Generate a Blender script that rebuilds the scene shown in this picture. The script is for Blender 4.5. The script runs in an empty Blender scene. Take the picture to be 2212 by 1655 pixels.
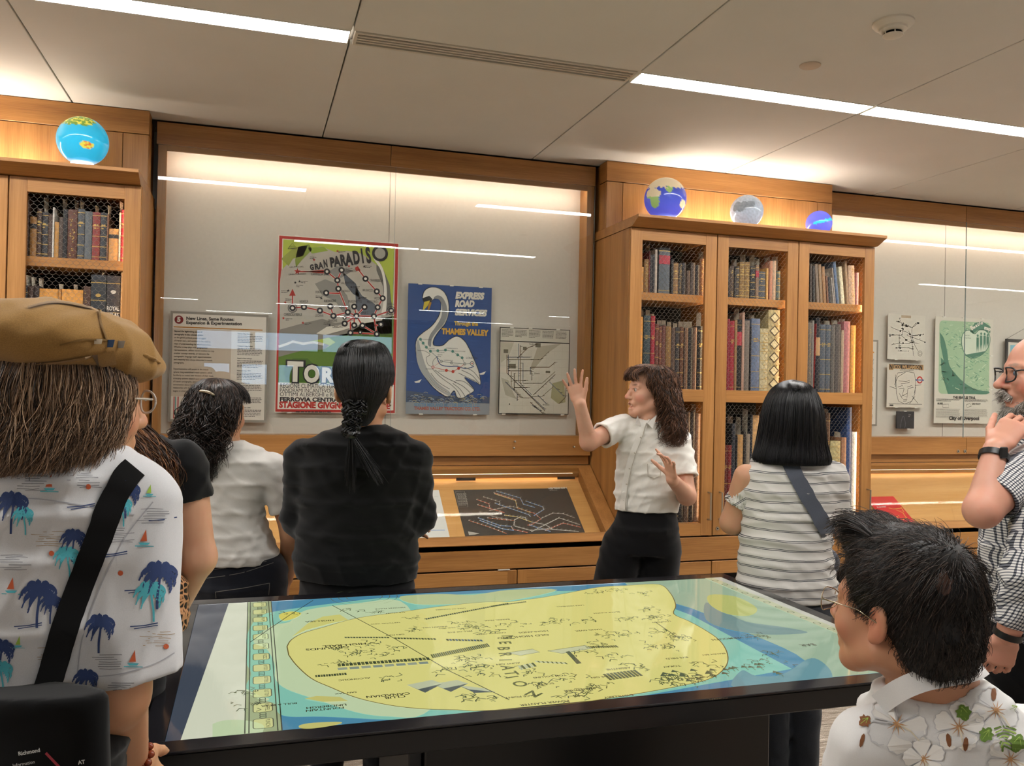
import bpy, math, random
import numpy as np
from mathutils import Vector, Matrix, noise as mnoise
PI = math.pi
S = bpy.context.scene
COL = S.collection
rnd = random.Random(7)

# ------------------------------------------------------------------ camera
CAM = Vector((0.0, 0.0, 1.58))
YAW, PITCH, ROLL, FPX = 0.298673, 0.00743733, 0.0205289, 1818.4
_f = Vector((math.sin(YAW)*math.cos(PITCH), math.cos(YAW)*math.cos(PITCH), math.sin(PITCH)))
_r = Vector((math.cos(YAW), -math.sin(YAW), 0)); _u = _r.cross(_f)
_r2 = _r*math.cos(ROLL)+_u*math.sin(ROLL); _u2 = -_r*math.sin(ROLL)+_u*math.cos(ROLL)
cd = bpy.data.cameras.new('camera'); cam = bpy.data.objects.new('camera', cd); COL.objects.link(cam)
cam.matrix_world = Matrix(((_r2.x,_u2.x,-_f.x,CAM.x),(_r2.y,_u2.y,-_f.y,CAM.y),(_r2.z,_u2.z,-_f.z,CAM.z),(0,0,0,1)))
cd.sensor_fit = 'HORIZONTAL'; cd.sensor_width = 36.0; cd.lens = 36.0*FPX/2212.0
cd.clip_start = 0.05; cd.clip_end = 80
S.camera = cam
# ------------------------------------------------------------------ world, exposure
W = bpy.data.worlds.new('world'); S.world = W; W.use_nodes = True
W.node_tree.nodes['Background'].inputs[0].default_value = (0.48, 0.72, 1.0, 1)
W.node_tree.nodes['Background'].inputs[1].default_value = 5.0
S.view_settings.view_transform = 'Standard'; S.view_settings.look = 'None'
S.view_settings.gamma = 1.0; S.view_settings.use_curve_mapping = False
S.view_settings.exposure = 0.0
S.cycles.caustics_reflective = False; S.cycles.caustics_refractive = False
S.cycles.max_bounces = 8; S.cycles.diffuse_bounces = 4; S.cycles.transparent_max_bounces = 16
S.cycles.sample_clamp_indirect = 6.0
LIGHT_L = 54.0      # radiance of the ceiling diffusers
# ------------------------------------------------------------------ helpers
def C(h, a=1.0):
    h = h.lstrip('#'); o = []
    for i in (0, 2, 4):
        v = int(h[i:i+2], 16)/255.0
        o.append(v/12.92 if v <= 0.04045 else ((v+0.055)/1.055)**2.4)
    return (o[0], o[1], o[2], a)

class NT:
    def __init__(s, name):
        s.m = bpy.data.materials.new(name); s.m.use_nodes = True
        s.t = s.m.node_tree; s.t.nodes.clear()
        s.out = s.n('ShaderNodeOutputMaterial')
    def n(s, typ, **k):
        nd = s.t.nodes.new(typ)
        for a, v in k.items():
            if a.startswith('i_'):
                key = a[2:]; key = int(key) if key.isdigit() else key.replace('_', ' ')
                nd.inputs[key].default_value = v
            else: setattr(nd, a, v)
        return nd
    def l(s, a, b, ao=0, bi=0):
        s.t.links.new(a.outputs[ao], b.inputs[bi])
    def bsdf(s, rough=0.5, spec=0.5, metal=0.0, col=None):
        b = s.n('ShaderNodeBsdfPrincipled')
        b.inputs['Roughness'].default_value = rough; b.inputs['Specular IOR Level'].default_value = spec
        b.inputs['Metallic'].default_value = metal
        if col: b.inputs['Base Color'].default_value = col
        s.l(b, s.out); return b
    def ramp(s, src, stops, ao=0, interp='LINEAR'):
        r = s.n('ShaderNodeValToRGB'); r.color_ramp.interpolation = interp
        e = r.color_ramp.elements
        while len(e) < len(stops): e.new(0.5)
        for el, (p, c) in zip(e, stops): el.position = p; el.color = c
        s.l(src, r, ao); return r
    def math(s, op, a, b=None, v=None, ao=0, bo=0):
        m = s.n('ShaderNodeMath', operation=op); s.l(a, m, ao, 0)
        if b is not None: s.l(b, m, bo, 1)
        elif v is not None: m.inputs[1].default_value = v
        return m
    def bump(s, b, h, strength=0.3, dist=0.002, ho=0):
        n = s.n('ShaderNodeBump'); n.inputs['Strength'].default_value = strength; n.inputs['Distance'].default_value = dist
        s.l(h, n, ho, 2); s.l(n, b, 0, 'Normal') if False else s.t.links.new(n.outputs[0], b.inputs['Normal']); return n

_M = {}
def mat(name, col, rough=0.5, spec=0.5, metal=0.0, var=0.0, scale=30.0, bump=0.0, bdist=0.001, emit=0.0, coat=0.0):
    """plain principled material with a procedural noise variation / bump"""
    if name in _M: return _M[name]
    if isinstance(col, str): col = C(col)
    t = NT(name); b = t.bsdf(rough, spec, metal, col)
    if coat: b.inputs['Coat Weight'].default_value = coat; b.inputs['Coat Roughness'].default_value = 0.05
    if var or bump:
        tc = t.n('ShaderNodeTexCoord'); nz = t.n('ShaderNodeTexNoise', i_Scale=scale, i_Detail=3.0); t.l(tc, nz, 3)
        if var:
            lo = tuple(c*(1-var) for c in col[:3])+(1,); hi = tuple(min(1, c*(1+var)) for c in col[:3])+(1,)
            r = t.ramp(nz, [(0.3, lo), (0.7, hi)]); t.t.links.new(r.outputs[0], b.inputs['Base Color'])
        if bump: t.bump(b, nz, bump, bdist)
    if emit:
        b.inputs['Emission Color'].default_value = col; b.inputs['Emission Strength'].default_value = emit
    _M[name] = t.m; return t.m

def emat(name, col, strength):
    if name in _M: return _M[name]
    t = NT(name); e = t.n('ShaderNodeEmission'); e.inputs[0].default_value = C(col) if isinstance(col, str) else col
    e.inputs[1].default_value = strength; t.l(e, t.out); _M[name] = t.m; return t.m

def wood(name, axis, dark='#80532a', mid='#a06f3b', light='#b9864d', rough=0.38):
    if name in _M: return _M[name]
    t = NT(name); b = t.bsdf(rough, 0.4)
    tc = t.n('ShaderNodeTexCoord'); oi = t.n('ShaderNodeObjectInfo')
    add = t.n('ShaderNodeVectorMath', operation='ADD'); t.l(tc, add, 3, 0)
    sc = t.n('ShaderNodeVectorMath', operation='SCALE'); sc.inputs[3].default_value = 7.0
    cmb = t.n('ShaderNodeCombineXYZ'); t.l(oi, cmb, 'Random', 0); t.l(oi, cmb, 'Random', 1); t.l(oi, cmb, 'Random', 2)
    t.l(cmb, sc); t.l(sc, add, 0, 1)
    def stretch(a, c):
        mp = t.n('ShaderNodeMapping'); v = [c, c, c]; v['xyz'.index(axis)] = a
        mp.inputs['Scale'].default_value = v; t.l(add, mp); return mp
    n1 = t.n('ShaderNodeTexNoise', i_Scale=1.0, i_Detail=4.0, i_Roughness=0.6); t.l(stretch(0.7, 14), n1)
    n2 = t.n('ShaderNodeTexNoise', i_Scale=1.0, i_Detail=3.0, i_Roughness=0.7); t.l(stretch(5, 260), n2)
    mx = t.n('ShaderNodeMix'); mx.inputs[0].default_value = 0.45; t.l(n1, mx, 0, 2); t.l(n2, mx, 0, 3)
    r = t.ramp(mx, [(0.30, C(dark)), (0.5, C(mid)), (0.72, C(light))])
    hs = t.n('ShaderNodeHueSaturation'); t.l(r, hs, 0, 4)
    mr = t.n('ShaderNodeMapRange'); mr.inputs['To Min'].default_value = 0.92; mr.inputs['To Max'].default_value = 1.08
    t.l(oi, mr, 'Random', 0); t.l(mr, hs, 0, 2)
    t.t.links.new(hs.outputs[0], b.inputs['Base Color'])
    t.bump(b, n2, 0.12, 0.0006)
    _M[name] = t.m; return t.m

class MB:
    """collects geometry (world coordinates) for ONE mesh object"""
    def __init__(s): s.V = []; s.F = []; s.M = []; s.n = 0; s.mats = []
    def mi(s, m):
        if m is None: return 0
        if m not in s.mats: s.mats.append(m)
        return s.mats.index(m)
    def add(s, v, f, m=None):
        v = np.asarray(v, float).reshape(-1, 3); k = s.mi(m)
        s.V.append(v); o = s.n; s.n += len(v)
        for q in f: s.F.append(tuple(int(i)+o for i in q)); s.M.append(k)
    def box(s, x0, x1, y0, y1, z0, z1, m=None, c=0.0):
        if c <= 0:
            v = [(x, y, z) for z in (z0, z1) for y in (y0, y1) for x in (x0, x1)]
            s.add(v, [(0,2,3,1),(4,5,7,6),(0,1,5,4),(1,3,7,5),(3,2,6,7),(2,0,4,6)], m); return
        c = min(c, (x1-x0)*.4, (y1-y0)*.4, (z1-z0)*.4)
        X=(x0,x1); Y=(y0,y1); Z=(z0,z1); v=[]; idx={}
        for i in (0,1):
            for j in (0,1):
                for k in (0,1):
                    sx = c if i==0 else -c; sy = c if j==0 else -c; sz = c if k==0 else -c
                    idx[i,j,k,0]=len(v); v.append((X[i],Y[j]+sy,Z[k]+sz))
                    idx[i,j,k,1]=len(v); v.append((X[i]+sx,Y[j],Z[k]+sz))
                    idx[i,j,k,2]=len(v); v.append((X[i]+sx,Y[j]+sy,Z[k]))
        I=idx; f=[]
        for i in (0,1):
            q=[I[i,0,0,0],I[i,1,0,0],I[i,1,1,0],I[i,0,1,0]]; f.append(q[::-1] if i==0 else q)
            q=[I[0,i,0,1],I[1,i,0,1],I[1,i,1,1],I[0,i,1,1]]; f.append(q if i==0 else q[::-1])
            q=[I[0,0,i,2],I[1,0,i,2],I[1,1,i,2],I[0,1,i,2]]; f.append(q[::-1] if i==0 else q)
        for a in (0,1):
            for b in (0,1):
                f.append((I[0,a,b,1],I[1,a,b,1],I[1,a,b,2],I[0,a,b,2]))
                f.append((I[a,0,b,0],I[a,1,b,0],I[a,1,b,2],I[a,0,b,2]))
                f.append((I[a,b,0,0],I[a,b,1,0],I[a,b,1,1],I[a,b,0,1]))
                for k in (0,1): f.append((I[a,b,k,0],I[a,b,k,1],I[a,b,k,2]))
        s.add(v, f, m)
    def prism(s, poly, h, m=None, axis='x'):
        """poly: 2D points; extruded along axis from h[0] to h[1]. axis x -> (y,z); y -> (x,z); z -> (x,y)"""
        n = len(poly); v = []
        for t in h:
            for (a, b) in poly:
                v.append((t, a, b) if axis == 'x' else (a, t, b) if axis == 'y' else (a, b, t))
        f = [tuple(range(n))[::-1], tuple(range(n, 2*n))]+[(i, (i+1) % n, n+(i+1) % n, n+i) for i in range(n)]
        s.add(v, f, m)
    def tube(s, path, r, n=8, m=None, cap=True):
        P = [Vector(p) for p in path]; k = len(P); R = [r]*k if not hasattr(r, '__len__') else r
        v = []; f = []; up = None
        for i in range(k):
            d = (P[min(i+1, k-1)]-P[max(i-1, 0)]).normalized()
            if up is None: up = d.orthogonal().normalized()
            up = (up-d*up.dot(d)); up = up.normalized() if up.length > 1e-6 else d.orthogonal().normalized()
            w = d.cross(up)
            for j in range(n):
                a = 2*PI*j/n; v.append(P[i]+(up*math.cos(a)+w*math.sin(a))*R[i])
        for i in range(k-1):
            for j in range(n): f.append((i*n+j, i*n+(j+1) % n, (i+1)*n+(j+1) % n, (i+1)*n+j))
        if cap: f.append(tuple(range(n))[::-1]); f.append(tuple(range((k-1)*n, k*n)))
        s.add([tuple(p) for p in v], f, m)
    def lathe(s, prof, c, m=None, n=24, ax='z', flip=1):
        v = []; f = []; k = len(prof)
        for (r, h) in prof:
            for j in range(n):
                a = 2*PI*j/n; x, y = r*math.cos(a), r*math.sin(a)
                v.append((c[0]+x, c[1]+y, c[2]+h) if ax == 'z' else (c[0]+x, c[1]+h, c[2]+y) if ax == 'y' else (c[0]+h, c[1]+x, c[2]+y))
        for i in range(k-1):
            for j in range(n): f.append((i*n+j, i*n+(j+1) % n, (i+1)*n+(j+1) % n, (i+1)*n+j))
        f.append(tuple(range(n))[::-1]); f.append(tuple(range((k-1)*n, k*n)))
        s.add(v, f, m)
    def sphere(s, c, r, m=None, nu=24, nv=14, R=None):
        rx, ry, rz = (r, r, r) if not hasattr(r, '__len__') else r
        v = []; f = []
        for i in range(nv+1):
            t = PI*i/nv
            for j in range(nu):
                a = 2*PI*j/nu; p = Vector((rx*math.sin(t)*math.cos(a), ry*math.sin(t)*math.sin(a), rz*math.cos(t)))
                if R is not None: p = R @ p
                v.append((c[0]+p.x, c[1]+p.y, c[2]+p.z))
        for i in range(nv):
            for j in range(nu): f.append((i*nu+j, (i+1)*nu+j, (i+1)*nu+(j+1) % nu, i*nu+(j+1) % nu))
        s.add(v, f, m)
    def poly(s, pts, m=None):
        s.add(pts, [tuple(range(len(pts)))], m)
    def build(s, name, mats=None, parent=None, smooth=None, **props):
        V = np.concatenate(s.V) if s.V else np.zeros((0, 3))
        if parent is not None: V = V-np.array(ORG.get(parent.name, (0, 0, 0)))
        me = bpy.data.meshes.new(name); me.from_pydata(V.tolist(), [], s.F)
        ms = list(s.mats) if s.mats else []
        if mats is not None: ms = (mats if isinstance(mats, (list, tuple)) else [mats]) if not ms else ms
        for m_ in ms: me.materials.append(m_)
        if len(ms) > 1: me.polygons.foreach_set('material_index', np.array(s.M, np.int32))
        if smooth:
            me.polygons.foreach_set('use_smooth', np.ones(len(me.polygons), bool))
            if smooth is not True: me.set_sharp_from_angle(angle=math.radians(smooth))
        me.update()
        return link(name, me, parent, **props)

ORG = {}
def link(name, me, parent=None, **props):
    o = bpy.data.objects.new(name, me); COL.objects.link(o)
    if parent is not None:
        o.parent = parent; ORG[o.name] = ORG.get(parent.name, (0, 0, 0))
    for k, v in props.items(): o[k] = v
    return o
def np_mesh(name, V, F, mats=(), parent=None, smooth=True, org=None, **props):
    """fast path: V (n,3), F (m,k) arrays, world coordinates"""
    V = np.asarray(V, np.float32)
    if parent is not None: V = V-np.array(ORG.get(parent.name, (0, 0, 0)), np.float32)
    me = bpy.data.meshes.new(name); F = np.asarray(F, np.int32); k = F.shape[1]
    me.vertices.add(len(V)); me.vertices.foreach_set('co', V.ravel())
    me.loops.add(F.size); me.loops.foreach_set('vertex_index', F.ravel())
    me.polygons.add(len(F)); me.polygons.foreach_set('loop_start', np.arange(0, F.size, k, dtype=np.int32))
    me.polygons.foreach_set('loop_total', np.full(len(F), k, np.int32))
    me.update(calc_edges=True); me.validate()
    if smooth: me.polygons.foreach_set('use_smooth', np.ones(len(me.polygons), bool))
    for m_ in mats: me.materials.append(m_)
    return link(name, me, parent, **props)
def thing(name, label, cat, loc, group=None):
    o = bpy.data.objects.new(name, None); COL.objects.link(o); o.location = loc; o.empty_display_size = 0.1
    o['label'] = label; o['category'] = cat
    if group: o['group'] = group
    ORG[o.name] = tuple(loc); return o
def tag(o, label, cat, group=None):
    o['label'] = label; o['category'] = cat
    if group: o['group'] = group
    return o
def struct(o): o['kind'] = 'structure'; return o

# ================================================================== ROOM
WX, WZ, WY = wood('oak_x', 'x'), wood('oak_z', 'z'), wood('oak_y', 'y')
DARKV = mat('shadow_gap_black', '#060504', 0.9, 0.1)
ZC = 2.965
# carpet: grey-brown loop pile with streaks running along the wall
def carpet():
    t = NT('carpet'); b = t.bsdf(0.95, 0.05)
    tc = t.n('ShaderNodeTexCoord')
    mp = t.n('ShaderNodeMapping'); mp.inputs['Scale'].default_value = (7, 170, 1); t.l(tc, mp, 3)
    n1 = t.n('ShaderNodeTexNoise', i_Scale=1.0, i_Detail=3.0, i_Roughness=0.75); t.l(mp, n1)
    n2 = t.n('ShaderNodeTexNoise', i_Scale=260.0, i_Detail=2.0); t.l(tc, n2, 3)
    mx = t.n('ShaderNodeMix'); mx.inputs[0].default_value = 0.3; t.l(n1, mx, 0, 2); t.l(n2, mx, 0, 3)
    r = t.ramp(mx, [(0.36, C('#564d44')), (0.5, C('#9a8d7f')), (0.62, C('#d6cabc'))])
    t.t.links.new(r.outputs[0], b.inputs['Base Color']); t.bump(b, mx, 0.6, 0.004); return t.m
m = MB(); m.box(-8, 10, -9, 5.2, -0.05, 0); struct(m.build('floor', carpet()))
WALLM = mat('wall_paint', '#d8d0c4', 0.85, 0.2, var=0.03, scale=4)
for nm, b in (('wall_left', (-8.1, -8, -9, 5.2, 0, 3.1)), ('wall_right', (10, 10.1, -9, 5.2, 0, 3.1)), ('wall_front', (-8, 10, 5.12, 5.2, 0, 3.1))):
    m = MB(); m.box(*b); struct(m.build(nm, WALLM))
# wall behind the camera: a band of high windows and a row of lower ones, seen only as reflections in the case glass
WIN = [(-1.15, -0.05, 2.28, 2.70), (0.0, 1.35, 2.28, 2.70), (1.40, 2.95, 2.28, 2.70),
       (-1.0, -0.45, 1.55, 2.02), (-0.25, 0.30, 1.55, 2.02), (0.5, 0.98, 1.55, 2.02), (1.25, 1.78, 1.55, 2.02), (2.1, 2.7, 1.55, 2.02)]
xs = sorted(set([-8, 10]+[w[0] for w in WIN]+[w[1] for w in WIN])); zs = sorted(set([0, 3.1]+[w[2] for w in WIN]+[w[3] for w in WIN]))
m = MB()
for i in range(len(xs)-1):
    for j in range(len(zs)-1):
        cx_, cz_ = (xs[i]+xs[i+1])/2, (zs[j]+zs[j+1])/2
        if not any(w[0] < cx_ < w[1] and w[2] < cz_ < w[3] for w in WIN): m.box(xs[i], xs[i+1], -9.12, -9.0, zs[j], zs[j+1])
struct(m.build('wall_back', mat('wall_back_paint', '#9a8f80', 0.85, 0.2, var=0.03, scale=4)))
PANE = NT('window_pane'); _tr = PANE.n('ShaderNodeBsdfTransparent'); _gl = PANE.n('ShaderNodeBsdfGlossy', i_Roughness=0.0); _mx = PANE.n('ShaderNodeMixShader', i_0=0.06)
PANE.l(_tr, _mx, 0, 1); PANE.l(_gl, _mx, 0, 2); PANE.l(_mx, PANE.out); PANE = PANE.m
for k, w in enumerate(WIN):
    m = MB(); a, b, c, d = w; t_ = 0.025
    m.box(a, a+t_, -9.08, -8.98, c, d); m.box(b-t_, b, -9.08, -8.98, c, d); m.box(a+t_, b-t_, -9.08, -8.98, c, c+t_); m.box(a+t_, b-t_, -9.08, -8.98, d-t_, d)
    wo = struct(m.build('window_%d' % (k+1), mat('window_metal', '#3a3835', 0.5)))
    m = MB(); m.box(a+t_, b-t_, -9.05, -9.044, c+t_, d-t_); m.build('pane', PANE, wo)

# ceiling: slab, hung panels with open joints
CEILM = mat('ceiling_panel', '#dad8d3', 0.8, 0.2, var=0.02, scale=3)
m = MB(); m.box(-8, 10, -9, 5.2, 2.99, 3.1)
ceil = struct(m.build('ceiling', mat('ceiling_void', '#a59e92', 0.9, 0.1)))
SEAM = [-0.890+1.2325*k for k in range(-5, 10)]       # joints running away from the camera
ROWS = [3.32-2.19*k for k in range(-0, 6)]            # near edge of each strip that carries lights and vents
SW = 0.128
m = MB(); m.box(0.0035, 1.2325-0.0035, 0.004, 2.19-SW-0.004, 0, 0.022, c=0.002); pm = None
for k in range(len(SEAM)-1):
    for r in ROWS[1:]:
        if pm is None:
            o = m.build('ceiling_panel', CEILM, ceil); pm = o.data
        else: o = link('ceiling_panel', pm, ceil)
        o.location = (SEAM[k], r+SW, ZC)
m = MB(); m.box(0.0035, 1.2325-0.0035, 0.004, 4.80-3.448, 0, 0.022, c=0.002); pm = None
for k in range(len(SEAM)-1):
    if pm is None:
        o = m.build('ceiling_panel', CEILM, ceil); pm = o.data
    else: o = link('ceiling_panel', pm, ceil)
    o.location = (SEAM[k], 3.448, ZC)
# strips: lights, one vent in view, blanks elsewhere
def where(k, r):
    side = 'in the nearest row' if r == 0 else 'in strip row %d behind the viewer' % r
    return side
DIFF = emat('light_diffuser', '#fffdfa', LIGHT_L)
LFR = mat('light_trim_white', '#e8e4dc', 0.5)
ord_ = ['first', 'second', 'third', 'fourth', 'fifth', 'sixth', 'seventh', 'eighth', 'ninth', 'tenth', 'eleventh', 'twelfth', 'thirteenth', 'fourteenth', 'fifteenth', 'sixteenth', 'seventeenth', 'eighteenth']
LB = {5: 'long white recessed ceiling light just left of the slotted air vent', 7: 'white recessed ceiling light starting at the right end of the air vent',
      8: 'white recessed ceiling light meeting another end to end, far right of the vent', 4: 'white recessed ceiling light beyond the globe bookcase, at the left edge'}
blank = MB(); nb = 0
for ri, r in enumerate(ROWS):
    for k in range(len(SEAM)-1):
        x0, x1 = SEAM[k]+0.006, SEAM[k+1]-0.006
        if ri == 0 and k == 6: continue                      # the vent
        on = True if ri == 0 else (k % 3 != 2 if ri == 1 else ri > 3 and (k+ri) % 2 == 0)
        if not on: blank.box(x0, x1, r+0.003, r+SW-0.003, ZC, ZC+0.012); continue
        lab = LB.get(k) if ri == 0 else None
        if lab is None: lab = 'white recessed strip light, %s from left %s' % (ord_[k], 'in the strip with the vent' if ri == 0 else 'in the %s ceiling strip behind the viewer' % ord_[ri-1])
        t = thing('ceiling_light', lab, 'ceiling light', ((x0+x1)/2, r+SW/2, ZC), 'recessed strip lights in the ceiling')
        m = MB(); m.box(x0, x1, r+0.002, r+0.007, ZC-0.002, ZC+0.02); m.box(x0, x1, r+SW-0.007, r+SW-0.002, ZC-0.002, ZC+0.02)
        m.box(x0, x0+0.004, r+0.007, r+SW-0.007, ZC-0.002, ZC+0.02); m.box(x1-0.004, x1, r+0.007, r+SW-0.007, ZC-0.002, ZC+0.02)
        m.build('light_frame', LFR, t)
        m = MB(); m.box(x0+0.004, x1-0.004, r+0.007, r+SW-0.007, ZC+0.004, ZC+0.01); m.build('diffuser', DIFF, t)
blank.build('ceiling_filler_strip', CEILM, ceil)
# slot air vent
t = thing('air_vent', 'long white linear air vent with dark slots between two ceiling lights', 'vent', (0.957, 3.384, ZC))
x0, x1, y0, y1 = SEAM[6]+0.012, SEAM[7]-0.012, ROWS[0]+0.002, ROWS[0]+SW-0.002
VM = mat('vent_white', '#cdc5b8', 0.45)
m = MB(); m.box(x0, x1, y0, y0+0.014, ZC-0.004, ZC+0.02, c=.001); m.box(x0, x1, y1-0.014, y1, ZC-0.004, ZC+0.02, c=.001)
m.box(x0, x0+0.012, y0+0.014, y1-0.014, ZC-0.004, ZC+0.02); m.box(x1-0.012, x1, y0+0.014, y1-0.014, ZC-0.004, ZC+0.02); m.build('vent_frame', VM, t)
m = MB(); m.box(x0, x1, y0, y1, ZC+0.018, ZC+0.022); m.build('vent_backing', DARKV, t)
sp = (y1-y0-0.028)/4.0
for k in range(3):
    yc = y0+0.014+sp*(k+1); m = MB(); m.box(x0+0.012, x1-0.012, yc-0.0055, yc+0.0055, ZC-0.003, ZC+0.003); m.build('slat', VM, t)
# smoke detector and blank cover plate
t = thing('smoke_detector', 'white round smoke detector with stepped slotted nose on the ceiling', 'detector', (2.235, 2.56, ZC))
SDM = mat('detector_plastic', '#ddd6ca', 0.35)
m = MB(); m.lathe([(0.073, 0.0), (0.073, -0.006), (0.066, -0.014), (0.050, -0.020)], (2.235, 2.56, ZC), n=40); m.build('base', SDM, t, smooth=35)
m = MB(); m.lathe([(0.050, -0.018), (0.049, -0.028), (0.036, -0.036), (0.034, -0.036)], (2.235, 2.56, ZC), n=40); m.build('body', SDM, t, smooth=35)
m = MB(); m.lathe([(0.030, -0.034), (0.030, -0.046)], (2.235, 2.56, ZC), n=32); m.build('sensor_slot', DARKV, t)
m = MB(); m.lathe([(0.036, -0.046), (0.035, -0.050), (0.024, -0.054), (0.001, -0.055)], (2.235, 2.56, ZC), n=32)
for k in range(6):
    a = k*PI/3; m.tube([(2.235+.034*math.cos(a), 2.56+.034*math.sin(a), ZC-.034), (2.235+.034*math.cos(a), 2.56+.034*math.sin(a), ZC-.048)], 0.0022, 6)
m.build('nose_cap', SDM, t, smooth=35)
m = MB(); m.lathe([(0.043, 0.0), (0.043, -0.004), (0.040, -0.006), (0.001, -0.006)], (2.205, 3.005, ZC), n=40)
tag(m.build('cover_plate', mat('cover_plate_paint', '#c2b2a0', 0.6), smooth=35), 'small flat round cover plate on the ceiling near the smoke detector', 'cover plate')

# ================================================================== FITTED FURNITURE
YF = 4.30
def board(name, b, mt, parent, c=0.0015, **k):
    m = MB(); m.box(*b, c=c); return m.build(name, mt, parent, **k)
# --- wire mesh shared by the openings
WIRE = mat('galvanised_wire', '#8f8a80', 0.4, 0.5, 0.8)
def hexmesh(w, h, pitch=0.0278, zig=0.0105, link_=0.006, r=0.0006):
    """hexagonal netting in x (0..w), z (0..h): returns MB"""
    m = MB(); seg = []; row = zig+link_; nz = int(h/row)+1; nx = int(w/pitch)+1
    for j in range(nz):
        z = j*row; off = 0 if j % 2 == 0 else pitch/2
        for i in range(-1, nx+1):
            x = i*pitch+off
            A = (x, z); B = (x+pitch/2, z+zig); D = (x+pitch, z)
            for p, q in ((A, B), (B, D), ((x+pitch/2, z+zig), (x+pitch/2, z+row))):
                if min(p[0], q[0]) < -0.001 or max(p[0], q[0]) > w+0.001 or max(p[1], q[1]) > h: continue
                seg.append((p, q))
    P = np.array(seg); n = len(P); d = P[:, 1]-P[:, 0]; d /= np.linalg.norm(d, axis=1)[:, None]; nr = np.stack([-d[:, 1], d[:, 0]], 1)
    V = np.zeros((n, 6, 3))
    for e in (0, 1):
        for k, (a, b_) in enumerate(((0.0, -1.0), (0.87, 0.5), (-0.87, 0.5))):
            V[:, e*3+k, 0] = P[:, e, 0]+nr[:, 0]*a*r; V[:, e*3+k, 2] = P[:, e, 1]+nr[:, 1]*a*r; V[:, e*3+k, 1] = b_*r
    F = np.array([(0, 1, 4, 3), (1, 2, 5, 4), (2, 0, 3, 5)])[None]+np.arange(n)[:, None, None]*6
    return V.reshape(-1, 3), F.reshape(-1, 4)
_hm = {}
def wiremesh(x0, x1, z0, z1, y, parent):
    key = (round(x1-x0, 2), round(z1-z0, 2))
    if key not in _hm:
        V, F = hexmesh(key[0], key[1]); o = np_mesh('wire_mesh', V, F, (WIRE,), None, smooth=False); _hm[key] = o.data
        o.parent = parent
    else: o = link('wire_mesh', _hm[key], parent)
    g = ORG[parent.name]; o.location = (x0-g[0], y-g[1], z0-g[2]); o['kind'] = 'stuff'
STEEL = mat('brushed_steel', '#b8b2a6', 0.3, 0.5, 1.0)
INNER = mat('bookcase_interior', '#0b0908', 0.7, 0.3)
def bookcase(X0, nd, label, wd, handles):
    """fitted bookcase: nd doors of width wd from X0; front plane YF"""
    X1 = X0+nd*wd
    t = thing('bookcase', label, 'bookcase', ((X0+X1)/2, YF+0.28, 0))
    for x in (X0, X1-0.028): board('side_panel', (x, x+0.028, YF+0.022, 4.86, 0.0, 2.50), WZ, t)
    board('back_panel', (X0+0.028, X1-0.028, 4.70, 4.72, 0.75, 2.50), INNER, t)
    board('top_panel', (X0+0.028, X1-0.028, YF+0.022, 4.86, 2.46, 2.50), WX, t)
    for i in range(1, nd): board('partition', (X0+i*wd-0.014, X0+i*wd+0.014, YF+0.022, 4.70, 0.75, 2.46), WZ, t)
    for i in range(nd):
        a, b = X0+i*wd+0.03, X0+(i+1)*wd-0.03
        board('shelf', (a-.002, b+.002, YF+0.05, 4.70, 2.103, 2.147), WX, t)
        board('shelf', (a-.002, b+.002, YF+0.05, 4.70, 1.535, 1.592), WX, t)
        board('shelf', (a-.002, b+.002, YF+0.05, 4.70, 0.79, 0.83), WX, t)
    # moulded cornice
    m = MB(); m.prism([(4.195, 2.540), (4.195, 2.555), (4.86, 2.555), (4.86, 2.502), (4.30, 2.502), (4.275, 2.502)], (X0-0.004, X1-0.004)); m.build('cornice', WX, t)
    # base: apron and drawers
    board('base_board', (X0, X1, YF+0.002, YF+0.024, 0.620, 0.752), WX, t)
    for i in range(nd):
        d = board('drawer', (X0+i*wd+0.003, X0+(i+1)*wd-0.003, YF, YF+0.022, 0.540, 0.612), WX, t)
        board('drawer_stile', (X0+i*wd+0.003, X0+i*wd+0.053, YF-0.0015, YF, 0.541, 0.611), WZ, d, c=0)
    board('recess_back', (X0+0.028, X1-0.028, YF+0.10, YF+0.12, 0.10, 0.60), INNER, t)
    board('plinth', (X0, X1, YF+0.03, YF+0.06, 0.0, 0.10), WX, t)
    for i in range(nd):
        a, b = X0+i*wd+0.003, X0+(i+1)*wd-0.003
        d = thing_part('door', t)
        st, rt = 0.072, 0.066
        y0, y1 = YF, YF+0.022
        for x in (a, b-st): board('stile', (x, x+st, y0, y1, 0.762, 2.499), WZ, d)
        for z in (0.762, 1.530, 2.433): board('rail', (a+st, b-st, y0+0.001, y1, z, z+(0.07 if z == 1.530 else 0.068 if z < 1 else 0.066)), WX, d, c=0.0005)
        wiremesh(a+st-0.003, b-st+0.003, 0.828, 1.532, YF+0.016, d)
        wiremesh(a+st-0.003, b-st+0.003, 1.598, 2.436, YF+0.016, d)
        hx = handles[i]
        if hx:
            x = b-0.028 if hx > 0 else a+0.040
            m = MB(); m.tube([(x, YF-0.001, 0.855), (x, YF-0.032, 0.855), (x, YF-0.032, 1.010), (x, YF-0.001, 1.010)], 0.005, 8); m.build('handle', STEEL, d, smooth=40)
            if hx < 0:
                m = MB(); m.lathe([(0.0105, -0.004), (0.0105, 0.0)], (a+0.03, YF, 0.80), STEEL, 20, 'y'); m.lathe([(0.004, -0.0045), (0.004, -0.004)], (a+0.03, YF, 0.80), DARKV, 8, 'y'); m.build('keyhole', None, d)
    return t
def thing_part(name, parent):
    o = bpy.data.objects.new(name, None); COL.objects.link(o); o.parent = parent; ORG[o.name] = ORG[parent.name]; return o
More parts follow.
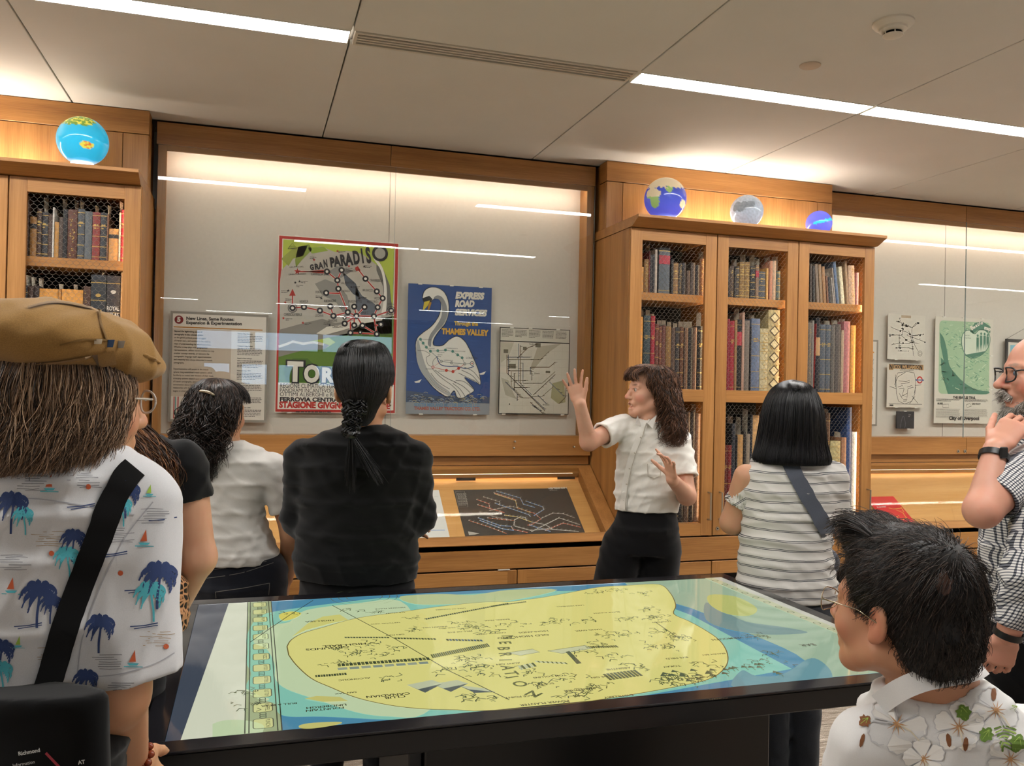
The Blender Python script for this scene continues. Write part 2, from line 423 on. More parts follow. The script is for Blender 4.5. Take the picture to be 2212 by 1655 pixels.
BCA = bookcase(-2.183, 3, 'tall oak bookcase with wire mesh doors below the bright blue globe', 0.555, (1, -1, 1))
BCB = bookcase(2.000, 3, 'tall oak three door bookcase of old books topped by three globes', 0.550, (1, -1, 1))
# led strips inside the bookcases
LED = emat('led_warm', '#ffe0b4', 60.0)
for (bc, x) in ((BCB, 3.612), (BCB, 2.526), (BCB, 3.076), (BCA, -0.566)):
    m = MB(); m.box(x-0.006, x+0.006, 4.323, 4.333, 0.84, 2.42); ch = m.build('led_channel', STEEL, bc)
    m = MB(); m.box(x-0.004, x+0.004, 4.333, 4.3345, 0.85, 2.41); m.build('led_tape', LED, ch)
# bulkheads above the bookcases
def bulkhead(X0, X1, joints, name):
    YB = 4.65
    o = board(name, (X0+0.01, X1-0.01, YB+0.02, 4.95, 2.556, ZC-0.004), WX, None); struct(o)
    board('frieze_board', (X0, X1, YB, YB+0.02, 2.842, ZC-0.003), WX, o)
    xs_ = [X0]+joints+[X1]
    for i in range(len(xs_)-1): board('wood_panel', (xs_[i]+0.0015, xs_[i+1]-0.0015, YB, YB+0.02, 2.557, 2.838), WZ, o, c=0.001)
    for (x, s_) in ((X0, 1), (X1-0.02, -1)):
        board('return_panel', (x, x+0.02, YB+0.02, 4.76, 2.557, 2.838), WZ, o); board('return_board', (x, x+0.02, YB+0.02, 4.76, 2.842, ZC-0.003), WY, o)
bulkhead(-2.15, -0.533, [-2.03, -0.655], 'trim_1')
bulkhead(2.000, 3.600, [2.105, 3.488], 'trim_2')
# hidden up-lights on top of the bookcases
UPL = emat('uplight_led', '#fff0dc', 85.0)
for (a, b, lab) in ((-1.95, -0.95, 'slim upward light lying on top of the blue globe bookcase'), (2.28, 3.40, 'slim upward light lying on top of the three globe bookcase')):
    t = thing('up_light', lab, 'light', ((a+b)/2, 4.55, 2.555))
    m = MB(); m.box(a, b, 4.53, 4.57, 2.5555, 2.572); m.build('housing', STEEL, t)
    m = MB(); m.box(a+.01, b-.01, 4.535, 4.565, 2.572, 2.574); m.build('led_tape', UPL, t)

# --- poster cases (recess with lit back, frameless glass doors) and sloped desk cases
GLASS = NT('case_glass'); _lw = GLASS.n('ShaderNodeLayerWeight', i_Blend=0.5); _p5 = GLASS.math('POWER', _lw, v=5.0, ao=1); _fr = GLASS.n('ShaderNodeMath', operation='MULTIPLY_ADD', i_1=0.95, i_2=0.045); GLASS.l(_p5, _fr); _tr = GLASS.n('ShaderNodeBsdfTransparent'); _tr.inputs[0].default_value = (0.97, 0.98, 0.97, 1)
_gl = GLASS.n('ShaderNodeBsdfGlossy', i_Roughness=0.0); _mx = GLASS.n('ShaderNodeMixShader')
GLASS.l(_fr, _mx, 0, 0); GLASS.l(_tr, _mx, 0, 1); GLASS.l(_gl, _mx, 0, 2); GLASS.l(_mx, GLASS.out); GLASS = GLASS.m
GEDGE = mat('glass_edge', '#8fa0a0', 0.2)
BACKP = mat('case_back_panel', '#cfc8bd', 0.75, 0.2, var=0.02, scale=60)
STRIP = emat('case_led', '#fff5e8', 38.0)
def postercase(X0, X1, seam, bseam, split, label, knobs, locks):
    t = thing('display_case', label, 'display case', ((X0+X1)/2, 4.8, 1.18))
    # header boards, ledge boards
    for a, b in ((X0, split), (split, X1)): board('header_board', (a+0.001, b-0.001, 4.785, 4.805, 2.836, ZC-0.012), WX, t)
    for a, b in ((X0, split+.035), (split+.035, X1)): board('ledge_board', (a+0.001, b-0.001, 4.785, 4.81, 1.184, 1.303), WX, t)
    board('under_ledge', (X0, X1, 4.815, 4.86, 1.126, 1.184), WX, t)
    board('case_back', (X0, X1, 4.93, 4.95, 1.16, 2.90), BACKP, t)
    for x in bseam:
        m = MB(); m.box(x-0.0015, x+0.0015, 4.9285, 4.9305, 1.30, 2.84); m.build('back_joint', mat('joint_grey', '#7d776d', 0.8), t)
    for x in (X0+0.008, X1-0.052):
        board('case_stile', (x, x+0.044, 4.79, 4.81, 1.303, 2.834), WZ, t); board('case_side', (x+0.008, x+0.028, 4.81, 4.93, 1.303, 2.834), WZ, t)
    board('case_top', (X0+.02, X1-.02, 4.805, 4.93, 2.838, 2.86), WX, t); board('top_rail', (X0+.05, X1-.05, 4.79, 4.806, 2.806, 2.834), WX, t)
    board('case_sill', (X0+.02, X1-.02, 4.81, 4.93, 1.28, 1.302), WX, t)
    m = MB(); m.box(X0+0.07, X1-0.07, 4.812, 4.826, 2.818, 2.826); m.build('led_strip', STRIP, t)
    gl = [X0+0.012]+seam+[X1-0.008]
    for i in range(len(gl)-1):
        a, b = gl[i]+0.0015, gl[i+1]-0.0015
        m = MB(); m.box(a, b, 4.770, 4.776, 1.304, 2.834, GLASS); g = m.build('glass_door', None, t)
        for x in (a-.0004, b+.0001):
            m = MB(); m.box(x, x+0.0003, 4.770, 4.776, 1.304, 2.834, GEDGE); m.build('glass_edge', None, g)
    for (x, z) in knobs:
        m = MB(); m.tube([(x, 4.786, z), (x, 4.772, z)], 0.004, 10); m.sphere((x, 4.769, z), 0.0065, None, 12, 8); m.build('knob', STEEL, t, smooth=True)
    for (x, z) in locks:
        m = MB(); m.lathe([(0.011, -0.004), (0.011, 0.001)], (x, 4.785, z), STEEL, 20, 'y'); m.lathe([(0.004, -0.0046), (0.004, -0.004)], (x, 4.785, z), DARKV, 8, 'y'); m.build('lock', None, t)
    return t
PCA = postercase(-0.512, 1.985, [0.752], [0.745], 0.725, 'wide glass fronted wall case showing the swan poster and red bordered poster', [(1.495, 1.270), (1.49, 1.232), (1.872, 1.238)], [])
PCB = postercase(3.66, 8.2, [4.83, 5.98, 7.1], [4.80, 6.0], 4.84, 'glass fronted wall case showing the green map poster', [], [(4.80, 1.205), (4.86, 1.205)])
# sloped desk cases: plane z = ZS + K (y - YF)
KS, ZS = 0.7193, 0.755
def zs(y, d=0.0): return ZS+KS*(y-YF)-d
def deskcase(X0, X1, label, drawers, tabs, glass_joint):
    t = thing('desk_case', label, 'display case', ((X0+X1)/2, 4.58, 0))
    def slab(name, x0, x1, ya, yb, d0, d1, mt, parent=None, c=None):
        m = MB(); m.prism([(ya, zs(ya, d1)), (yb, zs(yb, d1)), (yb, zs(yb, d0)), (ya, zs(ya, d0))], (x0, x1)); return m.build(name, mt, parent or t)
    slab('front_rail', X0, X1, YF, YF+0.052, 0.0, 0.03, WX); slab('back_rail', X0, X1, 4.79, 4.812, 0.0, 0.03, WX)
    for x in (X0, X1-0.085): slab('side_rail', x, x+0.085, YF+0.0525, 4.7895, 0.0, 0.03, WY)
    board('apron', (X0, X1, YF, YF+0.022, 0.622, ZS-0.002), WX, t)
    D = 0.075
    slab('case_floor', X0+0.02, X1-0.02, YF+0.03, 4.824, D, D+0.015, wood('oak_pale_x', 'x', '#c08a4c', '#d29c5c', '#e0ad70'))
    m = MB(); m.prism([(4.812, zs(4.812, D)), (4.824, zs(4.824, D)), (4.824, zs(4.824, 0.031)), (4.812, zs(4.812, 0.031))], (X0+0.02, X1-0.02)); m.build('inner_back', WX, t)
    m = MB(); m.prism([(YF+0.03, zs(YF+.03, D)), (YF+0.051, zs(YF+.051, D)), (YF+0.051, zs(YF+.051, .03)), (YF+0.03, zs(YF+.03, .03))], (X0+0.02, X1-0.02)); m.build('inner_front', WX, t)
    for x in (X0+0.064, X1-0.084): slab('inner_side', x, x+0.02, YF+0.0525, 4.7895, 0.031, D, WY)
    xs_ = [X0+0.085]+glass_joint+[X1-0.085]
    for i in range(len(xs_)-1): slab('glass_lid', xs_[i]+.0015, xs_[i+1]-.0015, YF+0.045, 4.796, -0.003, 0.003, GLASS)
    m = MB(); m.prism([(4.798, zs(4.798, .040)), (4.808, zs(4.808, .040)), (4.808, zs(4.808, .032)), (4.798, zs(4.798, .032))], (X0+0.12, X1-0.12)); m.build('led_strip', emat('desk_led', '#ffdcae', 10.0), t); board('valance', (X0+.09, X1-.09, 4.788, 4.791, zs(4.789, .05), zs(4.789, .0305)), WX, t, c=0)
    board('drawer_gap', (X0, X1, YF+0.03, YF+0.04, 0.52, 0.63), DARKV, t, c=0)
    for i in range(len(drawers)-1):
        a, b = drawers[i]+0.003, drawers[i+1]-0.003
        d = board('drawer', (a, b, YF, YF+0.022, 0.540, 0.613), WX, t)
        for x in (a, b-0.05): board('drawer_stile', (x, x+0.05, YF-0.0015, YF, 0.541, 0.612), WZ, d, c=0)
    for x in tabs: board('pull_tab', (x-0.032, x+0.032, YF-0.004, YF+0.01, 0.616, 0.6195), mat('tab_white', '#e9e4d8', 0.4), t, c=0)
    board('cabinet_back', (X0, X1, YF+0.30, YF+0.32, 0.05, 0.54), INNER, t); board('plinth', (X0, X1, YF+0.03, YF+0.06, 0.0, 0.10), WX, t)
    board('cabinet_floor', (X0, X1, YF+0.06, YF+0.30, 0.10, 0.115), WX, t)
    return t
DCA = deskcase(-0.515, 1.995, 'sloped oak desk case holding the black transit map', [-0.515, 0.43, 1.375, 1.995], [1.30], [0.75])
DCB = deskcase(3.66, 8.2, 'sloped oak desk case holding the small red book', [3.66, 4.83, 6.0, 7.1, 8.2], [4.25], [4.83, 6.0, 7.1])

# ================================================================== PRINT HELPERS
_fc = bpy.data.curves.new('glyph', 'FONT'); _fo = bpy.data.objects.new('glyph', _fc); _fc.resolution_u = 3; _fc.fill_mode = 'FRONT'
_G = {}
def _mesh_of(s, bold):
    _fc.body = s; _fc.offset = bold; me = _fo.to_mesh()
    n = len(me.vertices); v = np.zeros(n*3, np.float32); me.vertices.foreach_get('co', v); v = v.reshape(-1, 3)[:, :2].copy()
    f = [tuple(p.vertices) for p in me.polygons]; _fo.to_mesh_clear(); return v, f
_hv, _ = _mesh_of('H', 0); CAPH = _hv[:, 1].max(); _hhw = None
def glyph(c, bold=0.0):
    global _hhw
    k = (c, bold)
    if k in _G: return _G[k]
    if _hhw is None: v, _ = _mesh_of('HH', 0); _hhw = v[:, 0].max()
    v0, _ = _mesh_of('H'+c+'H', 0); adv = v0[:, 0].max()-_hhw
    v, f = _mesh_of(c, bold) if c != ' ' else (np.zeros((0, 2)), [])
    _G[k] = (v/CAPH, f, adv/CAPH); return _G[k]
def line_w(s, bold=0.0): return sum(glyph(c, bold)[2] for c in s)
class Sheet:
    """flat print on a plane: o + u*x + v*y, stacked towards n"""
    def __init__(s, o, u, v):
        s.o, s.u, s.v = Vector(o), Vector(u).normalized(), Vector(v).normalized(); s.n = s.u.cross(s.v); s.mb = {}
    def B(s, part): return s.mb.setdefault(part, MB())
    def P(s, p, l): return tuple(s.o+s.u*p[0]+s.v*p[1]+s.n*(0.0004*l))
    def poly(s, pts, m, l=1, part='artwork'):
        from mathutils.geometry import tessellate_polygon
        q = [Vector((p[0], p[1], 0)) for p in pts]; tri = tessellate_polygon([q]); f = []
        for a, b, c in tri:
            ar = (q[b]-q[a]).cross(q[c]-q[a]).z
            f.append((a, b, c) if ar > 0 else (a, c, b))
        s.B(part).add([s.P(p, l) for p in pts], f, m)
    def rect(s, a, b, m, l=1, part='artwork'):
        x0, x1 = sorted((a[0], b[0])); y0, y1 = sorted((a[1], b[1])); s.B(part).add([s.P(p, l) for p in ((x0, y0), (x1, y0), (x1, y1), (x0, y1))], [(0, 1, 2, 3)], m)
    def disc(s, c, r, m, l=1, part='artwork', n=20, ry=None):
        ry = ry or r; s.B(part).add([s.P((c[0]+r*math.cos(2*PI*i/n), c[1]+ry*math.sin(2*PI*i/n)), l) for i in range(n)], [tuple(range(n))], m)
    def ring(s, c, r, w, m, l=1, part='artwork', n=24):
        v = [s.P((c[0]+q*math.cos(2*PI*i/n), c[1]+q*math.sin(2*PI*i/n)), l) for q in (r, r-w) for i in range(n)]
        s.B(part).add(v, [(i, (i+1) % n, n+(i+1) % n, n+i) for i in range(n)], m)
    def line(s, pts, w, m, l=2, part='lines', closed=False):
        pts = [Vector((p[0], p[1])) for p in pts]
        if closed: pts.append(pts[0])
        k = len(pts); v = []
        for i in range(k):
            d = (pts[min(i+1, k-1)]-pts[max(i-1, 0)])
            if d.length < 1e-9: d = Vector((1, 0))
            d.normalize(); q = Vector((-d.y, d.x))*(w/2 if not hasattr(w, '__len__') else w[i]/2)
            v += [s.P(pts[i]-q, l), s.P(pts[i]+q, l)]
        s.B(part).add(v, [(2*i, 2*i+2, 2*i+3, 2*i+1) for i in range(k-1)], m)
    def text(s, t, p, h, m, w=None, l=3, part='lettering', bold=0.0, shear=0.0, ang=0.0, align='l', sx=1.0, track=0.0, p1=None):
        """cap height h, baseline start p; w fits the width; p1 = baseline end (sets angle and width)"""
        if p1 is not None: dx, dy = p1[0]-p[0], p1[1]-p[1]; ang = math.atan2(dy, dx); w = math.hypot(dx, dy)
        tot = line_w(t, bold)*h+track*len(t)
        if w and tot > 0: sx = w/tot
        if align == 'c': p = (p[0]-math.cos(ang)*tot*sx/2, p[1]-math.sin(ang)*tot*sx/2)
        if align == 'r': p = (p[0]-math.cos(ang)*tot*sx, p[1]-math.sin(ang)*tot*sx)
        ca, sa = math.cos(ang), math.sin(ang); x = 0.0; mb = s.B(part)
        for c in t:
            v, f, a = glyph(c, bold)
            if len(v):
                X = (v[:, 0]*h+v[:, 1]*h*shear+x)*sx; Y = v[:, 1]*h
                mb.add([s.P((p[0]+X_*ca-Y_*sa, p[1]+X_*sa+Y_*ca), l) for X_, Y_ in zip(X, Y)], f, m)
            x += a*h+track
    def para(s, lines, p, h, lead, m, w=None, **k):
        for i, t in enumerate(lines): s.text(t, (p[0], p[1]-i*lead), h, m, w=None, **k)
    def grey(s, p, w, n, lead, h, m, l=2, part='small_print', seed=1):
        """rows of print too small to read: word-sized dashes"""
        r = random.Random(seed)
        for i in range(n):
            x = 0.0; lim = w*(0.45+0.5*r.random() if i == n-1 else 0.93+0.07*r.random())
            while x < lim:
                q = min(h*r.uniform(1.2, 5.0), lim-x); s.rect((p[0]+x, p[1]-i*lead), (p[0]+x+q, p[1]-i*lead+h), m, l, part); x += q+h*0.8
    def done(s, parent):
        for part, mb in s.mb.items(): mb.build(part, None, parent, kind='stuff')
def ink(h, r=0.55): return mat('ink_'+h.strip('#'), h, r, 0.3)
def star(c, r): return [(c[0]+(r if i % 2 == 0 else r*.4)*math.sin(i*PI/5), c[1]+(r if i % 2 == 0 else r*.4)*math.cos(i*PI/5)) for i in range(10)]
def smooth_pts(P, n=6, closed=False):
    """Catmull-Rom through P"""
    P = [np.array(p, float) for p in P]; o = []; k = len(P)
    for i in range(k if closed else k-1):
        a, b, c, d = (P[(i-1) % k], P[i], P[(i+1) % k], P[(i+2) % k]) if closed else (P[max(i-1, 0)], P[i], P[i+1], P[min(i+2, k-1)])
        for j in range(n):
            t = j/n; o.append(tuple(0.5*((2*b)+(c-a)*t+(2*a-5*b+4*c-d)*t*t+(3*b-a-3*c+d)*t**3)))
    if not closed: o.append(tuple(P[-1]))
    return o
def wallposter(name, label, cat, x0, x1, z0, z1, sheetm, parts_y=4.9, thick=0.0015, group=None, clips=()):
    t = thing(name, label, cat, ((x0+x1)/2, parts_y, z0), group)
    m = MB(); m.box(x0, x1, parts_y, parts_y+thick, z0, z1); m.build('sheet', sheetm, t)
    for (x, z) in clips:
        m = MB(); m.box(x-0.012, x+0.012, parts_y-0.003, 4.93, z-0.004, z+0.003); m.build('clip', mat('clear_clip', '#e8e4da', 0.15, 0.6), t)
    return t, Sheet((0, parts_y-0.0002, 0), (1, 0, 0), (0, 0, 1))
PAPER = mat('poster_paper', '#ddd6c8', 0.55)

# ---- red bordered transit poster
t, s = wallposter('poster', 'large red bordered poster of a red rail map under big black lettering', 'poster', 0.12, 0.80, 1.423, 2.42, mat('poster_white', '#e4ddd0', 0.5), group=None,
    clips=[(0.22, 2.42), (0.36, 2.42), (0.50, 2.42), (0.64, 2.42), (0.75, 2.42), (0.2, 1.423), (0.7, 1.423)])
RED, INK, WHT = ink('#b8332c'), ink('#26242a'), ink('#e6e0d4')
for a, b in (((.124, 1.427), (.796, 1.442)), ((.124, 2.400), (.796, 2.416)), ((.124, 1.442), (.141, 2.400)), ((.779, 1.442), (.796, 2.400))): s.rect(a, b, RED, 1, 'border')
s.rect((.146, 1.445), (.774, 2.396), ink('#b3c24a'), 1)
s.poly([(0.1389,2.2205),(0.2011,2.2946),(0.2562,2.3439),(0.3530,2.3714),(0.4356,2.3436),(0.5015,2.3564),(0.5852,2.3452),(0.6708,2.2871),(0.7238,2.1965),(0.7652,2.0620),(0.7689,1.8911),(0.5286,1.8732),(0.4460,1.8616),(0.2672,1.8382),(0.1399,1.8088),(0.1326,2.1460)], ink('#b9b2a6'), 2)
s.poly([(0.1375,2.2863),(0.2077,2.3571),(0.2799,2.3704),(0.2570,2.3107),(0.2012,2.2905),(0.1781,2.2477)], ink('#9aa24a'), 3)
s.poly([(0.2801,2.3580),(0.3693,2.3700),(0.3943,2.3491),(0.3051,2.3264)], ink('#93ab3e'), 3)
s.poly([(0.2278,2.3585),(0.2878,2.3793),(0.3047,2.3472),(0.2495,2.2853),(0.2182,2.2419),(0.2133,2.2830)], ink('#87983f'), 3)
s.poly([(0.4793,2.2329),(0.5555,2.1699),(0.5824,2.0868),(0.5401,2.1099),(0.4975,2.1582)], ink('#565c66'), 3)
s.poly([(0.5515,2.1612),(0.5904,2.1041),(0.6673,2.0571),(0.6773,1.9896),(0.5930,1.9857),(0.5586,2.0264)], ink('#646a74'), 3)
s.poly([(0.3728,2.2097),(0.4455,2.2644),(0.5372,2.2449),(0.4717,2.1988)], ink('#8d8a86'), 3)
s.poly([(0.3250,2.1569),(0.3815,2.1852),(0.4477,2.1638),(0.5070,2.0998),(0.5430,1.9750),(0.5100,1.9651),(0.4417,2.0628),(0.3672,2.0924)], ink('#8f8c86'), 3)
s.poly([(0.6708,2.2871),(0.7140,2.2557),(0.7500,2.1724),(0.7656,2.0449),(0.7368,1.9923),(0.7182,2.0597),(0.7118,2.1617),(0.6716,2.2531)], ink('#6d6b66'), 3)
s.poly(smooth_pts([(0.6532,2.3200),(0.6970,2.2546),(0.7160,2.1619),(0.7140,2.0595),(0.7066,2.0079),(0.7281,2.0004),(0.7349,2.0776),(0.7312,2.1713),(0.7096,2.2640),(0.6701,2.3211)], 4, True), ink('#e8e2d8'), 4)
s.poly([(0.1343,1.8868),(0.2653,1.9294),(0.3701,1.9589),(0.4444,1.9371),(0.5434,1.9582),(0.6098,1.9865),(0.5941,1.9350),(0.5118,1.8810),(0.3645,1.8418),(0.1363,1.7922)], ink('#8b867e'), 3)
s.poly([(0.3393,1.8742),(0.3956,1.9141),(0.4776,1.9301),(0.5932,1.9773),(0.7027,1.9907),(0.7118,1.9655),(0.6107,1.9442),(0.4783,1.8965),(0.3884,1.8678)], ink('#ddd6c8'), 4)
s.poly([(0.3884,1.8678),(0.4783,1.8965),(0.6107,1.9442),(0.7369,1.9837),(0.7795,1.9942),(0.7771,1.7887),(0.7752,1.6005),(0.1353,1.5866),(0.1341,1.7839),(0.2681,1.7968),(0.3821,1.7840),(0.4467,1.8281)], ink('#5f7f2f'), 2)
s.poly([(0.1341,1.7839),(0.1401,1.8006),(0.2354,1.8246),(0.3484,1.8287),(0.4142,1.8102),(0.3821,1.7840),(0.2686,1.7761),(0.1352,1.7346)], ink('#8a867e'), 4)
s.line([(0.1339,1.7922),(0.1718,1.8058),(0.2113,1.8238),(0.2678,1.8134),(0.3242,1.8237),(0.3814,1.8132)], .014, ink('#e2dccf'), 5)
s.poly([(0.1628,1.6696),(0.2134,1.7288),(0.2938,1.7312),(0.3518,1.6746),(0.3372,1.5993),(0.1764,1.5957)], ink('#4a6a28'), 5)
# heading: letters that grow along a rising line
GP = [('G',350,325,40),('R',384,322,43),('A',412,316,46),('N',446,306,50),('P',487,305,62),('A',520,300,66),('R',562,296,70),('A',598,292,76),('D',645,284,84),('I',700,275,92),('S',738,275,100)]
for (c, x, y, h), (wd,) in zip(GP, [(30,),(28,),(32,),(30,),(34,),(42,),(36,),(44,),(50,),(16,),(30,)]):
    pass
for c, p, h, w in [('G',(0.2974,2.2335),.028,.022),('R',(0.3233,2.2376),.030,.022),('A',(0.3460,2.2432),.034,.024),('N',(0.3735,2.2532),.040,.022),('P',(0.4103,2.2572),.050,.025),('A',(0.4332,2.2620),.054,.034),('R',(0.4686,2.2676),.060,.030),('A',(0.4983,2.2728),.064,.038),('D',(0.5405,2.2831),.070,.038),('I',(0.5880,2.2937),.076,.012),('S',(0.6157,2.2955),.082,.026)]:
    s.text(c, p, h, INK, w=w, l=8, bold=.05, ang=.16)
s.ring((0.6898,2.3531), .046, .015, INK, 8, 'lettering', 40); s.disc((0.6898,2.3531), .031, ink('#a9a79b'), 7)
# red lines
R_ = [[(0.2268,2.2192),(0.3904,2.2292)],[(0.3904,2.2292),(0.4498,2.1832)],[(0.4724,2.2426),(0.4498,2.1832)],[(0.4498,2.1832),(0.4566,2.1349)],[(0.4566,2.1349),(0.5125,2.0032)],[(0.3889,2.1078),(0.4638,2.1084)],[(0.6093,2.2009),(0.5637,2.2566)],[(0.6093,2.2009),(0.6759,2.1316)],[(0.6759,2.1316),(0.7107,2.0934)],[(0.7107,2.0934),(0.6830,2.0392)],[(0.6830,2.0392),(0.6621,1.9863)],
 [(0.2048,2.0128),(0.2031,2.0921)],[(0.2048,2.0128),(0.2673,2.0208)],[(0.2673,2.0208),(0.3560,2.0050)],[(0.3560,2.0050),(0.4320,1.9784)],[(0.4135,2.0320),(0.4320,1.9784)],[(0.4320,1.9784),(0.5125,2.0032)],[(0.5125,2.0032),(0.5620,1.9843)],[(0.5620,1.9843),(0.6070,2.0372)],[(0.5620,1.9843),(0.6621,1.9863)],[(0.6621,1.9863),(0.7617,2.0242)],[(0.5620,1.9843),(0.4949,1.9704)],[(0.5620,1.9843),(0.4964,1.9376)],[(0.5507,1.9298),(0.5497,1.9753)],[(0.5620,1.9843),(0.5976,1.9301)],[(0.5300,1.8859),(0.5286,1.9491)],[(0.5300,1.8859),(0.6812,1.8842)],[(0.5976,1.9301),(0.6812,1.8842)],[(0.6621,1.9863),(0.6812,1.8842)],[(0.6742,1.9341),(0.7038,1.9413)],[(0.5484,2.0369),(0.5620,1.9843)]]
for L in R_: s.line(L, .011, WHT, 5, 'route_lines'); s.line(L, .0075, RED, 6, 'route_lines')
s.poly([(0.5633,2.2718),(0.5469,2.2607),(0.5540,2.2417),(0.5806,2.2475)], RED, 6, 'route_lines'); s.poly([(0.1857,2.0813),(0.2025,2.1210),(0.2201,2.0831)], RED, 6, 'route_lines')
s.poly([(0.2509,2.2207),(0.3722,2.2381),(0.3726,2.2181)], RED, 6, 'route_lines')
for c in [(0.3904,2.2292),(0.4724,2.2426),(0.4498,2.1832),(0.4566,2.1349),(0.3889,2.1078),(0.6093,2.2009),(0.6759,2.1316),(0.7107,2.0934),(0.6830,2.0392),(0.2048,2.0128),(0.2673,2.0208),(0.3560,2.0050),(0.4320,1.9784),(0.4135,2.0320),(0.5125,2.0032),(0.5620,1.9843),(0.6070,2.0372),(0.6621,1.9863),(0.7617,2.0242),(0.4964,1.9376),(0.5507,1.9298),(0.5976,1.9301),(0.5300,1.8859),(0.6812,1.8842),(0.7038,1.9413),(0.5484,2.0369)]:
    s.disc(c, .0178, INK, 7, 'stations'); s.disc(c, .0078, WHT, 8, 'stations')
for c in [(0.4949,1.9704),(0.5858,1.8907)]: s.disc(c, .0115, INK, 7, 'stations'); s.disc(c, .005, WHT, 8, 'stations')
s.ring((0.2048,2.0128), .026, .0035, INK, 8, 'stations'); s.ring((0.7617,2.0242), .026, .0035, INK, 8, 'stations')
s.poly(star((0.2267,2.2201), .019), RED, 6)
for c in [(0.4470,2.3502),(0.3172,2.2922),(0.1643,2.0422),(0.1567,1.9528),(0.2636,1.9318),(0.5134,2.2679)]: s.poly(star(c, .009), RED, 6)
for c in [(0.6002,2.2716),(0.5301,2.1482),(0.2169,2.1565),(0.2400,2.1645),(0.1795,2.1090),(0.3626,2.0755),(0.4117,1.9256),(0.5757,2.0856)]: s.poly(star(c, .009), INK, 6)
for tx, a, b, h in [('CAMPIGLIA S.',(0.3013,2.2038),(0.3811,2.2060),.012),('PIAMPRATO',(0.4943,2.2296),(0.5566,2.2376),.013),('VALPRATO S.',(0.4692,2.1608),(0.5472,2.1694),.013),('RONCO C.',(0.4818,2.1170),(0.5357,2.1215),.012),('TRAVERSELLA',(0.6324,2.1870),(0.7112,2.1890),.014),('BRUSACCO',(0.5941,2.1281),(0.6531,2.1295),.013),('FORZO',(0.3303,2.1022),(0.3685,2.1059),.013),('VICO',(0.6617,2.0841),(0.6905,2.0855),.013),('NOASCA',(0.2435,2.0428),(0.2902,2.0468),.015),('RIBORDONE',(0.3778,2.0529),(0.4451,2.0579),.015),('FRASSINETTO',(0.5129,2.0579),(0.5914,2.0619),.015),('VISTRORIO',(0.6208,2.0616),(0.6807,2.0646),.014),('IVREA',(0.7406,2.0539),(0.7764,2.0574),.013),('CERESOLE REALE',(0.1587,1.9661),(0.2579,1.9706),.016),('LOCANA',(0.3308,1.9689),(0.3764,1.9709),.015),('SPARONE',(0.4032,1.9420),(0.4541,1.9459),.014),('PONT',(0.4632,2.0219),(0.4987,2.0252),.013),('SALE C.',(0.5894,1.9983),(0.6330,2.0020),.012),('CUORGNE',(0.5832,1.9726),(0.6336,1.9749),.012),('CANISCHIO',(0.4269,1.9095),(0.4862,1.9136),.014),('CASTELLAMONTE',(0.6828,1.9694),(0.7748,1.9734),.013),('VALPERGA',(0.6145,1.9223),(0.6702,1.9263),.013),('AGLIE',(0.7226,1.9353),(0.7516,1.9365),.013),('RIVARA',(0.5972,1.8708),(0.6375,1.8723),.012),('RIVAROLO C.',(0.7035,1.8749),(0.7769,1.8777),.013),('GRUPPO DEL',(0.1831,2.2381),(0.2616,2.2463),.007),('GRAN PARADISO',(0.1792,2.1965),(0.2754,2.2056),.008),('ASCO',(0.1806,2.3536),(0.2126,2.3558),.009),('TORINO',(0.1792,2.3436),(0.2144,2.3460),.007)]:
    s.text(tx, a, h, INK, p1=b, l=9)
for i, p in enumerate([(0.4519,2.3489),(0.2934,2.3048),(0.6035,2.2744),(0.2220,2.1411),(0.1414,2.1053),(0.3306,2.0863),(0.1647,2.0604),(0.1687,1.9500),(0.2733,1.9298),(0.3788,1.9343),(0.5392,2.1521),(0.5823,2.0910),(0.2480,2.1650),(0.4954,2.2549)]): s.grey(p, .040, 2, .008, .0028, INK, 6, seed=i)
s.line([(0.1720,2.3447),(0.1960,2.3786),(0.2216,2.3481)], .002, INK, 6, closed=True)
# TORINO block letters
for c, p, h, w in [('T',(0.1881,1.6043),.100,.078),('O',(0.2764,1.6013),.086,.084),('R',(0.3729,1.6018),.075,.062),('I',(0.4352,1.6032),.07,.016),('N',(0.4599,1.6021),.066,.056),('O',(0.5178,1.6017),.06,.05)]:
    s.text(c, (p[0]-.003, p[1]-.003), h+.006, INK, w=w+.010, l=6, bold=.09); s.text(c, p, h, WHT, w=w, l=8, bold=.055)
s.rect((0.1351,1.5915), (0.7872,1.4425), WHT, 5)
for tx, a, b, h in [('REGIONE CLIMATICA TURISTICA ESTIVA E INVERNALE',(0.1461,1.5613),(0.7716,1.5680),.024),('PANORAMI INCANTEVOLI - PINETE - LAGHI - CASCATE',(0.1450,1.5375),(0.7704,1.5423),.021),('OTTIMI ALBERGHI e RISTORANTI - TREKKING',(0.1455,1.5153),(0.7641,1.5183),.021)]: s.text(tx, a, h, INK, p1=b, l=7)
s.text('FERROVIA CENTRALE DEL CANAVESE', (0.1461,1.4873), .021, INK, p1=(0.7733,1.4894), l=7, bold=.05)
s.text('STAGIONE GIVGNO - SETTEMBRE', (0.1445,1.4511), .032, RED, p1=(0.7656,1.4508), l=7, bold=.06)
s.text('ARTI GRAFICHE TORINO', (0.1562,1.4249), .006, INK, l=7); s.grey((0.2360,1.4259), .38, 1, .01, .005, INK, 6)
s.done(t)

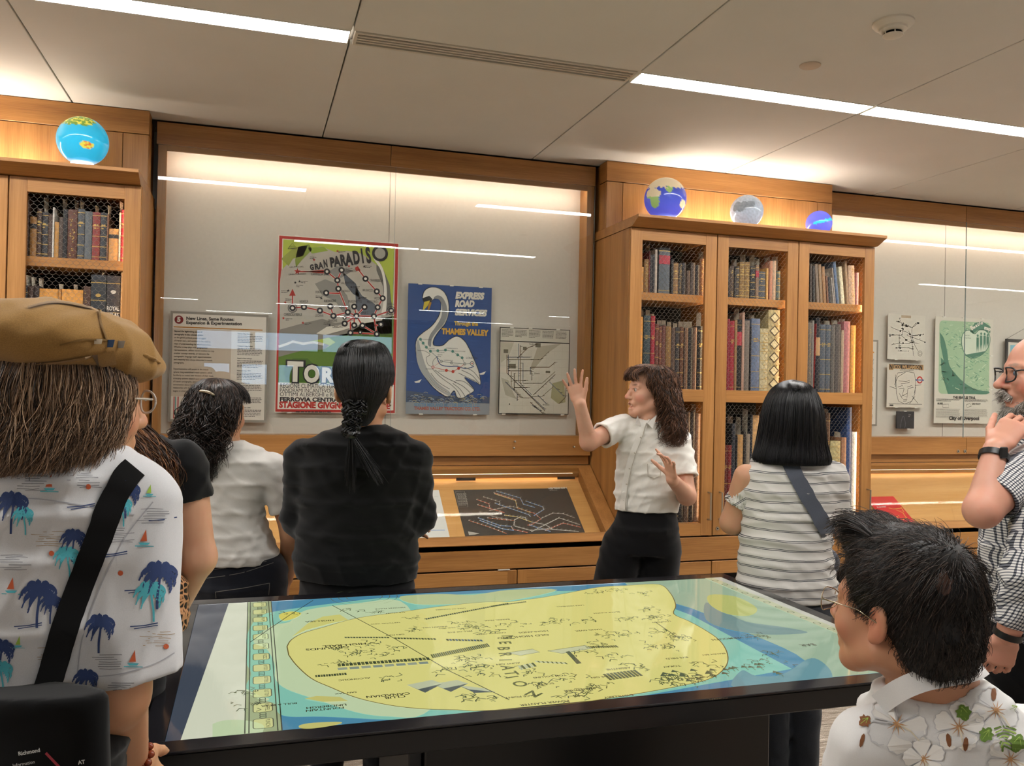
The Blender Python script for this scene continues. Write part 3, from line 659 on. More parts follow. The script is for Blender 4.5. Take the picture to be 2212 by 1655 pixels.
# ---- swan poster
t, s = wallposter('poster', 'blue poster of a white swan carrying a bus route map', 'poster', 0.860, 1.369, 1.423, 2.19, ink('#2c4c86'), clips=[(0.93, 2.19), (1.12, 2.19), (1.30, 2.19), (0.95, 1.423), (1.28, 1.423)])
SW, SG, SD, BLU = ink('#e0dcd2'), ink('#8d8f90'), ink('#25292e'), ink('#2c4c86')
r_ = random.Random(3)
for i in range(90):
    x, z = r_.uniform(.866, 1.33), r_.uniform(1.62, 2.17); s.rect((x, z), (x+r_.uniform(.01, .05), z+.0012), ink('#4a6ca4') if i % 2 else ink('#1e3a70'), 1, 'water')
s.rect((.8605, 1.4235), (1.3685, 1.492), ink('#8b9096'), 2)
s.poly([(.8605, 1.492), (1.3685, 1.492), (1.3685, 1.53), (1.3, 1.52), (1.2, 1.535), (1.05, 1.53), (.95, 1.55), (.8605, 1.56)], ink('#44546e'), 2, 'shore')
for i in range(120):
    x, z = r_.uniform(.865, 1.34), 1.488+abs(r_.gauss(0, .028)); s.line([(x, z), (x+.007, z+.005), (x+.018, z+.004), (x+.024, z-.001)], .0025, (ink('#b7ac7e'), ink('#2a2f38'), ink('#9fb0c0'))[i % 3], 3, 'shore')
neck = smooth_pts([(0.9462,2.1055),(0.9566,2.1493),(0.9886,2.1719),(1.0328,2.1726),(1.0750,2.1488),(1.1010,2.0960),(1.1059,2.0352),(1.0860,1.9645),(1.0472,1.9150),(1.0173,1.8661),(1.0198,1.8314),(1.0711,1.8315),(1.1148,1.8697),(1.1592,1.8888),(1.2047,1.8642),(1.2422,1.8040),(1.2754,1.7347),(1.2995,1.6736),(1.3083,1.6050),(1.2640,1.6331),(1.2094,1.6450),(1.2465,1.6020),(1.2699,1.5672),(1.2297,1.5401),(1.2030,1.5221),(1.1670,1.5259),(1.1482,1.5649),(1.1133,1.5294),(1.0684,1.5460),(1.0144,1.5884),(0.9603,1.6564),(0.9282,1.7246),(0.9117,1.8018),(0.9165,1.8623),(0.9463,1.8980),(0.9981,1.9390),(1.0367,1.9885),(1.0560,2.0415),(1.0549,2.0894),(1.0340,2.1144),(1.0121,2.1046),(0.9931,2.0863),(0.9688,2.0720)], 5, True)
s.line(neck, .004, SD, 4, 'swan_outline', True); s.poly(neck, SW, 4, 'swan')
sh = smooth_pts([(1.0120,2.1089),(1.0337,2.1274),(1.0650,2.1160),(1.0909,2.0694),(1.0958,2.0085),(1.0729,1.9552),(1.0340,1.9101),(1.0067,1.8657),(1.0006,1.8221),(0.9826,1.8388),(0.9947,1.8912),(1.0246,1.9358),(1.0587,1.9981),(1.0644,2.0593),(1.0458,2.1019)], 4, True)
s.poly(sh, SG, 5, 'swan_shade')
s.poly(smooth_pts([(0.9226,1.8625),(0.9489,1.7771),(0.9860,1.6830),(1.0494,1.6065),(1.1216,1.5557),(1.1132,1.5337),(1.0323,1.5801),(0.9513,1.6648),(0.9161,1.7588)], 4, True), ink('#a9aaa8'), 5, 'swan_shade')
s.poly([(0.9435,2.1054),(0.9853,2.1223),(1.0051,2.1042),(0.9932,2.0837),(0.9556,2.0749)], SD, 6, 'swan_beak'); s.poly([(0.9554,2.0844),(0.9903,2.0948),(0.9778,2.0638),(0.9478,2.0295)], ink('#c9b53a'), 7, 'swan_beak'); s.poly([(0.9860,2.0902),(1.0003,2.0823),(0.9854,2.0347),(0.9766,2.0378)], ink('#b8862e'), 6, 'swan_beak')
for a, b, c in [((1.0122,1.6924),(1.0664,1.6416),(1.1296,1.5995)),((1.0300,1.6842),(1.0930,1.6423),(1.1606,1.6133)),((1.0040,1.6661),(1.0492,1.6151),(1.1212,1.5731)),((0.9957,1.6399),(1.0409,1.5889),(1.1128,1.5512)),((1.1905,1.6884),(1.2543,1.6593),(1.3008,1.6119)),((1.2081,1.7064),(1.2629,1.6815),(1.3049,1.6341)),((1.1729,1.6704),(1.2366,1.6413),(1.2824,1.6203)),((1.1559,1.6263),(1.2100,1.6187),(1.2652,1.5760)),((1.1471,1.6173),(1.2015,1.5922),(1.2475,1.5536)),((1.1383,1.6084),(1.1839,1.5744),(1.2164,1.5311)),((1.1296,1.5995),(1.1662,1.5653),(1.1895,1.5263))]:
    s.line(smooth_pts([a, b, c], 5), .007, ink('#d8d5cc'), 6, 'feathers'); s.line(smooth_pts([a, b, c], 5), .0025, SD, 7, 'feathers')
G1, R1 = ink('#4f8378'), ink('#c0402e')
gl = [(0.9383,1.8631),(0.9545,1.8412),(0.9743,1.8177),(0.9994,1.7952),(1.0435,1.7992),(1.0895,1.8051),(1.1342,1.7987),(1.1651,1.7787),(1.1925,1.7621),(1.2095,1.7257)]; gl2 = [(0.9994,1.7952),(1.0336,1.7659),(1.0661,1.7373),(1.1286,1.7304),(1.2095,1.7257),(1.2546,1.7297)]; rl = [(1.0661,1.7373),(1.0164,1.7012),(1.0983,1.6842),(1.1386,1.6783),(1.1723,1.6984),(1.2095,1.7257)]
s.line(gl, .003, ink('#7a8a86'), 6, 'route_lines'); s.line(gl2, .003, ink('#7a8a86'), 6, 'route_lines'); s.line(rl, .003, R1, 6, 'route_lines')
s.line(smooth_pts([(1.0371,1.7669),(1.0602,1.7198),(1.1094,1.7081),(1.1630,1.7095),(1.2173,1.6979),(1.2668,1.7124)], 5), .005, ink('#33507f'), 6, 'route_lines')
s.line(smooth_pts([(0.9222,1.7978),(0.9660,1.7949),(0.9972,1.7743),(0.9756,1.7563),(0.9853,1.7176),(1.0075,1.7053)], 5), .0022, SD, 6, 'route_lines'); s.line(smooth_pts([(1.0210,1.6926),(1.0157,1.7358),(1.0459,1.7671),(1.0637,1.7634)], 4), .0022, SD, 6, 'route_lines')
for c in gl: s.disc(c, .0085, G1, 7, 'stations')
for c in gl2[2:5]: s.disc(c, .0085, ink('#5a6468'), 7, 'stations'); s.disc(c, .0055, SW, 8, 'stations'); s.disc(c, .0025, SD, 9, 'stations')
for c in rl[1:5]: s.disc(c, .009, R1, 7, 'stations')
s.disc((1.0164,1.7012), .005, SW, 8, 'stations'); s.disc((1.2546,1.7297), .013, SD, 7, 'stations'); s.disc((1.2546,1.7297), .010, SW, 8, 'stations'); s.disc((1.2546,1.7297), .004, R1, 9, 'stations')
for tx, a, h in [('WORCESTER',(0.9488,1.8601),.006),('LONDON',(1.2160,1.7567),.011),('OXFORD',(0.9877,1.8078),.006),('MAIDENHEAD',(1.0802,1.7412),.006),('READING',(0.9727,1.6870),.006),('HIGH WYCOMBE',(1.1432,1.7973),.006),('HENLEY',(1.0414,1.7731),.006),('SLOUGH',(1.1360,1.7149),.006),('STOKENCHURCH',(1.0938,1.8131),.006),('AYLESBURY',(1.0473,1.7872),.005),('NEWBURY',(1.0479,1.6759),.006)]: s.text(tx, a, h, SD, l=9)
YEL = ink('#d8b24a'); CRM = ink('#dfd9cc')
s.text('EXPRESS', (1.1435,2.1157), .036, CRM, p1=(1.3173,2.1193), bold=.07, shear=.2); s.text('ROAD', (1.1428,2.0675), .034, CRM, p1=(1.2591,2.0714), bold=.07, shear=.2); s.text('SERVICES', (1.1439,2.0168), .034, CRM, p1=(1.3359,2.0185), bold=.07, shear=.2)
s.text('Through the', (1.1416,1.9555), .022, YEL, p1=(1.2861,1.9580), bold=.04); s.text('THAMES VALLEY', (1.0652,1.9009), .032, ink('#d9a94a'), p1=(1.3495,1.9005), bold=.06)
s.text('SOUTH MIDLAND MOTOR SERVICES LTD.', (0.9093,1.4673), .019, ink('#5f86a8'), p1=(1.3103,1.4701), bold=.04); s.text('THAMES VALLEY TRACTION CO. LTD.', (0.9089,1.4475), .019, ink('#a85a4a'), p1=(1.3116,1.4481), bold=.04)
for c in [(0.9262,1.6124),(1.3178,1.6697)]: s.poly([(c[0]-.02, c[1]), (c[0], c[1]+.006), (c[0]+.025, c[1]+.016), (c[0]+.012, c[1]-.004), (c[0]-.01, c[1]-.006)], SW, 5)
s.done(t)

# ---- subway diagram
t, s = wallposter('poster', 'small beige subway diagram in a thin black frame', 'poster', 1.424, 1.880, 1.428, 1.957, ink('#cfc8b8'), clips=[(1.5, 1.957), (1.62, 1.957), (1.8, 1.957), (1.46, 1.428), (1.84, 1.428)])
BLK, BRN, TAN = ink('#1d1b1a'), ink('#6b5136'), ink('#8f8571')
s.line([(1.427, 1.431), (1.877, 1.431), (1.877, 1.954), (1.427, 1.954)], .006, BLK, 2, 'border', True); s.line([(1.427, 1.872), (1.877, 1.872)], .006, BLK, 2, 'border')
for i in range(5): s.grey((1.437+.087*i, 1.94), .075, 6, .008, .0025, BLK, 2, seed=i+3)
s.poly([(1.4333,1.8637),(1.5170,1.8667),(1.4816,1.7763),(1.4359,1.7393)], ink('#bdb5a2'), 2); s.poly([(1.6684,1.8451),(1.8215,1.8686),(1.7266,1.8019),(1.6430,1.7003),(1.6239,1.7088)], ink('#b5ac98'), 2); s.poly([(1.4378,1.6505),(1.4680,1.5443),(1.5432,1.5188),(1.5239,1.5453),(1.4846,1.6337)], ink('#b9b19f'), 2); s.poly([(1.7688,1.6221),(1.8457,1.6420),(1.8583,1.5057),(1.8101,1.4959),(1.7612,1.5314)], ink('#a9a37c'), 2)
for (a, b) in [((1.4509,1.8216),(1.4792,1.7994)),((1.5738,1.8419),(1.5978,1.8212)),((1.6537,1.8671),(1.6875,1.8413)),((1.4825,1.7353),(1.5298,1.7063)),((1.7240,1.6979),(1.7531,1.6851))]: s.rect(a, b, ink('#77705f'), 3)
LN = [[(1.4720,1.7894),(1.4744,1.6780),(1.6275,1.5382),(1.7246,1.4495)],[(1.4813,1.7896),(1.4839,1.6694),(1.5506,1.6084),(1.6757,1.5029),(1.7244,1.4585)],[(1.5021,1.6877),(1.5040,1.5985),(1.5805,1.5284),(1.6183,1.5290)],[(1.5210,1.6792),(1.5233,1.5721),(1.5711,1.5282)],[(1.5452,1.8588),(1.5502,1.6263),(1.6368,1.5473)],[(1.5548,1.8502),(1.5598,1.6175)],[(1.4723,1.7742),(1.6224,1.7788)],[(1.4726,1.7600),(1.6891,1.7665),(1.7454,1.8206)],[(1.4834,1.6916),(1.6336,1.6956),(1.6349,1.6372)],[(1.5759,1.7434),(1.5786,1.6180),(1.6923,1.6204)],[(1.6237,1.7178),(1.7475,1.7212),(1.7853,1.7539)],[(1.6246,1.6729),(1.6237,1.7178)],[(1.5786,1.6180),(1.7018,1.6206),(1.7865,1.6950)],[(1.6463,1.5475),(1.7869,1.6769)],[(1.7494,1.6307),(1.8528,1.5375)],[(1.8149,1.4960),(1.8577,1.5375),(1.8609,1.6150)],[(1.6748,1.5480),(1.7332,1.4948)],[(1.6275,1.5382),(1.7035,1.5395),(1.7789,1.6042)],[(1.6283,1.5022),(1.7154,1.4313)],[(1.6381,1.4844),(1.6959,1.4492)],[(1.5378,1.7691),(1.6023,1.8339),(1.6680,1.8632)],[(1.4662,1.6244),(1.5424,1.5546),(1.5434,1.5099)],[(1.5126,1.6344),(1.5971,1.6363)],[(1.5229,1.5900),(1.6075,1.5917)],[(1.4822,1.7496),(1.4833,1.6961)]]
for i, L in enumerate(LN): s.line(L, .0038, (BRN, ink('#4a5568'), TAN, ink('#5d4a3a'), ink('#707a86'))[i % 5], 4, 'route_lines')
r_ = random.Random(5)
for i in range(150):
    L = LN[r_.randrange(len(LN))]; k = r_.randrange(len(L)-1); q = r_.random(); x = L[k][0]+(L[k+1][0]-L[k][0])*q; z = L[k][1]+(L[k+1][1]-L[k][1])*q
    s.rect((x+.003, z), (x+.003+r_.uniform(.006, .014), z+.0018), BLK, 5, 'small_print'); 
    if i % 3 == 0: s.disc((x, z), .0022, BLK, 5, 'stations', 8)
for i in range(9): s.line([(1.43+.05*i, 1.435), (1.43+.05*i, 1.868)], .0008, ink('#b8b09d'), 2, 'grid'); s.line([(1.43, 1.435+.048*i), (1.874, 1.435+.048*i)], .0008, ink('#b8b09d'), 2, 'grid')
s.text('The Bronx', (1.6112,1.8557), .008, BLK); s.text('Queens', (1.6482,1.6770), .008, BLK); s.text('Manhattan', (1.4969,1.7143), .007, BLK); s.text('Brooklyn', (1.7095,1.4854), .008, BLK)
s.disc((1.4943,1.4895), .004, BLK, 4); s.done(t)

# ---- text panel
t, s = wallposter('info_panel', 'grey framed text panel with a red circle and a large black heading', 'sign', -0.432, 0.076, 1.366, 1.966, mat('panel_frame_grey', '#8d857a', 0.5), parts_y=4.885, thick=0.02)
PW, TK = ink('#d9d0c4'), ink('#25211f')
s.rect((-.420, 1.380), (.064, 1.953), PW, 1); s.disc((-0.3892,1.9196), .0225, ink('#7c1f22'), 3, 'number_badge', 32)
s.text('5', (-0.3985,1.9090), .024, PW, l=4, part='lettering', bold=.06)
s.text('New Lines, Same Routes:', (-0.3529,1.9205), .0165, TK, p1=(-0.1045,1.9256), bold=.035); s.text('Expansion & Experimentation', (-0.3524,1.8982), .0165, TK, p1=(-0.0639,1.9027), bold=.035)
s.rect((-0.4156,1.8828), (0.0457,1.8771), ink('#b97a2a'), 2)
s.rect((-.420, 1.505), (-.118, 1.872), ink('#c2b2a0'), 2)
body = ['Beyond the legitimizing power of', 'cartography in the colonial sphere', 'or the global political power struggles', 'of transit wars, and continue to be, used as', 'ways of understanding the world around us.', 'Whether a map plays with geographical', 'representations, utilizes transit tradition to map', 'another concept entirely, or reinvents the', 'cartographic language itself, experimentation', 'and creativity have always abounded in transit', 'cartography.', '', 'Experimentation still occurs in the transit', 'sphere: long established transit systems utilize', 'familiarity to create new versions of their maps,', 'emerging systems expand upon existing forms', 'of transit cartography, and an international', "conversation about how transit's reflexive", 'relationship with the city can impact transit', 'begins to emerge.']
for i, b in enumerate(body): s.text(b, (-.411, 1.853-.0170*i), .0086, TK, l=4, bold=.03 if i < 2 else .012, sx=.84)
for i in range(7):
    z = 1.853-.068*i; s.text(['Subway Map Redrawn', 'Transport map, folded', 'Sketch of the railways', 'Network map, 1977', 'Diagram of the city', 'London, 1920', 'Map of the year 2000'][i], (-.085, z), .006, TK, bold=.03, l=4); s.grey((-.085, z-.012), .135, 5, .0085, .0032, TK, 3, seed=i)
for i, (x, w, c) in enumerate([(-.407, .005, '#b1342f'), (-.400, .006, '#6f9a98'), (-.387, .006, '#b1342f'), (-.338, .004, '#7a2230'), (-.333, .006, '#5f8f8a'), (-.327, .006, '#3f7f5a'), (-.320, .008, '#2f4f9a')]): s.rect((x, 1.385 if i == 0 else 1.41), (x+w, 1.503), ink(c), 3, 'stripes')
s.line(smooth_pts([(-.397, 1.42), (-.394, 1.403), (-.37, 1.401), (-.31, 1.401)], 4), .006, ink('#6f9a98'), 3, 'stripes'); s.line([(-.384, 1.413), (-.31, 1.412)], .006, ink('#b1342f'), 3, 'stripes')
s.done(t)

# ---- right hand case
t, s = wallposter('info_panel', 'grey framed text panel half hidden behind the right side of the three globe bookcase', 'sign', 3.72, 4.185, 1.376, 1.977, mat('panel_frame_grey', '#8d857a'), parts_y=4.885, thick=0.02)
s.rect((3.732, 1.388), (4.171, 1.965), PW, 1); s.rect((3.745, 1.885), (4.15, 1.895), ink('#b97a2a'), 2)
for i in range(7): s.grey((4.06, 1.84-.065*i), .09, 5, .009, .0035, TK, 2, seed=i)
s.grey((3.76, 1.84), .26, 24, .017, .007, TK, 2, seed=9); s.done(t)
t, s = wallposter('poster', 'white hand drawn black line tube map hung above the line portrait', 'poster', 4.277, 4.601, 1.847, 2.168, ink('#d3ccbf'), clips=[(4.35, 1.847), (4.53, 1.847)])
BK = ink('#201e1d'); s.rect((4.39, 2.145), (4.475, 2.163), ink('#b9a58c'), 2)
TL = [[(4.3731,2.1405),(4.4012,2.0972),(4.4422,2.0878)],[(4.3466,2.1171),(4.4284,2.0983),(4.4834,2.0783),(4.5376,2.1142)],[(4.3002,2.0763),(4.3613,2.0566),(4.4294,2.0482),(4.4846,2.0224),(4.5395,2.0246)],[(4.2948,2.0151),(4.3892,2.0188),(4.4582,1.9768),(4.5406,1.9685)],[(4.3096,1.9492),(4.3768,1.9627),(4.4584,1.9656),(4.4992,1.9783)],[(4.3755,2.0294),(4.3773,1.9405)],[(4.4014,2.0861),(4.4028,2.0193)],[(4.4566,2.0549),(4.4855,1.9778),(4.5013,1.8776)],[(4.5418,1.9125),(4.4992,1.9783),(4.4837,2.0671),(4.5239,2.1136)],[(4.3505,1.9284),(4.4591,1.9321),(4.5004,1.9224)],[(4.3645,1.9067),(4.4459,1.9094)],[(4.4846,2.0224),(4.5807,2.0318)],[(4.4436,2.0209),(4.5956,1.9817)]]
for L in TL: s.line(smooth_pts(L, 3), .0025, BK, 2, 'route_lines')
r_ = random.Random(8)
for i in range(90):
    L = smooth_pts(TL[r_.randrange(len(TL))], 3); p = L[r_.randrange(len(L))]; a = r_.uniform(.004, .012); s.rect((p[0]+r_.uniform(-.012, .01), p[1]+r_.uniform(-.01, .01)), (p[0]+a, p[1]+.003+r_.uniform(-.004, .004)), BK, 3, 'small_print')
s.ring((4.5587,1.8963), .020, .002, BK, 3); s.ring((4.5587,1.8963), .012, .002, BK, 3); s.done(t)
t, s = wallposter('poster', 'white poster of an angular line drawn face beneath a black name banner', 'poster', 4.277, 4.600, 1.508, 1.812, ink('#d6cdbf'), clips=[(4.36, 1.508), (4.53, 1.508)])
s.rect((4.2909,1.8135), (4.5915,1.7816), BK, 2); s.rect((4.2909,1.8135), (4.3295,1.7724), ink('#b98c58'), 3); s.rect((4.5521,1.8142), (4.5916,1.7760), ink('#b98c58'), 3)
s.text('N', (4.2957,1.7782), .032, BK, w=.026, l=4, bold=.05); s.text('ICOL WILLIAMSO', (4.3333,1.7814), .024, ink('#c9a070'), p1=(4.5500,1.7850), l=4, bold=.04); s.text('N', (4.5556,1.7807), .032, BK, w=.026, l=4, bold=.05)
s.text('LATE IN LONDON', (4.3849,1.7695), .010, BK, p1=(4.5036,1.7692), l=4)
FL = [[(4.3522,1.7175),(4.3677,1.7512),(4.4490,1.7645),(4.5107,1.7549),(4.5256,1.6993),(4.5206,1.6096),(4.4944,1.5533),(4.4334,1.5323),(4.3787,1.5515),(4.3599,1.6067),(4.3522,1.7175)],[(4.3424,1.6674),(4.3683,1.7235),(4.4355,1.7585)],[(4.3756,1.6959),(4.4437,1.6918),(4.4707,1.7036),(4.4711,1.6869),(4.3964,1.6741)],[(4.3698,1.6513),(4.4102,1.6633),(4.4242,1.6457),(4.3835,1.6427)],[(4.4513,1.6530),(4.4920,1.6650),(4.5060,1.6519),(4.4583,1.6442)],[(4.4243,1.6413),(4.4116,1.5965),(4.4528,1.5805),(4.4583,1.6420)],[(4.3983,1.5852),(4.4522,1.6084)],[(4.4191,1.5633),(4.4530,1.5683),(4.4465,1.5548),(4.4193,1.5521)],[(4.2996,1.6554),(4.3565,1.6399)],[(4.5195,1.6656),(4.5744,1.6723)],[(4.5266,1.6545),(4.5138,1.6095)],[(4.4935,1.5924),(4.5496,1.5373)],[(4.5211,1.5873),(4.4742,1.5340)],[(4.2941,1.5325),(4.5842,1.5322)],[(4.3477,1.7396),(4.3495,1.6509)],[(4.3843,1.6072),(4.4122,1.5687)]]
for L in FL: s.line(L, .0028, BK, 2, 'line_drawing')
s.disc((4.5599,1.7068), .026, ink('#c4342c'), 3, 'roundel', 28); s.disc((4.5599,1.7068), .016, ink('#d6cdbf'), 4, 'roundel', 24); s.rect((4.5226,1.7104), (4.5945,1.7008), ink('#34508c'), 5, 'roundel'); s.text('LONDON', (4.5352,1.7017), .007, ink('#d6cdbf'), l=6)
s.rect((4.3023,1.5271), (4.3348,1.5165), BK, 2); s.done(t)
t, s = wallposter('picture', 'small black square print hung below the line drawn face', 'picture', 4.360, 4.509, 1.358, 1.480, ink('#26252a'), parts_y=4.89, thick=0.01, clips=[(4.43, 1.482), (4.46, 1.356)])
s.line(smooth_pts([(4.3894,1.3627),(4.3990,1.4184),(4.4148,1.4463),(4.4321,1.3964),(4.4274,1.3608)], 4), .003, ink('#6a6870'), 2); s.line([(4.4160,1.3852),(4.4969,1.4304)], .002, ink('#4a4850'), 2); s.text('MAP', (4.4582,1.4524), .007, ink('#b9b4ae'), l=3); s.grey((4.4584,1.4434), .022, 1, .01, .003, ink('#b9b4ae')); s.done(t)
# green city map
t, s = wallposter('poster', 'tall pale green city map poster with a heart shaped inset', 'poster', 4.692, 5.220, 1.398, 2.168, ink('#d5cec0'), clips=[(4.77, 2.168), (4.95, 2.168), (5.12, 2.168), (5.21, 1.9), (5.21, 1.65)])
GL, GD, GM = ink('#a3bf9c'), ink('#4f7f6a'), ink('#7ba98a')
rr = lambda a, b, r: [p for (cx_, cy_, a0) in ((b[0]-r, b[1]-r, 0), (a[0]+r, b[1]-r, 90), (a[0]+r, a[1]+r, 180), (b[0]-r, a[1]+r, 270)) for p in [(cx_+r*math.cos(math.radians(a0+k*22.5)), cy_+r*math.sin(math.radians(a0+k*22.5))) for k in range(5)]]
s.poly(rr((4.728, 1.612), (5.190, 2.142), .03), GL, 1)
s.poly(smooth_pts([(4.7307,2.0545),(4.7695,2.0107),(4.7996,1.9210),(4.8229,1.8196),(4.8955,1.7418),(4.9971,1.6755),(5.0989,1.6432),(5.1865,1.6356),(5.1796,1.6193),(5.0560,1.6171),(4.9400,1.6629),(4.8246,1.7401)], 4)+[(4.7883,1.7846), (4.7426,1.9531)], GD, 3, 'river')
s.poly([(4.7442,1.8739),(4.8088,1.8192),(4.9245,1.7197),(5.0560,1.6159),(4.8131,1.6115),(4.7536,1.7610)], GD, 2, 'river')
r_ = random.Random(4)
for i in range(260):
    x, z = r_.uniform(4.735, 5.18), r_.uniform(1.64, 2.13); m_ = (GM, GD, ink('#c3d3b4'))[r_.choice([0, 0, 0, 1, 2, 2])]
    a = r_.uniform(-.8, .8); L = r_.uniform(.008, .04); s.line([(x, z), (x+L*math.cos(a), z+L*math.sin(a))], r_.uniform(.002, .007), m_, 3 if x > 4.83 else 2, 'streets')
hp = smooth_pts([(5.0469,2.0556),(5.0897,2.0860),(5.1480,2.0826),(5.1899,2.0380),(5.1797,1.9682),(5.1225,1.9086),(5.0361,1.8772),(4.9709,1.8981),(4.9338,1.9597),(4.9323,2.0339),(4.9672,2.0753),(5.0175,2.0774)], 5, True)
s.poly(hp, ink('#cfd8c4'), 4, 'heart_inset'); s.line(hp, .006, GD, 5, 'heart_inset', True)
for x, y, h in ((975, 945, 120), (1000, 938, 125), (1022, 945, 110), (1040, 950, 90)):
    pass
for c, hgt in (((5.0758,1.9186), .125), ((5.1075,1.9289), .130), ((5.1394,1.9380), .120), ((5.1683,1.9505), .10)):
    s.disc((c[0], c[1]+hgt), .0095, GD, 6, 'figures', 12); s.poly([(c[0]-.011, c[1]+hgt*.9), (c[0]+.011, c[1]+hgt*.9), (c[0]+.012, c[1]+hgt*.5), (c[0]+.008, c[1]), (c[0]+.001, c[1]+hgt*.4), (c[0]-.007, c[1]), (c[0]-.011, c[1]+hgt*.5)], GD, 6, 'figures')
s.poly([(4.9494,1.8974),(5.1512,1.9326),(5.1225,1.9063),(5.0361,1.8783),(4.9710,1.8924)], GD, 5, 'heart_inset')
s.text('John Paul', (4.9579,2.0384), .008, GD, l=6); s.text('George Ringo', (4.9469,2.0196), .008, GD, l=6)
s.poly([(5.0033,2.0711),(5.0452,2.1359),(5.1175,2.1505),(5.1942,2.1134),(5.1923,2.0670),(5.1333,2.0878),(5.0752,2.0854),(5.0324,2.0550)], GD, 5); 
for c, p, a_ in zip('Beatles', [(5.0175,2.0796),(5.0389,2.0920),(5.0574,2.1042),(5.0746,2.1142),(5.0890,2.1217),(5.1005,2.1268),(5.1092,2.1294)], [.6, .5, .4, .3, .2, .1, .05]): s.text(c, p, .030 if c == 'B' else .024, ink('#e2dccf'), l=7, bold=.05, ang=a_)
s.text('map', (5.1332,2.0935), .026, ink('#e2dccf'), p1=(5.1919,2.0843), l=7, bold=.05)
s.text('THE BEATLES TRAIL', (4.8605,1.5783), .018, BK, p1=(5.0669,1.5782), bold=.04)
for x in (4.71, 4.965): s.grey((x, 1.572), .22, 3, .007, .003, BK, 2, seed=int(x*99)); s.grey((x, 1.50), .22, 9, .0075, .0028, ink('#6d675f'), 2, seed=int(x*77))
s.text('BUSES', (4.7219,1.5342), .012, BK, bold=.04); s.text('ON FOOT', (5.0331,1.5364), .012, BK, bold=.04)
s.line([(4.7700,1.5122),(4.7696,1.5349),(4.8217,1.5379),(4.8222,1.5107)], .003, ink('#6d675f'), 3, closed=True); s.line([(4.9827,1.5357),(5.0142,1.5441),(5.0290,1.5248),(4.9889,1.5151)], .003, ink('#6d675f'), 3, closed=True)
s.text('City of Liverpool', (4.8254,1.4244), .024, BK, p1=(5.1034,1.4246), bold=.05)
s.done(t)
t, s = wallposter('picture', 'dark framed pale blue map print on the wall behind the bearded person', 'picture', 5.335, 5.80, 1.452, 2.03, mat('black_picture_frame', '#1d1c1e', 0.4), parts_y=4.885, thick=0.015)
s.rect((5.350, 1.467), (5.785, 2.005), ink('#cfc9bd'), 1); s.rect((5.368, 1.70), (5.77, 1.985), ink('#7fb3c4'), 2); s.poly([(5.40, 1.75), (5.5, 1.9), (5.6, 1.82), (5.72, 1.93), (5.70, 1.76), (5.55, 1.72)], ink('#8fae6a'), 3); s.grey((5.37, 1.67), .38, 12, .016, .006, BK, 2)
for k in (0, 1):
    m = MB(); m.tube([(5.345+.44*k, 4.895, 2.03), (5.565, 4.915, 2.13)], .0012, 5); m.build('hanging_wire', BK, t)
s.done(t)

# ---- items in the desk cases: sheets lie on the sloped floor (coordinates: x, y along the floor plan)
def slopeprint(x0, x1, ya, yb, dep, name, label, cat, m_, th=0.0012):
    t = thing(name, label, cat, ((x0+x1)/2, ya, zs(ya, dep)))
    m = MB(); m.prism([(ya, zs(ya, dep)), (yb, zs(yb, dep)), (yb, zs(yb, dep-th)), (ya, zs(ya, dep-th))], (x0, x1)); m.build('sheet', m_, t)
    u = Vector((1, 0, 0)); v = Vector((0, 1, KS)).normalized()
    return t, Sheet((0, YF, zs(YF, dep-th)), u, v)
KL = math.sqrt(1+KS*KS)
P1, P2, P3, P4 = (1.1225,4.7262), (1.8210,4.7407), (1.8098,4.4384), (1.1133,4.4378)
MX0, MX1, MY0, MY1 = (P1[0]+P4[0])/2, (P2[0]+P3[0])/2, 4.335, (P1[1]+P2[1])/2
t, s = slopeprint(MX0, MX1, MY0, MY1, 0.0745, 'transit_map', 'dark grey transit map sheet with coloured lines lying in the sloped desk case', 'map', ink('#4a4540', .35))
q = lambda p: (p[0], (p[1]-YF)*KL)
PAL = [ink('#7f9cc4'), ink('#c8705a'), ink('#d2b46a'), ink('#b8b2a8'), ink('#9a8d84'), ink('#b56a4a')]
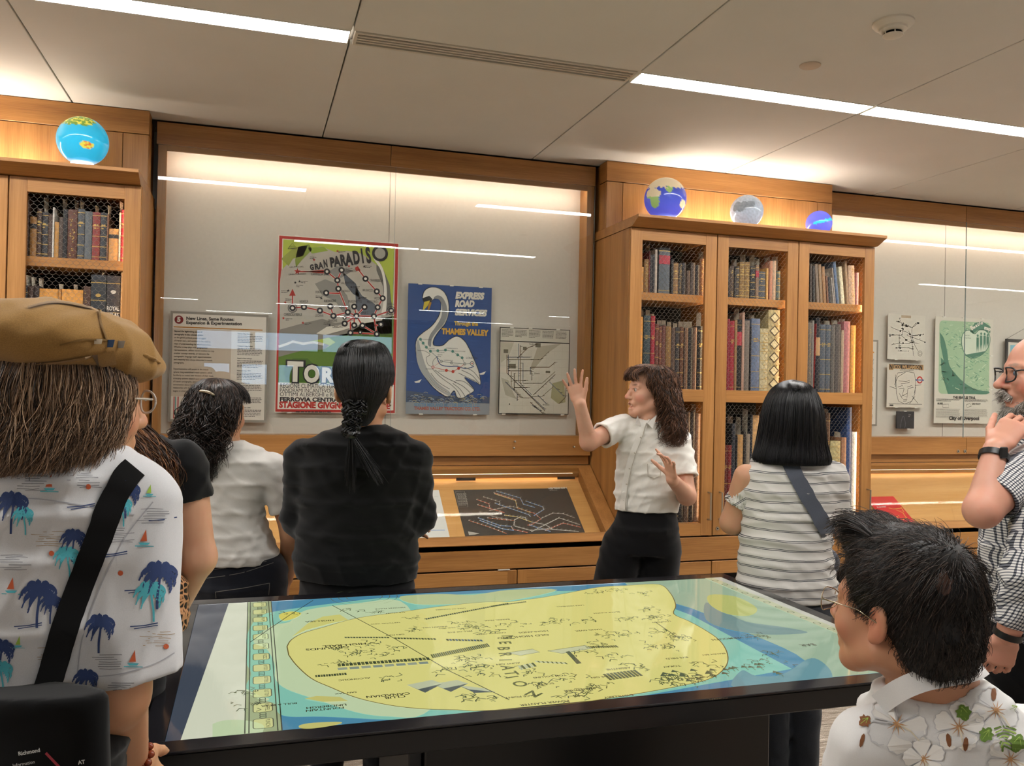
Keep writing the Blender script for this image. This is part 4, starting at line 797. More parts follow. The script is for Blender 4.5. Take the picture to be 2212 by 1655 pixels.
ML = [([(1.3731,4.7193),(1.5023,4.6698),(1.5083,4.6270),(1.5711,4.6043)],0),([(1.3556,4.7016),(1.4685,4.6527),(1.4643,4.6070),(1.5349,4.5705)],2),([(1.3544,4.7088),(1.4731,4.6576)],1),([(1.2844,4.6816),(1.3693,4.6479),(1.3647,4.6200)],4),([(1.2398,4.6649),(1.3036,4.6354),(1.3015,4.6042),(1.3800,4.5747)],1),([(1.2374,4.6300),(1.3015,4.6042)],1),([(1.3416,4.6380),(1.5182,4.5572),(1.5263,4.5432)],0),([(1.5306,4.6477),(1.6198,4.6066),(1.6204,4.5891),(1.5471,4.5495)],0),([(1.2376,4.5819),(1.3227,4.5457),(1.4032,4.5265)],4),([(1.1616,4.5304),(1.2698,4.4842),(1.3545,4.4422)],5),([(1.2193,4.5453),(1.3323,4.4920),(1.3916,4.4868)],0),([(1.2241,4.5285),(1.3389,4.4721),(1.4021,4.4601)],0),([(1.4117,4.4928),(1.4246,4.5259),(1.4644,4.5450),(1.4932,4.5374),(1.4931,4.5171)],3),([(1.3937,4.4834),(1.3980,4.4668),(1.4766,4.4445)],1),([(1.2979,4.5906),(1.4227,4.6151),(1.4643,4.6070)],4),([(1.2734,4.5438),(1.3788,4.5272),(1.4266,4.5224)],5),([(1.4633,4.6036),(1.5526,4.5665),(1.5842,4.5279),(1.5165,4.4928),(1.4910,4.4903)],1),([(1.5927,4.5345),(1.6660,4.5634),(1.7284,4.5582),(1.7885,4.5288)],4),([(1.5029,4.4502),(1.6932,4.5316),(1.8036,4.4838)],3),([(1.5845,4.4540),(1.7063,4.4970),(1.8035,4.4668)],1),([(1.5032,4.4899),(1.6131,4.4465)],0),([(1.5218,4.5094),(1.5967,4.4903),(1.6299,4.4591)],3),([(1.4159,4.4860),(1.4989,4.4569),(1.6002,4.4635),(1.7020,4.4501),(1.7808,4.4408)],3),([(1.3752,4.5577),(1.4459,4.5455),(1.5218,4.5094)],2)]
for L, k in ML:
    L = [q(p) for p in L]; s.line(L, .0058, PAL[k], 2, 'route_lines')
    for i in range(len(L)-1):
        n = max(2, int(math.dist(L[i], L[i+1])/.022))
        for j in range(n): x = L[i][0]+(L[i+1][0]-L[i][0])*j/n; y = L[i][1]+(L[i+1][1]-L[i][1])*j/n; s.disc((x, y), .0034, ink('#cfc9bf'), 3, 'stations', 8); s.rect((x, y+.006), (x+.012, y+.0085), ink('#8d867c'), 3, 'small_print')
bx = q((1.1323,4.7203)); s.line([q((1.1277,4.7218)), q((1.1794,4.7230)), q((1.1763,4.6177)), q((1.1227,4.6170))], .002, ink('#9d968c'), 2, closed=True)
for i, p in enumerate([(1.1322,4.7061),(1.1303,4.6779),(1.1277,4.6500)]): s.grey(q(p), .055, 4, .009, .003, ink('#b9b2a8'), 3, seed=i)
s.text('WEB TREND MAP 4', q((1.6960,4.7265)), .013, ink('#e2ddd4'), p1=q((1.8156,4.7295)), bold=.05); s.grey(q((1.6998,4.7183)), .10, 1, .01, .003, ink('#cfc9bf'), 3)
s.poly([q((1.1396,4.4625)), q((1.2008,4.4476)), q((1.1759,4.4420)), q((1.1402,4.4401))], ink('#b9b2a8'), 3); s.done(t)
P1, P2 = (1.0341,4.7350), (1.0292,4.4377)
t, s = slopeprint(0.62, (P1[0]+P2[0])/2, 4.335, (P1[1]), 0.0745, 'paper_map', 'white sheet with faint lines left of the dark transit map', 'map', ink('#e3e0da', .5))
s.line([q((0.9278,4.5870)), q((0.9983,4.6461))], .002, ink('#a9a6a0'), 2); s.line([q((0.8968,4.5124)), q((0.9169,4.5117)), q((0.9133,4.4765)), q((1.0137,4.4745))], .006, ink('#9fb4d8'), 2)
for i in range(6): s.grey(q(((0.9372,4.5900)[0]+.012*i, (0.9372,4.5900)[1]+.02*i)), .03, 1, .01, .002, ink('#b9b6b0'), 2, seed=i)
s.grey(q((0.8590,4.4437)), .1, 1, .01, .006, ink('#8d8a86'), 2); s.done(t)
# dark label plates on the inside back of the case
for nm, a, b, lab in (('label_plate', (1.1342,4.8373), (1.2510,4.8133), 'small dark plate left of two on the inside back of the desk case'), ('label_plate', (1.7629,4.8371), (1.8760,4.8124), 'small dark plate near the right end on the inside back of the desk case')):
    m = MB(); yb = 4.793; m.box(a[0]+.012, b[0]+.012, yb-.004, yb-.0005, zs(yb, .070), zs(yb, .052)+0.016); o = m.build(nm, ink('#3a322c', .3)); tag(o, lab, 'plate')
P = [(3.9133,4.6082), (4.1467,4.6108), (4.0389,4.4250), (3.8175,4.4212)]
rx0, rx1 = (P[0][0]+P[3][0])/2, (P[1][0]+P[2][0])/2
t = thing('book', 'thin red paperback leaning in the right hand desk case', 'book', (rx0, 4.36, zs(4.36, .07)))
yb = (P[0][1]+P[1][1])/2
m = MB(); m.prism([(4.345, zs(4.345, .0735)), (yb, zs(yb, .0735)), (yb, zs(yb, .0615)), (4.345, zs(4.345, .0615))], (rx0+.002, rx1-.002)); m.build('pages', ink('#ded6c6'), t)
m = MB(); m.prism([(4.343, zs(4.343, .0613)), (yb+.002, zs(yb+.002, .0613)), (yb+.002, zs(yb+.002, .0598)), (4.343, zs(4.343, .0598))], (rx0, rx1)); m.build('cover', ink('#d23436', .35), t)
s = Sheet((0, YF, zs(YF, .0596)), (1, 0, 0), (0, 1, KS)); CW = ink('#d9d2c8')
s.text('UNDERGROUND', q((3.9043,4.5461)), .012, CW, p1=q((4.0318,4.5540)), bold=.03); s.text('& its lines', q((3.8928,4.5262)), .012, CW, p1=q((3.9658,4.5301)), bold=.03)
for i in range(4): s.text(['the', 'art', 'of the', 'map'][i], (q((3.8785,4.4951))[0]+.002*i, q((3.8785,4.4951))[1]-.018*i), .012, CW, bold=.03)
for L in ([(3.9794,4.5240),(4.0089,4.5146),(4.0819,4.5200)],[(4.0250,4.5070),(4.0581,4.4846),(4.0505,4.4422)],[(4.0807,4.5273),(4.0717,4.4914)],[(3.9690,4.4516),(4.0103,4.4645)],[(4.0152,4.4362),(4.0567,4.4491)]): s.line([q(p) for p in L], .004, ink('#d8b44a'), 2, 'route_lines')
s.done(t)
t, s = slopeprint(4.16, 4.34, 4.315, 4.40, 0.0752, 'paper_map', 'white paper sheet corner beneath the red book in the right desk case', 'paper', ink('#e3e0da', .5)); s.done(t)

# ================================================================== BOOKS (spine left, spine right, height, cover, look, binding style, top offset)
SHELVES = [
 ('A', 'top', 'right', 2.147, [
  (-1.0213, -1.0104, 0.1792, '8c2740', 'dark red thin', 'p', 0.0029),
  (-1.0096, -1.0034, 0.2811, '4a3326', 'tall thin brown', 'p', 0),
  (-0.9976, -0.9701, 0.1841, '8d6639', 'tan leather', 'l', 0),
  (-0.9693, -0.9506, 0.2233, '43322b', 'dark brown gilt', 'b', 0),
  (-0.9484, -0.9236, 0.2087, '35363a', 'charcoal gilt topped', 'b', 0),
  (-0.9223, -0.9049, 0.2001, '4d3d35', 'brown cloth', 'p', 0),
  (-0.9041, -0.8974, 0.2344, 'c9c4bb', 'white thin', 'p', 0),
  (-0.8952, -0.8776, 0.1669, 'a77b42', 'tan short', 'p', 0),
  (-0.8768, -0.8606, 0.1912, '4a3d36', 'dark brown short', 'p', 0),
  (-0.8598, -0.8427, 0.2302, '1d1d1f', 'black silver labelled', 'w', 0),
  (-0.8415, -0.8017, 0.2306, '573428', 'thick brown ribbed', 'r', 0),
  (-0.7987, -0.7707, 0.2357, '454a50', 'slate grey', 'b', 0),
  (-0.7689, -0.7385, 0.2278, '565b5e', 'mottled grey', 'p', 0),
  (-0.7365, -0.7041, 0.2263, '7a3230', 'red gilt banded', 'b', 0),
  (-0.7021, -0.6749, 0.2268, '2d3136', 'black gilt banded', 'b', 0),
  (-0.6739, -0.6681, 0.2197, '6a4a38', 'thin brown', 'p', 0),
  (-0.6655, -0.623, 0.154, 'c08b52', 'short marbled tan', 'l', 0),
  (-0.6222, -0.6146, 0.2325, 'cdbfa8', 'pale thin', 'p', 0),
  (-0.6137, -0.6017, 0.2461, 'a8222a', 'bright red', 'b', 0),
 ], [(-0.6845, -0.6677, 2.4201), (-0.9442, -0.9405, 2.4341), (-0.8971, -0.8926, 2.3495), (-0.8667, -0.8618, 2.4345), (-0.8151, -0.812, 2.4283), (-0.7921, -0.7882, 2.4303), (-0.728, -0.7241, 2.4143), (-0.6289, -0.625, 2.442)]),
 ('A', 'second', 'right', 1.592, [
  (-1.0253, -1.0016, 0.4192, '22252a', 'black gilt', 'b', 0),
  (-0.9997, -0.9773, 0.4185, '4a3a32', 'brown leather', 'p', 0),
  (-0.9759, -0.9538, 0.4219, '3b3230', 'dark brown', 'p', 0),
  (-0.9524, -0.8757, 0.4094, 'c78d46', 'wide tan box', 'p', 0),
  (-0.8737, -0.8614, 0.4103, 'a8743a', 'narrow tan', 'p', 0),
  (-0.8603, -0.7703, 0.4114, 'c78d46', 'widest tan box', 'p', 0),
  (-0.768, -0.738, 0.4295, '4a352c', 'brown patterned', 'r', 0),
  (-0.7365, -0.6719, 0.4871, '2c3034', 'black gilt royal atlas', 'a1', 0),
  (-0.6687, -0.6104, 0.4867, '332f30', 'glossy black royal atlas', 'a2', 0),
  (-0.6087, -0.5982, 0.5016, '8a6a48', 'thin tan', 'p', 0),
 ], [(-1.0198, -0.9979, 2.0677), (-0.997, -0.9754, 2.0607), (-0.9659, -0.9449, 2.0562), (-0.8883, -0.8655, 2.0346), (-0.8198, -0.7996, 2.0364), (-0.7006, -0.6819, 2.1052), (-0.6255, -0.6098, 2.1063)]),
 ('B', 'top', 'left', 2.147, [
  (2.0934, 2.1158, 0.1445, 'b5813f', 'orange tan', 'p', 0),
  (2.1198, 2.1478, 0.1894, '7d5a30', 'mottled brown', 'r', 0),
  (2.1486, 2.1531, 0.2385, '7a3a38', 'tall thin red', 'p', 0),
  (2.1543, 2.1687, 0.2168, '1c1a1c', 'black silver lettered', 'w', 0),
  (2.1704, 2.1846, 0.2211, '1f1e22', 'narrow black lettered', 'w', 0),
  (2.1854, 2.1995, 0.2509, 'a89b8c', 'tall pale streaked', 'p', 0),
  (2.2131, 2.2817, 0.2644, '4c5257', 'wide grey labelled', 'L', 0),
  (2.2896, 2.3039, 0.2, '201f20', 'black narrow', 'p', 0),
  (2.3058, 2.3366, 0.1822, '7a5c3c', 'tan brown', 'b', 0),
  (2.3378, 2.3587, 0.1807, '3a332e', 'dark gilt dotted', 'r', 0),
  (2.3618, 2.3839, 0.1855, '2d2a2b', 'black cloth', 'p', 0),
  (2.3895, 2.4116, 0.1418, '46352c', 'short brown', 'p', 0),
  (2.4161, 2.4459, 0.1892, '463b35', 'dull brown', 'p', 0),
  (2.4484, 2.4732, 0.1781, '242022', 'black', 'p', 0),
  (2.4746, 2.5109, 0.216, '6b4426', 'brown gilt tooled', 'r', 0),
 ], [(2.1436, 2.1827, 2.4297), (2.1247, 2.1371, 2.3346), (2.1393, 2.1677, 2.3647), (2.4945, 2.5368, 2.414)]),
 ('B', 'second', 'left', 1.592, [
  (2.0919, 2.1176, 0.4168, 'c98b3c', 'orange tan', 'p', 0),
  (2.1245, 2.1658, 0.4239, '2f3d40', 'dark green gilt banded', 'b', 0),
  (2.1689, 2.1949, 0.4238, '8e2430', 'red gilt', 'b', 0),
  (2.1971, 2.2189, 0.3791, '5f3228', 'red brown gilt', 'b', 0),
  (2.2211, 2.2371, 0.3659, '6a3b2c', 'thin red brown', 'b', 0),
  (2.2401, 2.2625, 0.3721, '5a332c', 'plain red brown', 'p', 0),
  (2.2657, 2.2991, 0.3681, '7c5c34', 'tan patterned', 'r', 0),
  (2.3004, 2.3241, 0.3622, '4a3930', 'dark brown', 'p', 0),
  (2.3268, 2.3529, 0.3651, '2d2a2c', 'black banded', 'b', 0),
  (2.3557, 2.3791, 0.3681, '553524', 'brown banded', 'b', 0),
  (2.3803, 2.3867, 0.3652, '3a2c26', 'very thin brown', 'p', 0),
  (2.3883, 2.407, 0.3657, '6a4e3a', 'tan brown', 'p', 0),
  (2.4102, 2.4378, 0.365, '1b1b1d', 'plain black', 'p', 0),
  (2.4401, 2.465, 0.3698, '6c5140', 'mottled tan', 'p', 0),
  (2.4701, 2.5043, 0.3784, '17181b', 'black gilt framed', 'b', 0),
 ], [(2.1199, 2.1413, 2.0524), (2.1577, 2.1823, 2.0556), (2.1847, 2.2067, 2.0355), (2.2307, 2.2596, 2.0005), (2.2612, 2.2861, 2.0018), (2.2971, 2.321, 1.9933), (2.3291, 2.3667, 1.9875), (2.3689, 2.3986, 1.9993), (2.4042, 2.4264, 1.9998), (2.4284, 2.4575, 2.0019), (2.477, 2.5258, 2.0048), (2.5227, 2.5411, 2.0569)]),
 ('B', 'bottom', 'left', 0.83, [
  (2.1047, 2.1297, 0.5765, '2b2a2c', 'black', 'p', 0),
  (2.132, 2.1571, 0.5592, '4a3a30', 'brown', 'p', 0),
  (2.1587, 2.1877, 0.577, '1f2023', 'plain black', 'p', 0),
  (2.1902, 2.2233, 0.5491, '5a3a2c', 'red brown', 'b', 0),
  (2.2248, 2.2541, 0.5704, '2c2a2a', 'dull black', 'p', 0),
  (2.2563, 2.2897, 0.5566, '6a3a2a', 'rust brown', 'p', 0),
  (2.291, 2.3284, 0.5851, '222327', 'wide black', 'b', 0),
  (2.3302, 2.3638, 0.5961, '1d1d1f', 'black gilt', 'b', 0),
  (2.3654, 2.3952, 0.6142, '2c2a2a', 'dark', 'p', 0),
  (2.4007, 2.4326, 0.6378, '5a4638', 'tall brown', 'p', 0),
  (2.4354, 2.4626, 0.6381, '352c28', 'tall dark brown', 'p', 0),
  (2.4652, 2.499, 0.6296, '6a5040', 'lighter brown', 'p', 0),
 ], [(2.4508, 2.5076, 1.5187), (2.4365, 2.473, 1.4281)]),
 ('B', 'top', 'middle', 2.147, [
  (2.6622, 2.6736, 0.1656, '2a2524', 'thin dark', 'p', 0),
  (2.6744, 2.7019, 0.188, '4a3a30', 'dark brown leather', 'r', 0),
  (2.7052, 2.7154, 0.1761, '2c2826', 'thin black', 'p', 0),
  (2.7164, 2.7366, 0.1864, '3f3834', 'dark grey brown', 'b', 0),
  (2.7415, 2.7739, 0.2149, '7d6038', 'left gilt tan twin', 'g', 0),
  (2.7763, 2.8091, 0.2171, '7d6038', 'right gilt tan twin', 'g', 0),
  (2.8157, 2.8475, 0.1956, '23262b', 'black gilt lettered', 'b', 0),
  (2.8498, 2.8707, 0.2028, '77604c', 'brown red labelled', 'L', 0),
  (2.8727, 2.9176, 0.1662, '474c52', 'short wide blue grey', 'b', 0),
  (2.9224, 2.9354, 0.1884, 'c79a5a', 'thin tan', 'p', 0),
  (2.9447, 2.9642, 0.2329, 'b07a60', 'tall red and tan', 'p', 0),
  (2.9663, 2.9887, 0.2357, 'b59a80', 'tall cream and red', 'p', 0),
  (2.9925, 3.0196, 0.177, '52605f', 'short teal grey', 'b', 0),
 ], [(2.7261, 2.7364, 2.3851), (2.7829, 2.7973, 2.4157), (2.8321, 2.8741, 2.4179), (2.8774, 2.8975, 2.3976), (2.9222, 2.996, 2.4114), (3.0104, 3.0173, 2.4205)]),
 ('B', 'second', 'middle', 1.592, [
  (2.66, 2.681, 0.4279, '7a1f2c', 'dark red', 'p', 0),
  (2.6829, 2.7138, 0.4182, '8d2430', 'red gilt banded', 'b', 0),
  (2.7146, 2.7307, 0.4248, '8a6a44', 'thin tan', 'p', 0),
  (2.7323, 2.7635, 0.4277, '18181a', 'black red labelled', 'L', 0),
  (2.7643, 2.7801, 0.4707, 'a88674', 'tall thin pinkish', 'p', 0),
  (2.7828, 2.8166, 0.4245, '6b6259', 'grey brown', 'p', 0),
  (2.8208, 2.8279, 0.3871, '222226', 'very thin black', 'p', 0),
  (2.8287, 2.8875, 0.438, '5f6b80', 'wide blue grey gilt', 'b', 0),
  (2.8895, 2.9438, 0.3818, 'b8ac86', 'short ornate cream', 'g', 0),
  (2.9446, 3.0226, 0.4953, 'b5a477', 'ornate diamond', 'D', 0),
 ], [(2.7169, 2.7925, 2.0908), (2.7343, 2.7864, 2.0596), (2.8199, 2.8984, 2.0583), (3.0093, 3.0461, 2.1067)]),
 ('B', 'bottom', 'middle', 0.83, [
  (2.6575, 2.6815, 0.4457, '5a2520', 'short dark red', 'b', 0),
  (2.6836, 2.7083, 0.4457, '7a2a2a', 'short red', 'b', 0),
  (2.7091, 2.7335, 0.5727, '2c3138', 'tall blue black', 'p', 0),
  (2.7371, 2.7466, 0.5035, '232224', 'thin black', 'p', 0),
  (2.7481, 2.7862, 0.5082, 'b58b58', 'cream tan', 'L2', 0),
  (2.7873, 2.8048, 0.5315, '2a2624', 'dark', 'p', 0),
  (2.8068, 2.8313, 0.513, '8a7d6d', 'grey tan', 'p', 0),
  (2.8321, 2.8475, 0.6271, '23262c', 'tall thin black', 'p', 0),
  (2.8492, 2.8932, 0.6228, 'c49a66', 'tall tan', 'p', 0),
  (2.8961, 2.9359, 0.5882, '3a2c26', 'brown', 'p', 0),
  (2.9386, 2.9743, 0.5651, '23262c', 'black', 'p', 0),
  (2.9762, 3.0175, 0.5795, '5a2520', 'wine', 'b', 0),
  (3.0195, 3.0637, 0.5892, '4a3a30', 'dull brown', 'p', 0),
 ], [(2.6956, 2.7551, 1.4511), (2.7574, 2.8034, 1.4443), (2.7617, 2.8908, 1.4917)]),
 ('B', 'top', 'right', 2.147, [
  (3.2303, 3.2447, 0.2344, '4a4038', 'tall dark', 'p', 0.0018),
  (3.2543, 3.267, 0.2228, '3a3836', 'thin grey', 'p', 0.006),
  (3.2812, 3.3004, 0.2367, '80705f', 'grey tan leaning', 'p', 0.0187),
  (3.3054, 3.3247, 0.2357, '8d7355', 'tan leaning', 'p', 0.0187),
  (3.3299, 3.3502, 0.2245, '9a7550', 'orange tan leaning', 'p', 0.0182),
  (3.356, 3.3669, 0.1668, '7a5540', 'short brown leaning', 'p', 0.0146),
  (3.3695, 3.3841, 0.1627, '34363a', 'short black leaning', 'p', 0.0128),
  (3.4013, 3.4065, 0.1586, 'b5aea4', 'thin white leaning', 'p', 0.022),
  (3.4104, 3.4165, 0.2209, 'a89e90', 'thin pale leaning', 'p', 0.0251),
  (3.4249, 3.4439, 0.2605, '5c6f88', 'blue grey leaning', 'p', 0.0318),
  (3.4612, 3.4846, 0.2323, 'd8cfae', 'cream leaning', 'p', 0.027),
  (3.4988, 3.5142, 0.2684, 'a08466', 'tall thin tan leaning', 'p', 0.0222),
  (3.5179, 3.562, 0.2427, 'c9a88a', 'wide tan leaning', 'r', 0.0111),
  (3.5686, 3.5841, 0.2012, 'c09090', 'pink and white', 'p', 0.0012),
 ], [(3.398, 3.4165, 2.3477)]),
 ('B', 'second', 'right', 1.592, [
  (3.2228, 3.2492, 0.4303, '6d6357', 'grey brown patterned', 'r', 0),
  (3.25, 3.2648, 0.4444, '77736c', 'thin grey', 'p', 0),
  (3.2656, 3.2679, 0.4263, 'a02c2c', 'thin red leaning', 'p', -0.0132),
  (3.2812, 3.31, 0.463, '1f2227', 'tall tan labelled', 'T', 0),
  (3.3122, 3.3518, 0.4232, '4d545c', 'slate gilt', 'b', 0),
  (3.3549, 3.388, 0.4229, '4e565e', 'slate', 'b', 0),
  (3.3907, 3.4194, 0.4225, '56534e', 'dark grey', 'p', 0),
  (3.4229, 3.462, 0.4297, '504a46', 'grey brown', 'p', 0),
  (3.4641, 3.4827, 0.3949, 'a08c74', 'thin tan', 'p', 0),
  (3.4835, 3.5292, 0.4496, 'a56a6a', 'dusty pink', 'p', 0),
  (3.5361, 3.5707, 0.4268, 'd39a4c', 'orange tan', 'p', 0),
 ], [(3.3608, 3.4158, 2.0483), (3.4176, 3.4812, 2.0531), (3.4838, 3.5263, 2.0637)]),
 ('B', 'bottom', 'right', 0.83, [
  (3.214, 3.2447, 0.5432, '3a2c26', 'dull brown', 'p', 0),
  (3.2467, 3.2837, 0.553, '23262c', 'black', 'p', 0),
  (3.2864, 3.3179, 0.5341, '6a5040', 'light brown', 'p', 0),
  (3.3198, 3.3446, 0.5534, '2c3138', 'blue black', 'p', 0),
  (3.3489, 3.3603, 0.5104, 'b58b58', 'thin tan', 'p', 0),
  (3.3637, 3.3938, 0.6449, '5a3f2c', 'tall brown', 'b', 0),
  (3.3997, 3.4729, 0.4722, 'b5a878', 'wide cream', 'g', 0),
  (3.4811, 3.5162, 0.494, 'a5785a', 'tan red edged', 'p', 0),
  (3.517, 3.5528, 0.6805, '3a4f7a', 'tall blue', 'p', 0),
  (3.5583, 3.5931, 0.5282, 'd5d2cc', 'white', 'p', 0),
 ], [(3.4418, 3.5311, 1.3591), (3.3732, 3.4111, 1.5029)]),
]

GILT = mat('gilt', '#b89a5a', 0.35, 0.5, 0.6); SILV = mat('silver_title', '#b9b4aa', 0.4)
PAGES = mat('page_block', '#c9b48e', 0.8, 0.2, var=0.1, scale=200); SLIPM = mat('paper_slip', '#d9d2c2', 0.7)
_ords = ord_
def leather(h):
    return mat('book_'+h, '#'+h, 0.42, 0.4, var=0.22, scale=70, bump=0.15, bdist=0.0006)
YS = 4.362
def book(x0, x1, h, col, desc, style, ln, z, lab, grp):
    w = x1-x0; dep = min(0.22, 0.12+h*0.25); xc = (x0+x1)/2
    t = thing('book', lab, 'book', (xc, YS, z), grp)
    cm = leather(col); bulge = min(0.006, w*0.18); th = min(0.0025, w*0.12); n = 6
    arc = lambda k, e=0.0: (x0-e+(w+2*e)*k/n, YS+bulge*(1-math.sin(PI*k/n))-e)
    m = MB(); prof = [arc(k) for k in range(n+1)]; inn = [(x1-th, YS+bulge+0.004), (x0+th, YS+bulge+0.004)]
    poly = prof+[(x1, YS+dep), (x1-th, YS+dep)]+inn+[(x0+th, YS+dep), (x0, YS+dep)]
    k = len(poly); v = [(p[0], p[1], zz) for zz in (z, z+h) for p in poly]
    f = [(i, (i+1) % k, k+(i+1) % k, k+i) for i in range(k)]
    f += [tuple(reversed(range(n+1)))+(k-1, k-2, k-3)[2:] if False else tuple(range(k))[::-1], tuple(range(k, 2*k))]
    m.add(v, f, cm); m.build('cover', None, t, smooth=45)
    m = MB(); m.box(x0+th, x1-th, YS+bulge+0.004, YS+dep-0.004, z+0.003, z+h-0.004); m.build('pages', PAGES, t)
    def band(name, za, zb, e, mt):
        m = MB(); v = [(p[0], p[1], zz) for zz in (za, zb) for p in [arc(k, e) for k in range(n+1)]]
        m.add(v, [(i, i+1, n+2+i, n+1+i) for i in range(n)], mt); m.build(name, None, t)
    if style in ('b', 'L', 'g', 'r', 'a1', 'a2'):
        nb = {'b': 5, 'L': 2, 'g': 7, 'r': 6, 'a1': 6, 'a2': 4}[style]; m = MB()
        for i in range(nb):
            za = z+h*(0.06+0.86*i/(nb-1)); v = [(p[0], p[1], zz) for zz in (za, za+0.0035) for p in [arc(k, 0.0012) for k in range(n+1)]]
            m.add(v, [(i_, i_+1, n+2+i_, n+1+i_) for i_ in range(n)], cm if style == 'r' else GILT)
        m.build('spine_bands', None, t, kind='stuff')
    if style in ('g', 'D', 'r'):
        m = MB(); rr_ = random.Random(int(x0*1e4))
        for i in range(26):
            za = z+h*rr_.uniform(.05, .92); a = rr_.uniform(.2, .7); m.box(x0+w*a, x0+w*(a+.14), YS-.0012, YS-.0006, za, za+.004)
        m.build('gilt_tooling', GILT, t)
    if style == 'D':
        for i in range(6):
            za = z+h*(.03+.16*i); m = MB()
            for s_, mm in ((.46, mat('ornate_dark', '#4b3f2c')), (.34, mat('ornate_cream', '#d3c79c'))):
                m.add([(xc-w*s_, YS-.0015-.0004*(s_ < .4), za+.075*h), (xc, YS-.0015-.0004*(s_ < .4), za+.075*h-.075*h*s_*2), (xc+w*s_, YS-.0015-.0004*(s_ < .4), za+.075*h), (xc, YS-.0015-.0004*(s_ < .4), za+.075*h+.075*h*s_*2)], [(0, 1, 2, 3)], mm)
            m.build('diamond_panel', None, t); band('raised_band', za-.004, za+.004, .003, cm)
    if style == 'l': band('title_label', z+h*.70, z+h*.82, .0008, mat('label_black', '#1f1c1b'))
    if style == 'L': band('title_label', z+h*.64, z+h*.83, .0008, mat('label_red', '#9a2735', 0.5, var=.15, scale=90))
    if style == 'L2': band('grey_lower_wrap', z+h*.02, z+h*.42, .0008, mat('label_grey', '#77716a'))
    if style == 'T': band('title_label', z+h*.50, z+h*.74, .0008, mat('label_tan', '#b08a5c'))
    if style in ('w', 'b', 'g'):
        s = Sheet((xc, YS-.0014, z), (1, 0, 0), (0, 0, 1))
        if style == 'w':
            s2 = Sheet((xc, YS-.0014, z), (0, 0, 1), (-1, 0, 0)); s2.grey((h*.12, -w*.15), h*.75, 1, .01, w*.34, SILV, 1, 'title', int(x0*999))
        else: s.grey((-w*.32, h*.72), w*.64, 2, .016, .006, GILT, 1, 'title', int(x0*999))
        s.done(t)
    if style in ('a1', 'a2'):
        s = Sheet((xc, YS-.0016, z), (1, 0, 0), (0, 0, 1)); T_ = ['THE', 'ROYAL', 'ATLAS'] if style == 'a1' else ['ROYAL', 'ATLAS']
        for i, q in enumerate(T_): s.text(q, (0, h*(.62 if style == 'a1' else .66)-.030*i), .019, GILT if style == 'a1' else SILV, align='c', w=None, sx=.62, l=1, part='title', bold=.03)
        s.disc((0, h*(.80 if style == 'a1' else .84)), .012, GILT if style == 'a1' else SILV, 1, 'emblem', 10, .009); s.disc((0, h*.42), .014, SILV, 1, 'emblem', 10, .010); s.done(t)
    if ln: t.rotation_euler = (0, math.atan2(-ln, h), 0)
    return t
NB = 0
for case, shelf, door, z, ents, slips in SHELVES:
    bs = []
    for i, (x0, x1, h, col, desc, style, ln) in enumerate(ents):
        o_ = ['first', 'second', 'third', 'fourth', 'fifth', 'sixth', 'seventh', 'eighth', 'ninth', 'tenth', 'eleventh', 'twelfth', 'thirteenth', 'fourteenth', 'fifteenth', 'sixteenth', 'seventeenth', 'eighteenth', 'nineteenth'][i]
        lab = '%s book, %s from left, %s shelf, %s mesh door, %s' % (desc, o_, shelf, door, 'blue globe bookcase' if case == 'A' else 'three globe bookcase')
        b = book(x0, x1, h, col, desc, style, ln, z+.0005, lab, 'books on the %s shelf behind the %s door of the %s' % (shelf, door, 'blue globe bookcase' if case == 'A' else 'three globe bookcase'))
        bs.append((x0, x1, h, b)); NB += 1
    for (a, b_, zt) in slips:
        xm = (a+b_)/2; bk = min(bs, key=lambda q: abs((q[0]+q[1])/2-xm)); zb = z+bk[2]-.03
        m = MB(); y = YS+.055; w = min(b_-a, .03); x = min(max(xm, bk[0]+.002), bk[1]-.002)
        m.add([(x, y-.03, zb), (x, y+.03, zb), (x+.003, y+.03, zt), (x-.004, y-.035, zt-.006)], [(0, 1, 2, 3)], SLIPM); m.build('paper_slip', None, bk[3])
# a loose black cable inside the right door
t = MB(); t.tube([(3.52, 4.40, 1.595), (3.515, 4.40, 1.63), (3.53, 4.40, 1.66), (3.56, 4.40, 1.672), (3.598, 4.40, 1.69)], .003, 6)
tag(t.build('power_cord', mat('cord_black', '#131212', .5), smooth=True), 'thin black power cord looping at the right end of the second shelf', 'cord')
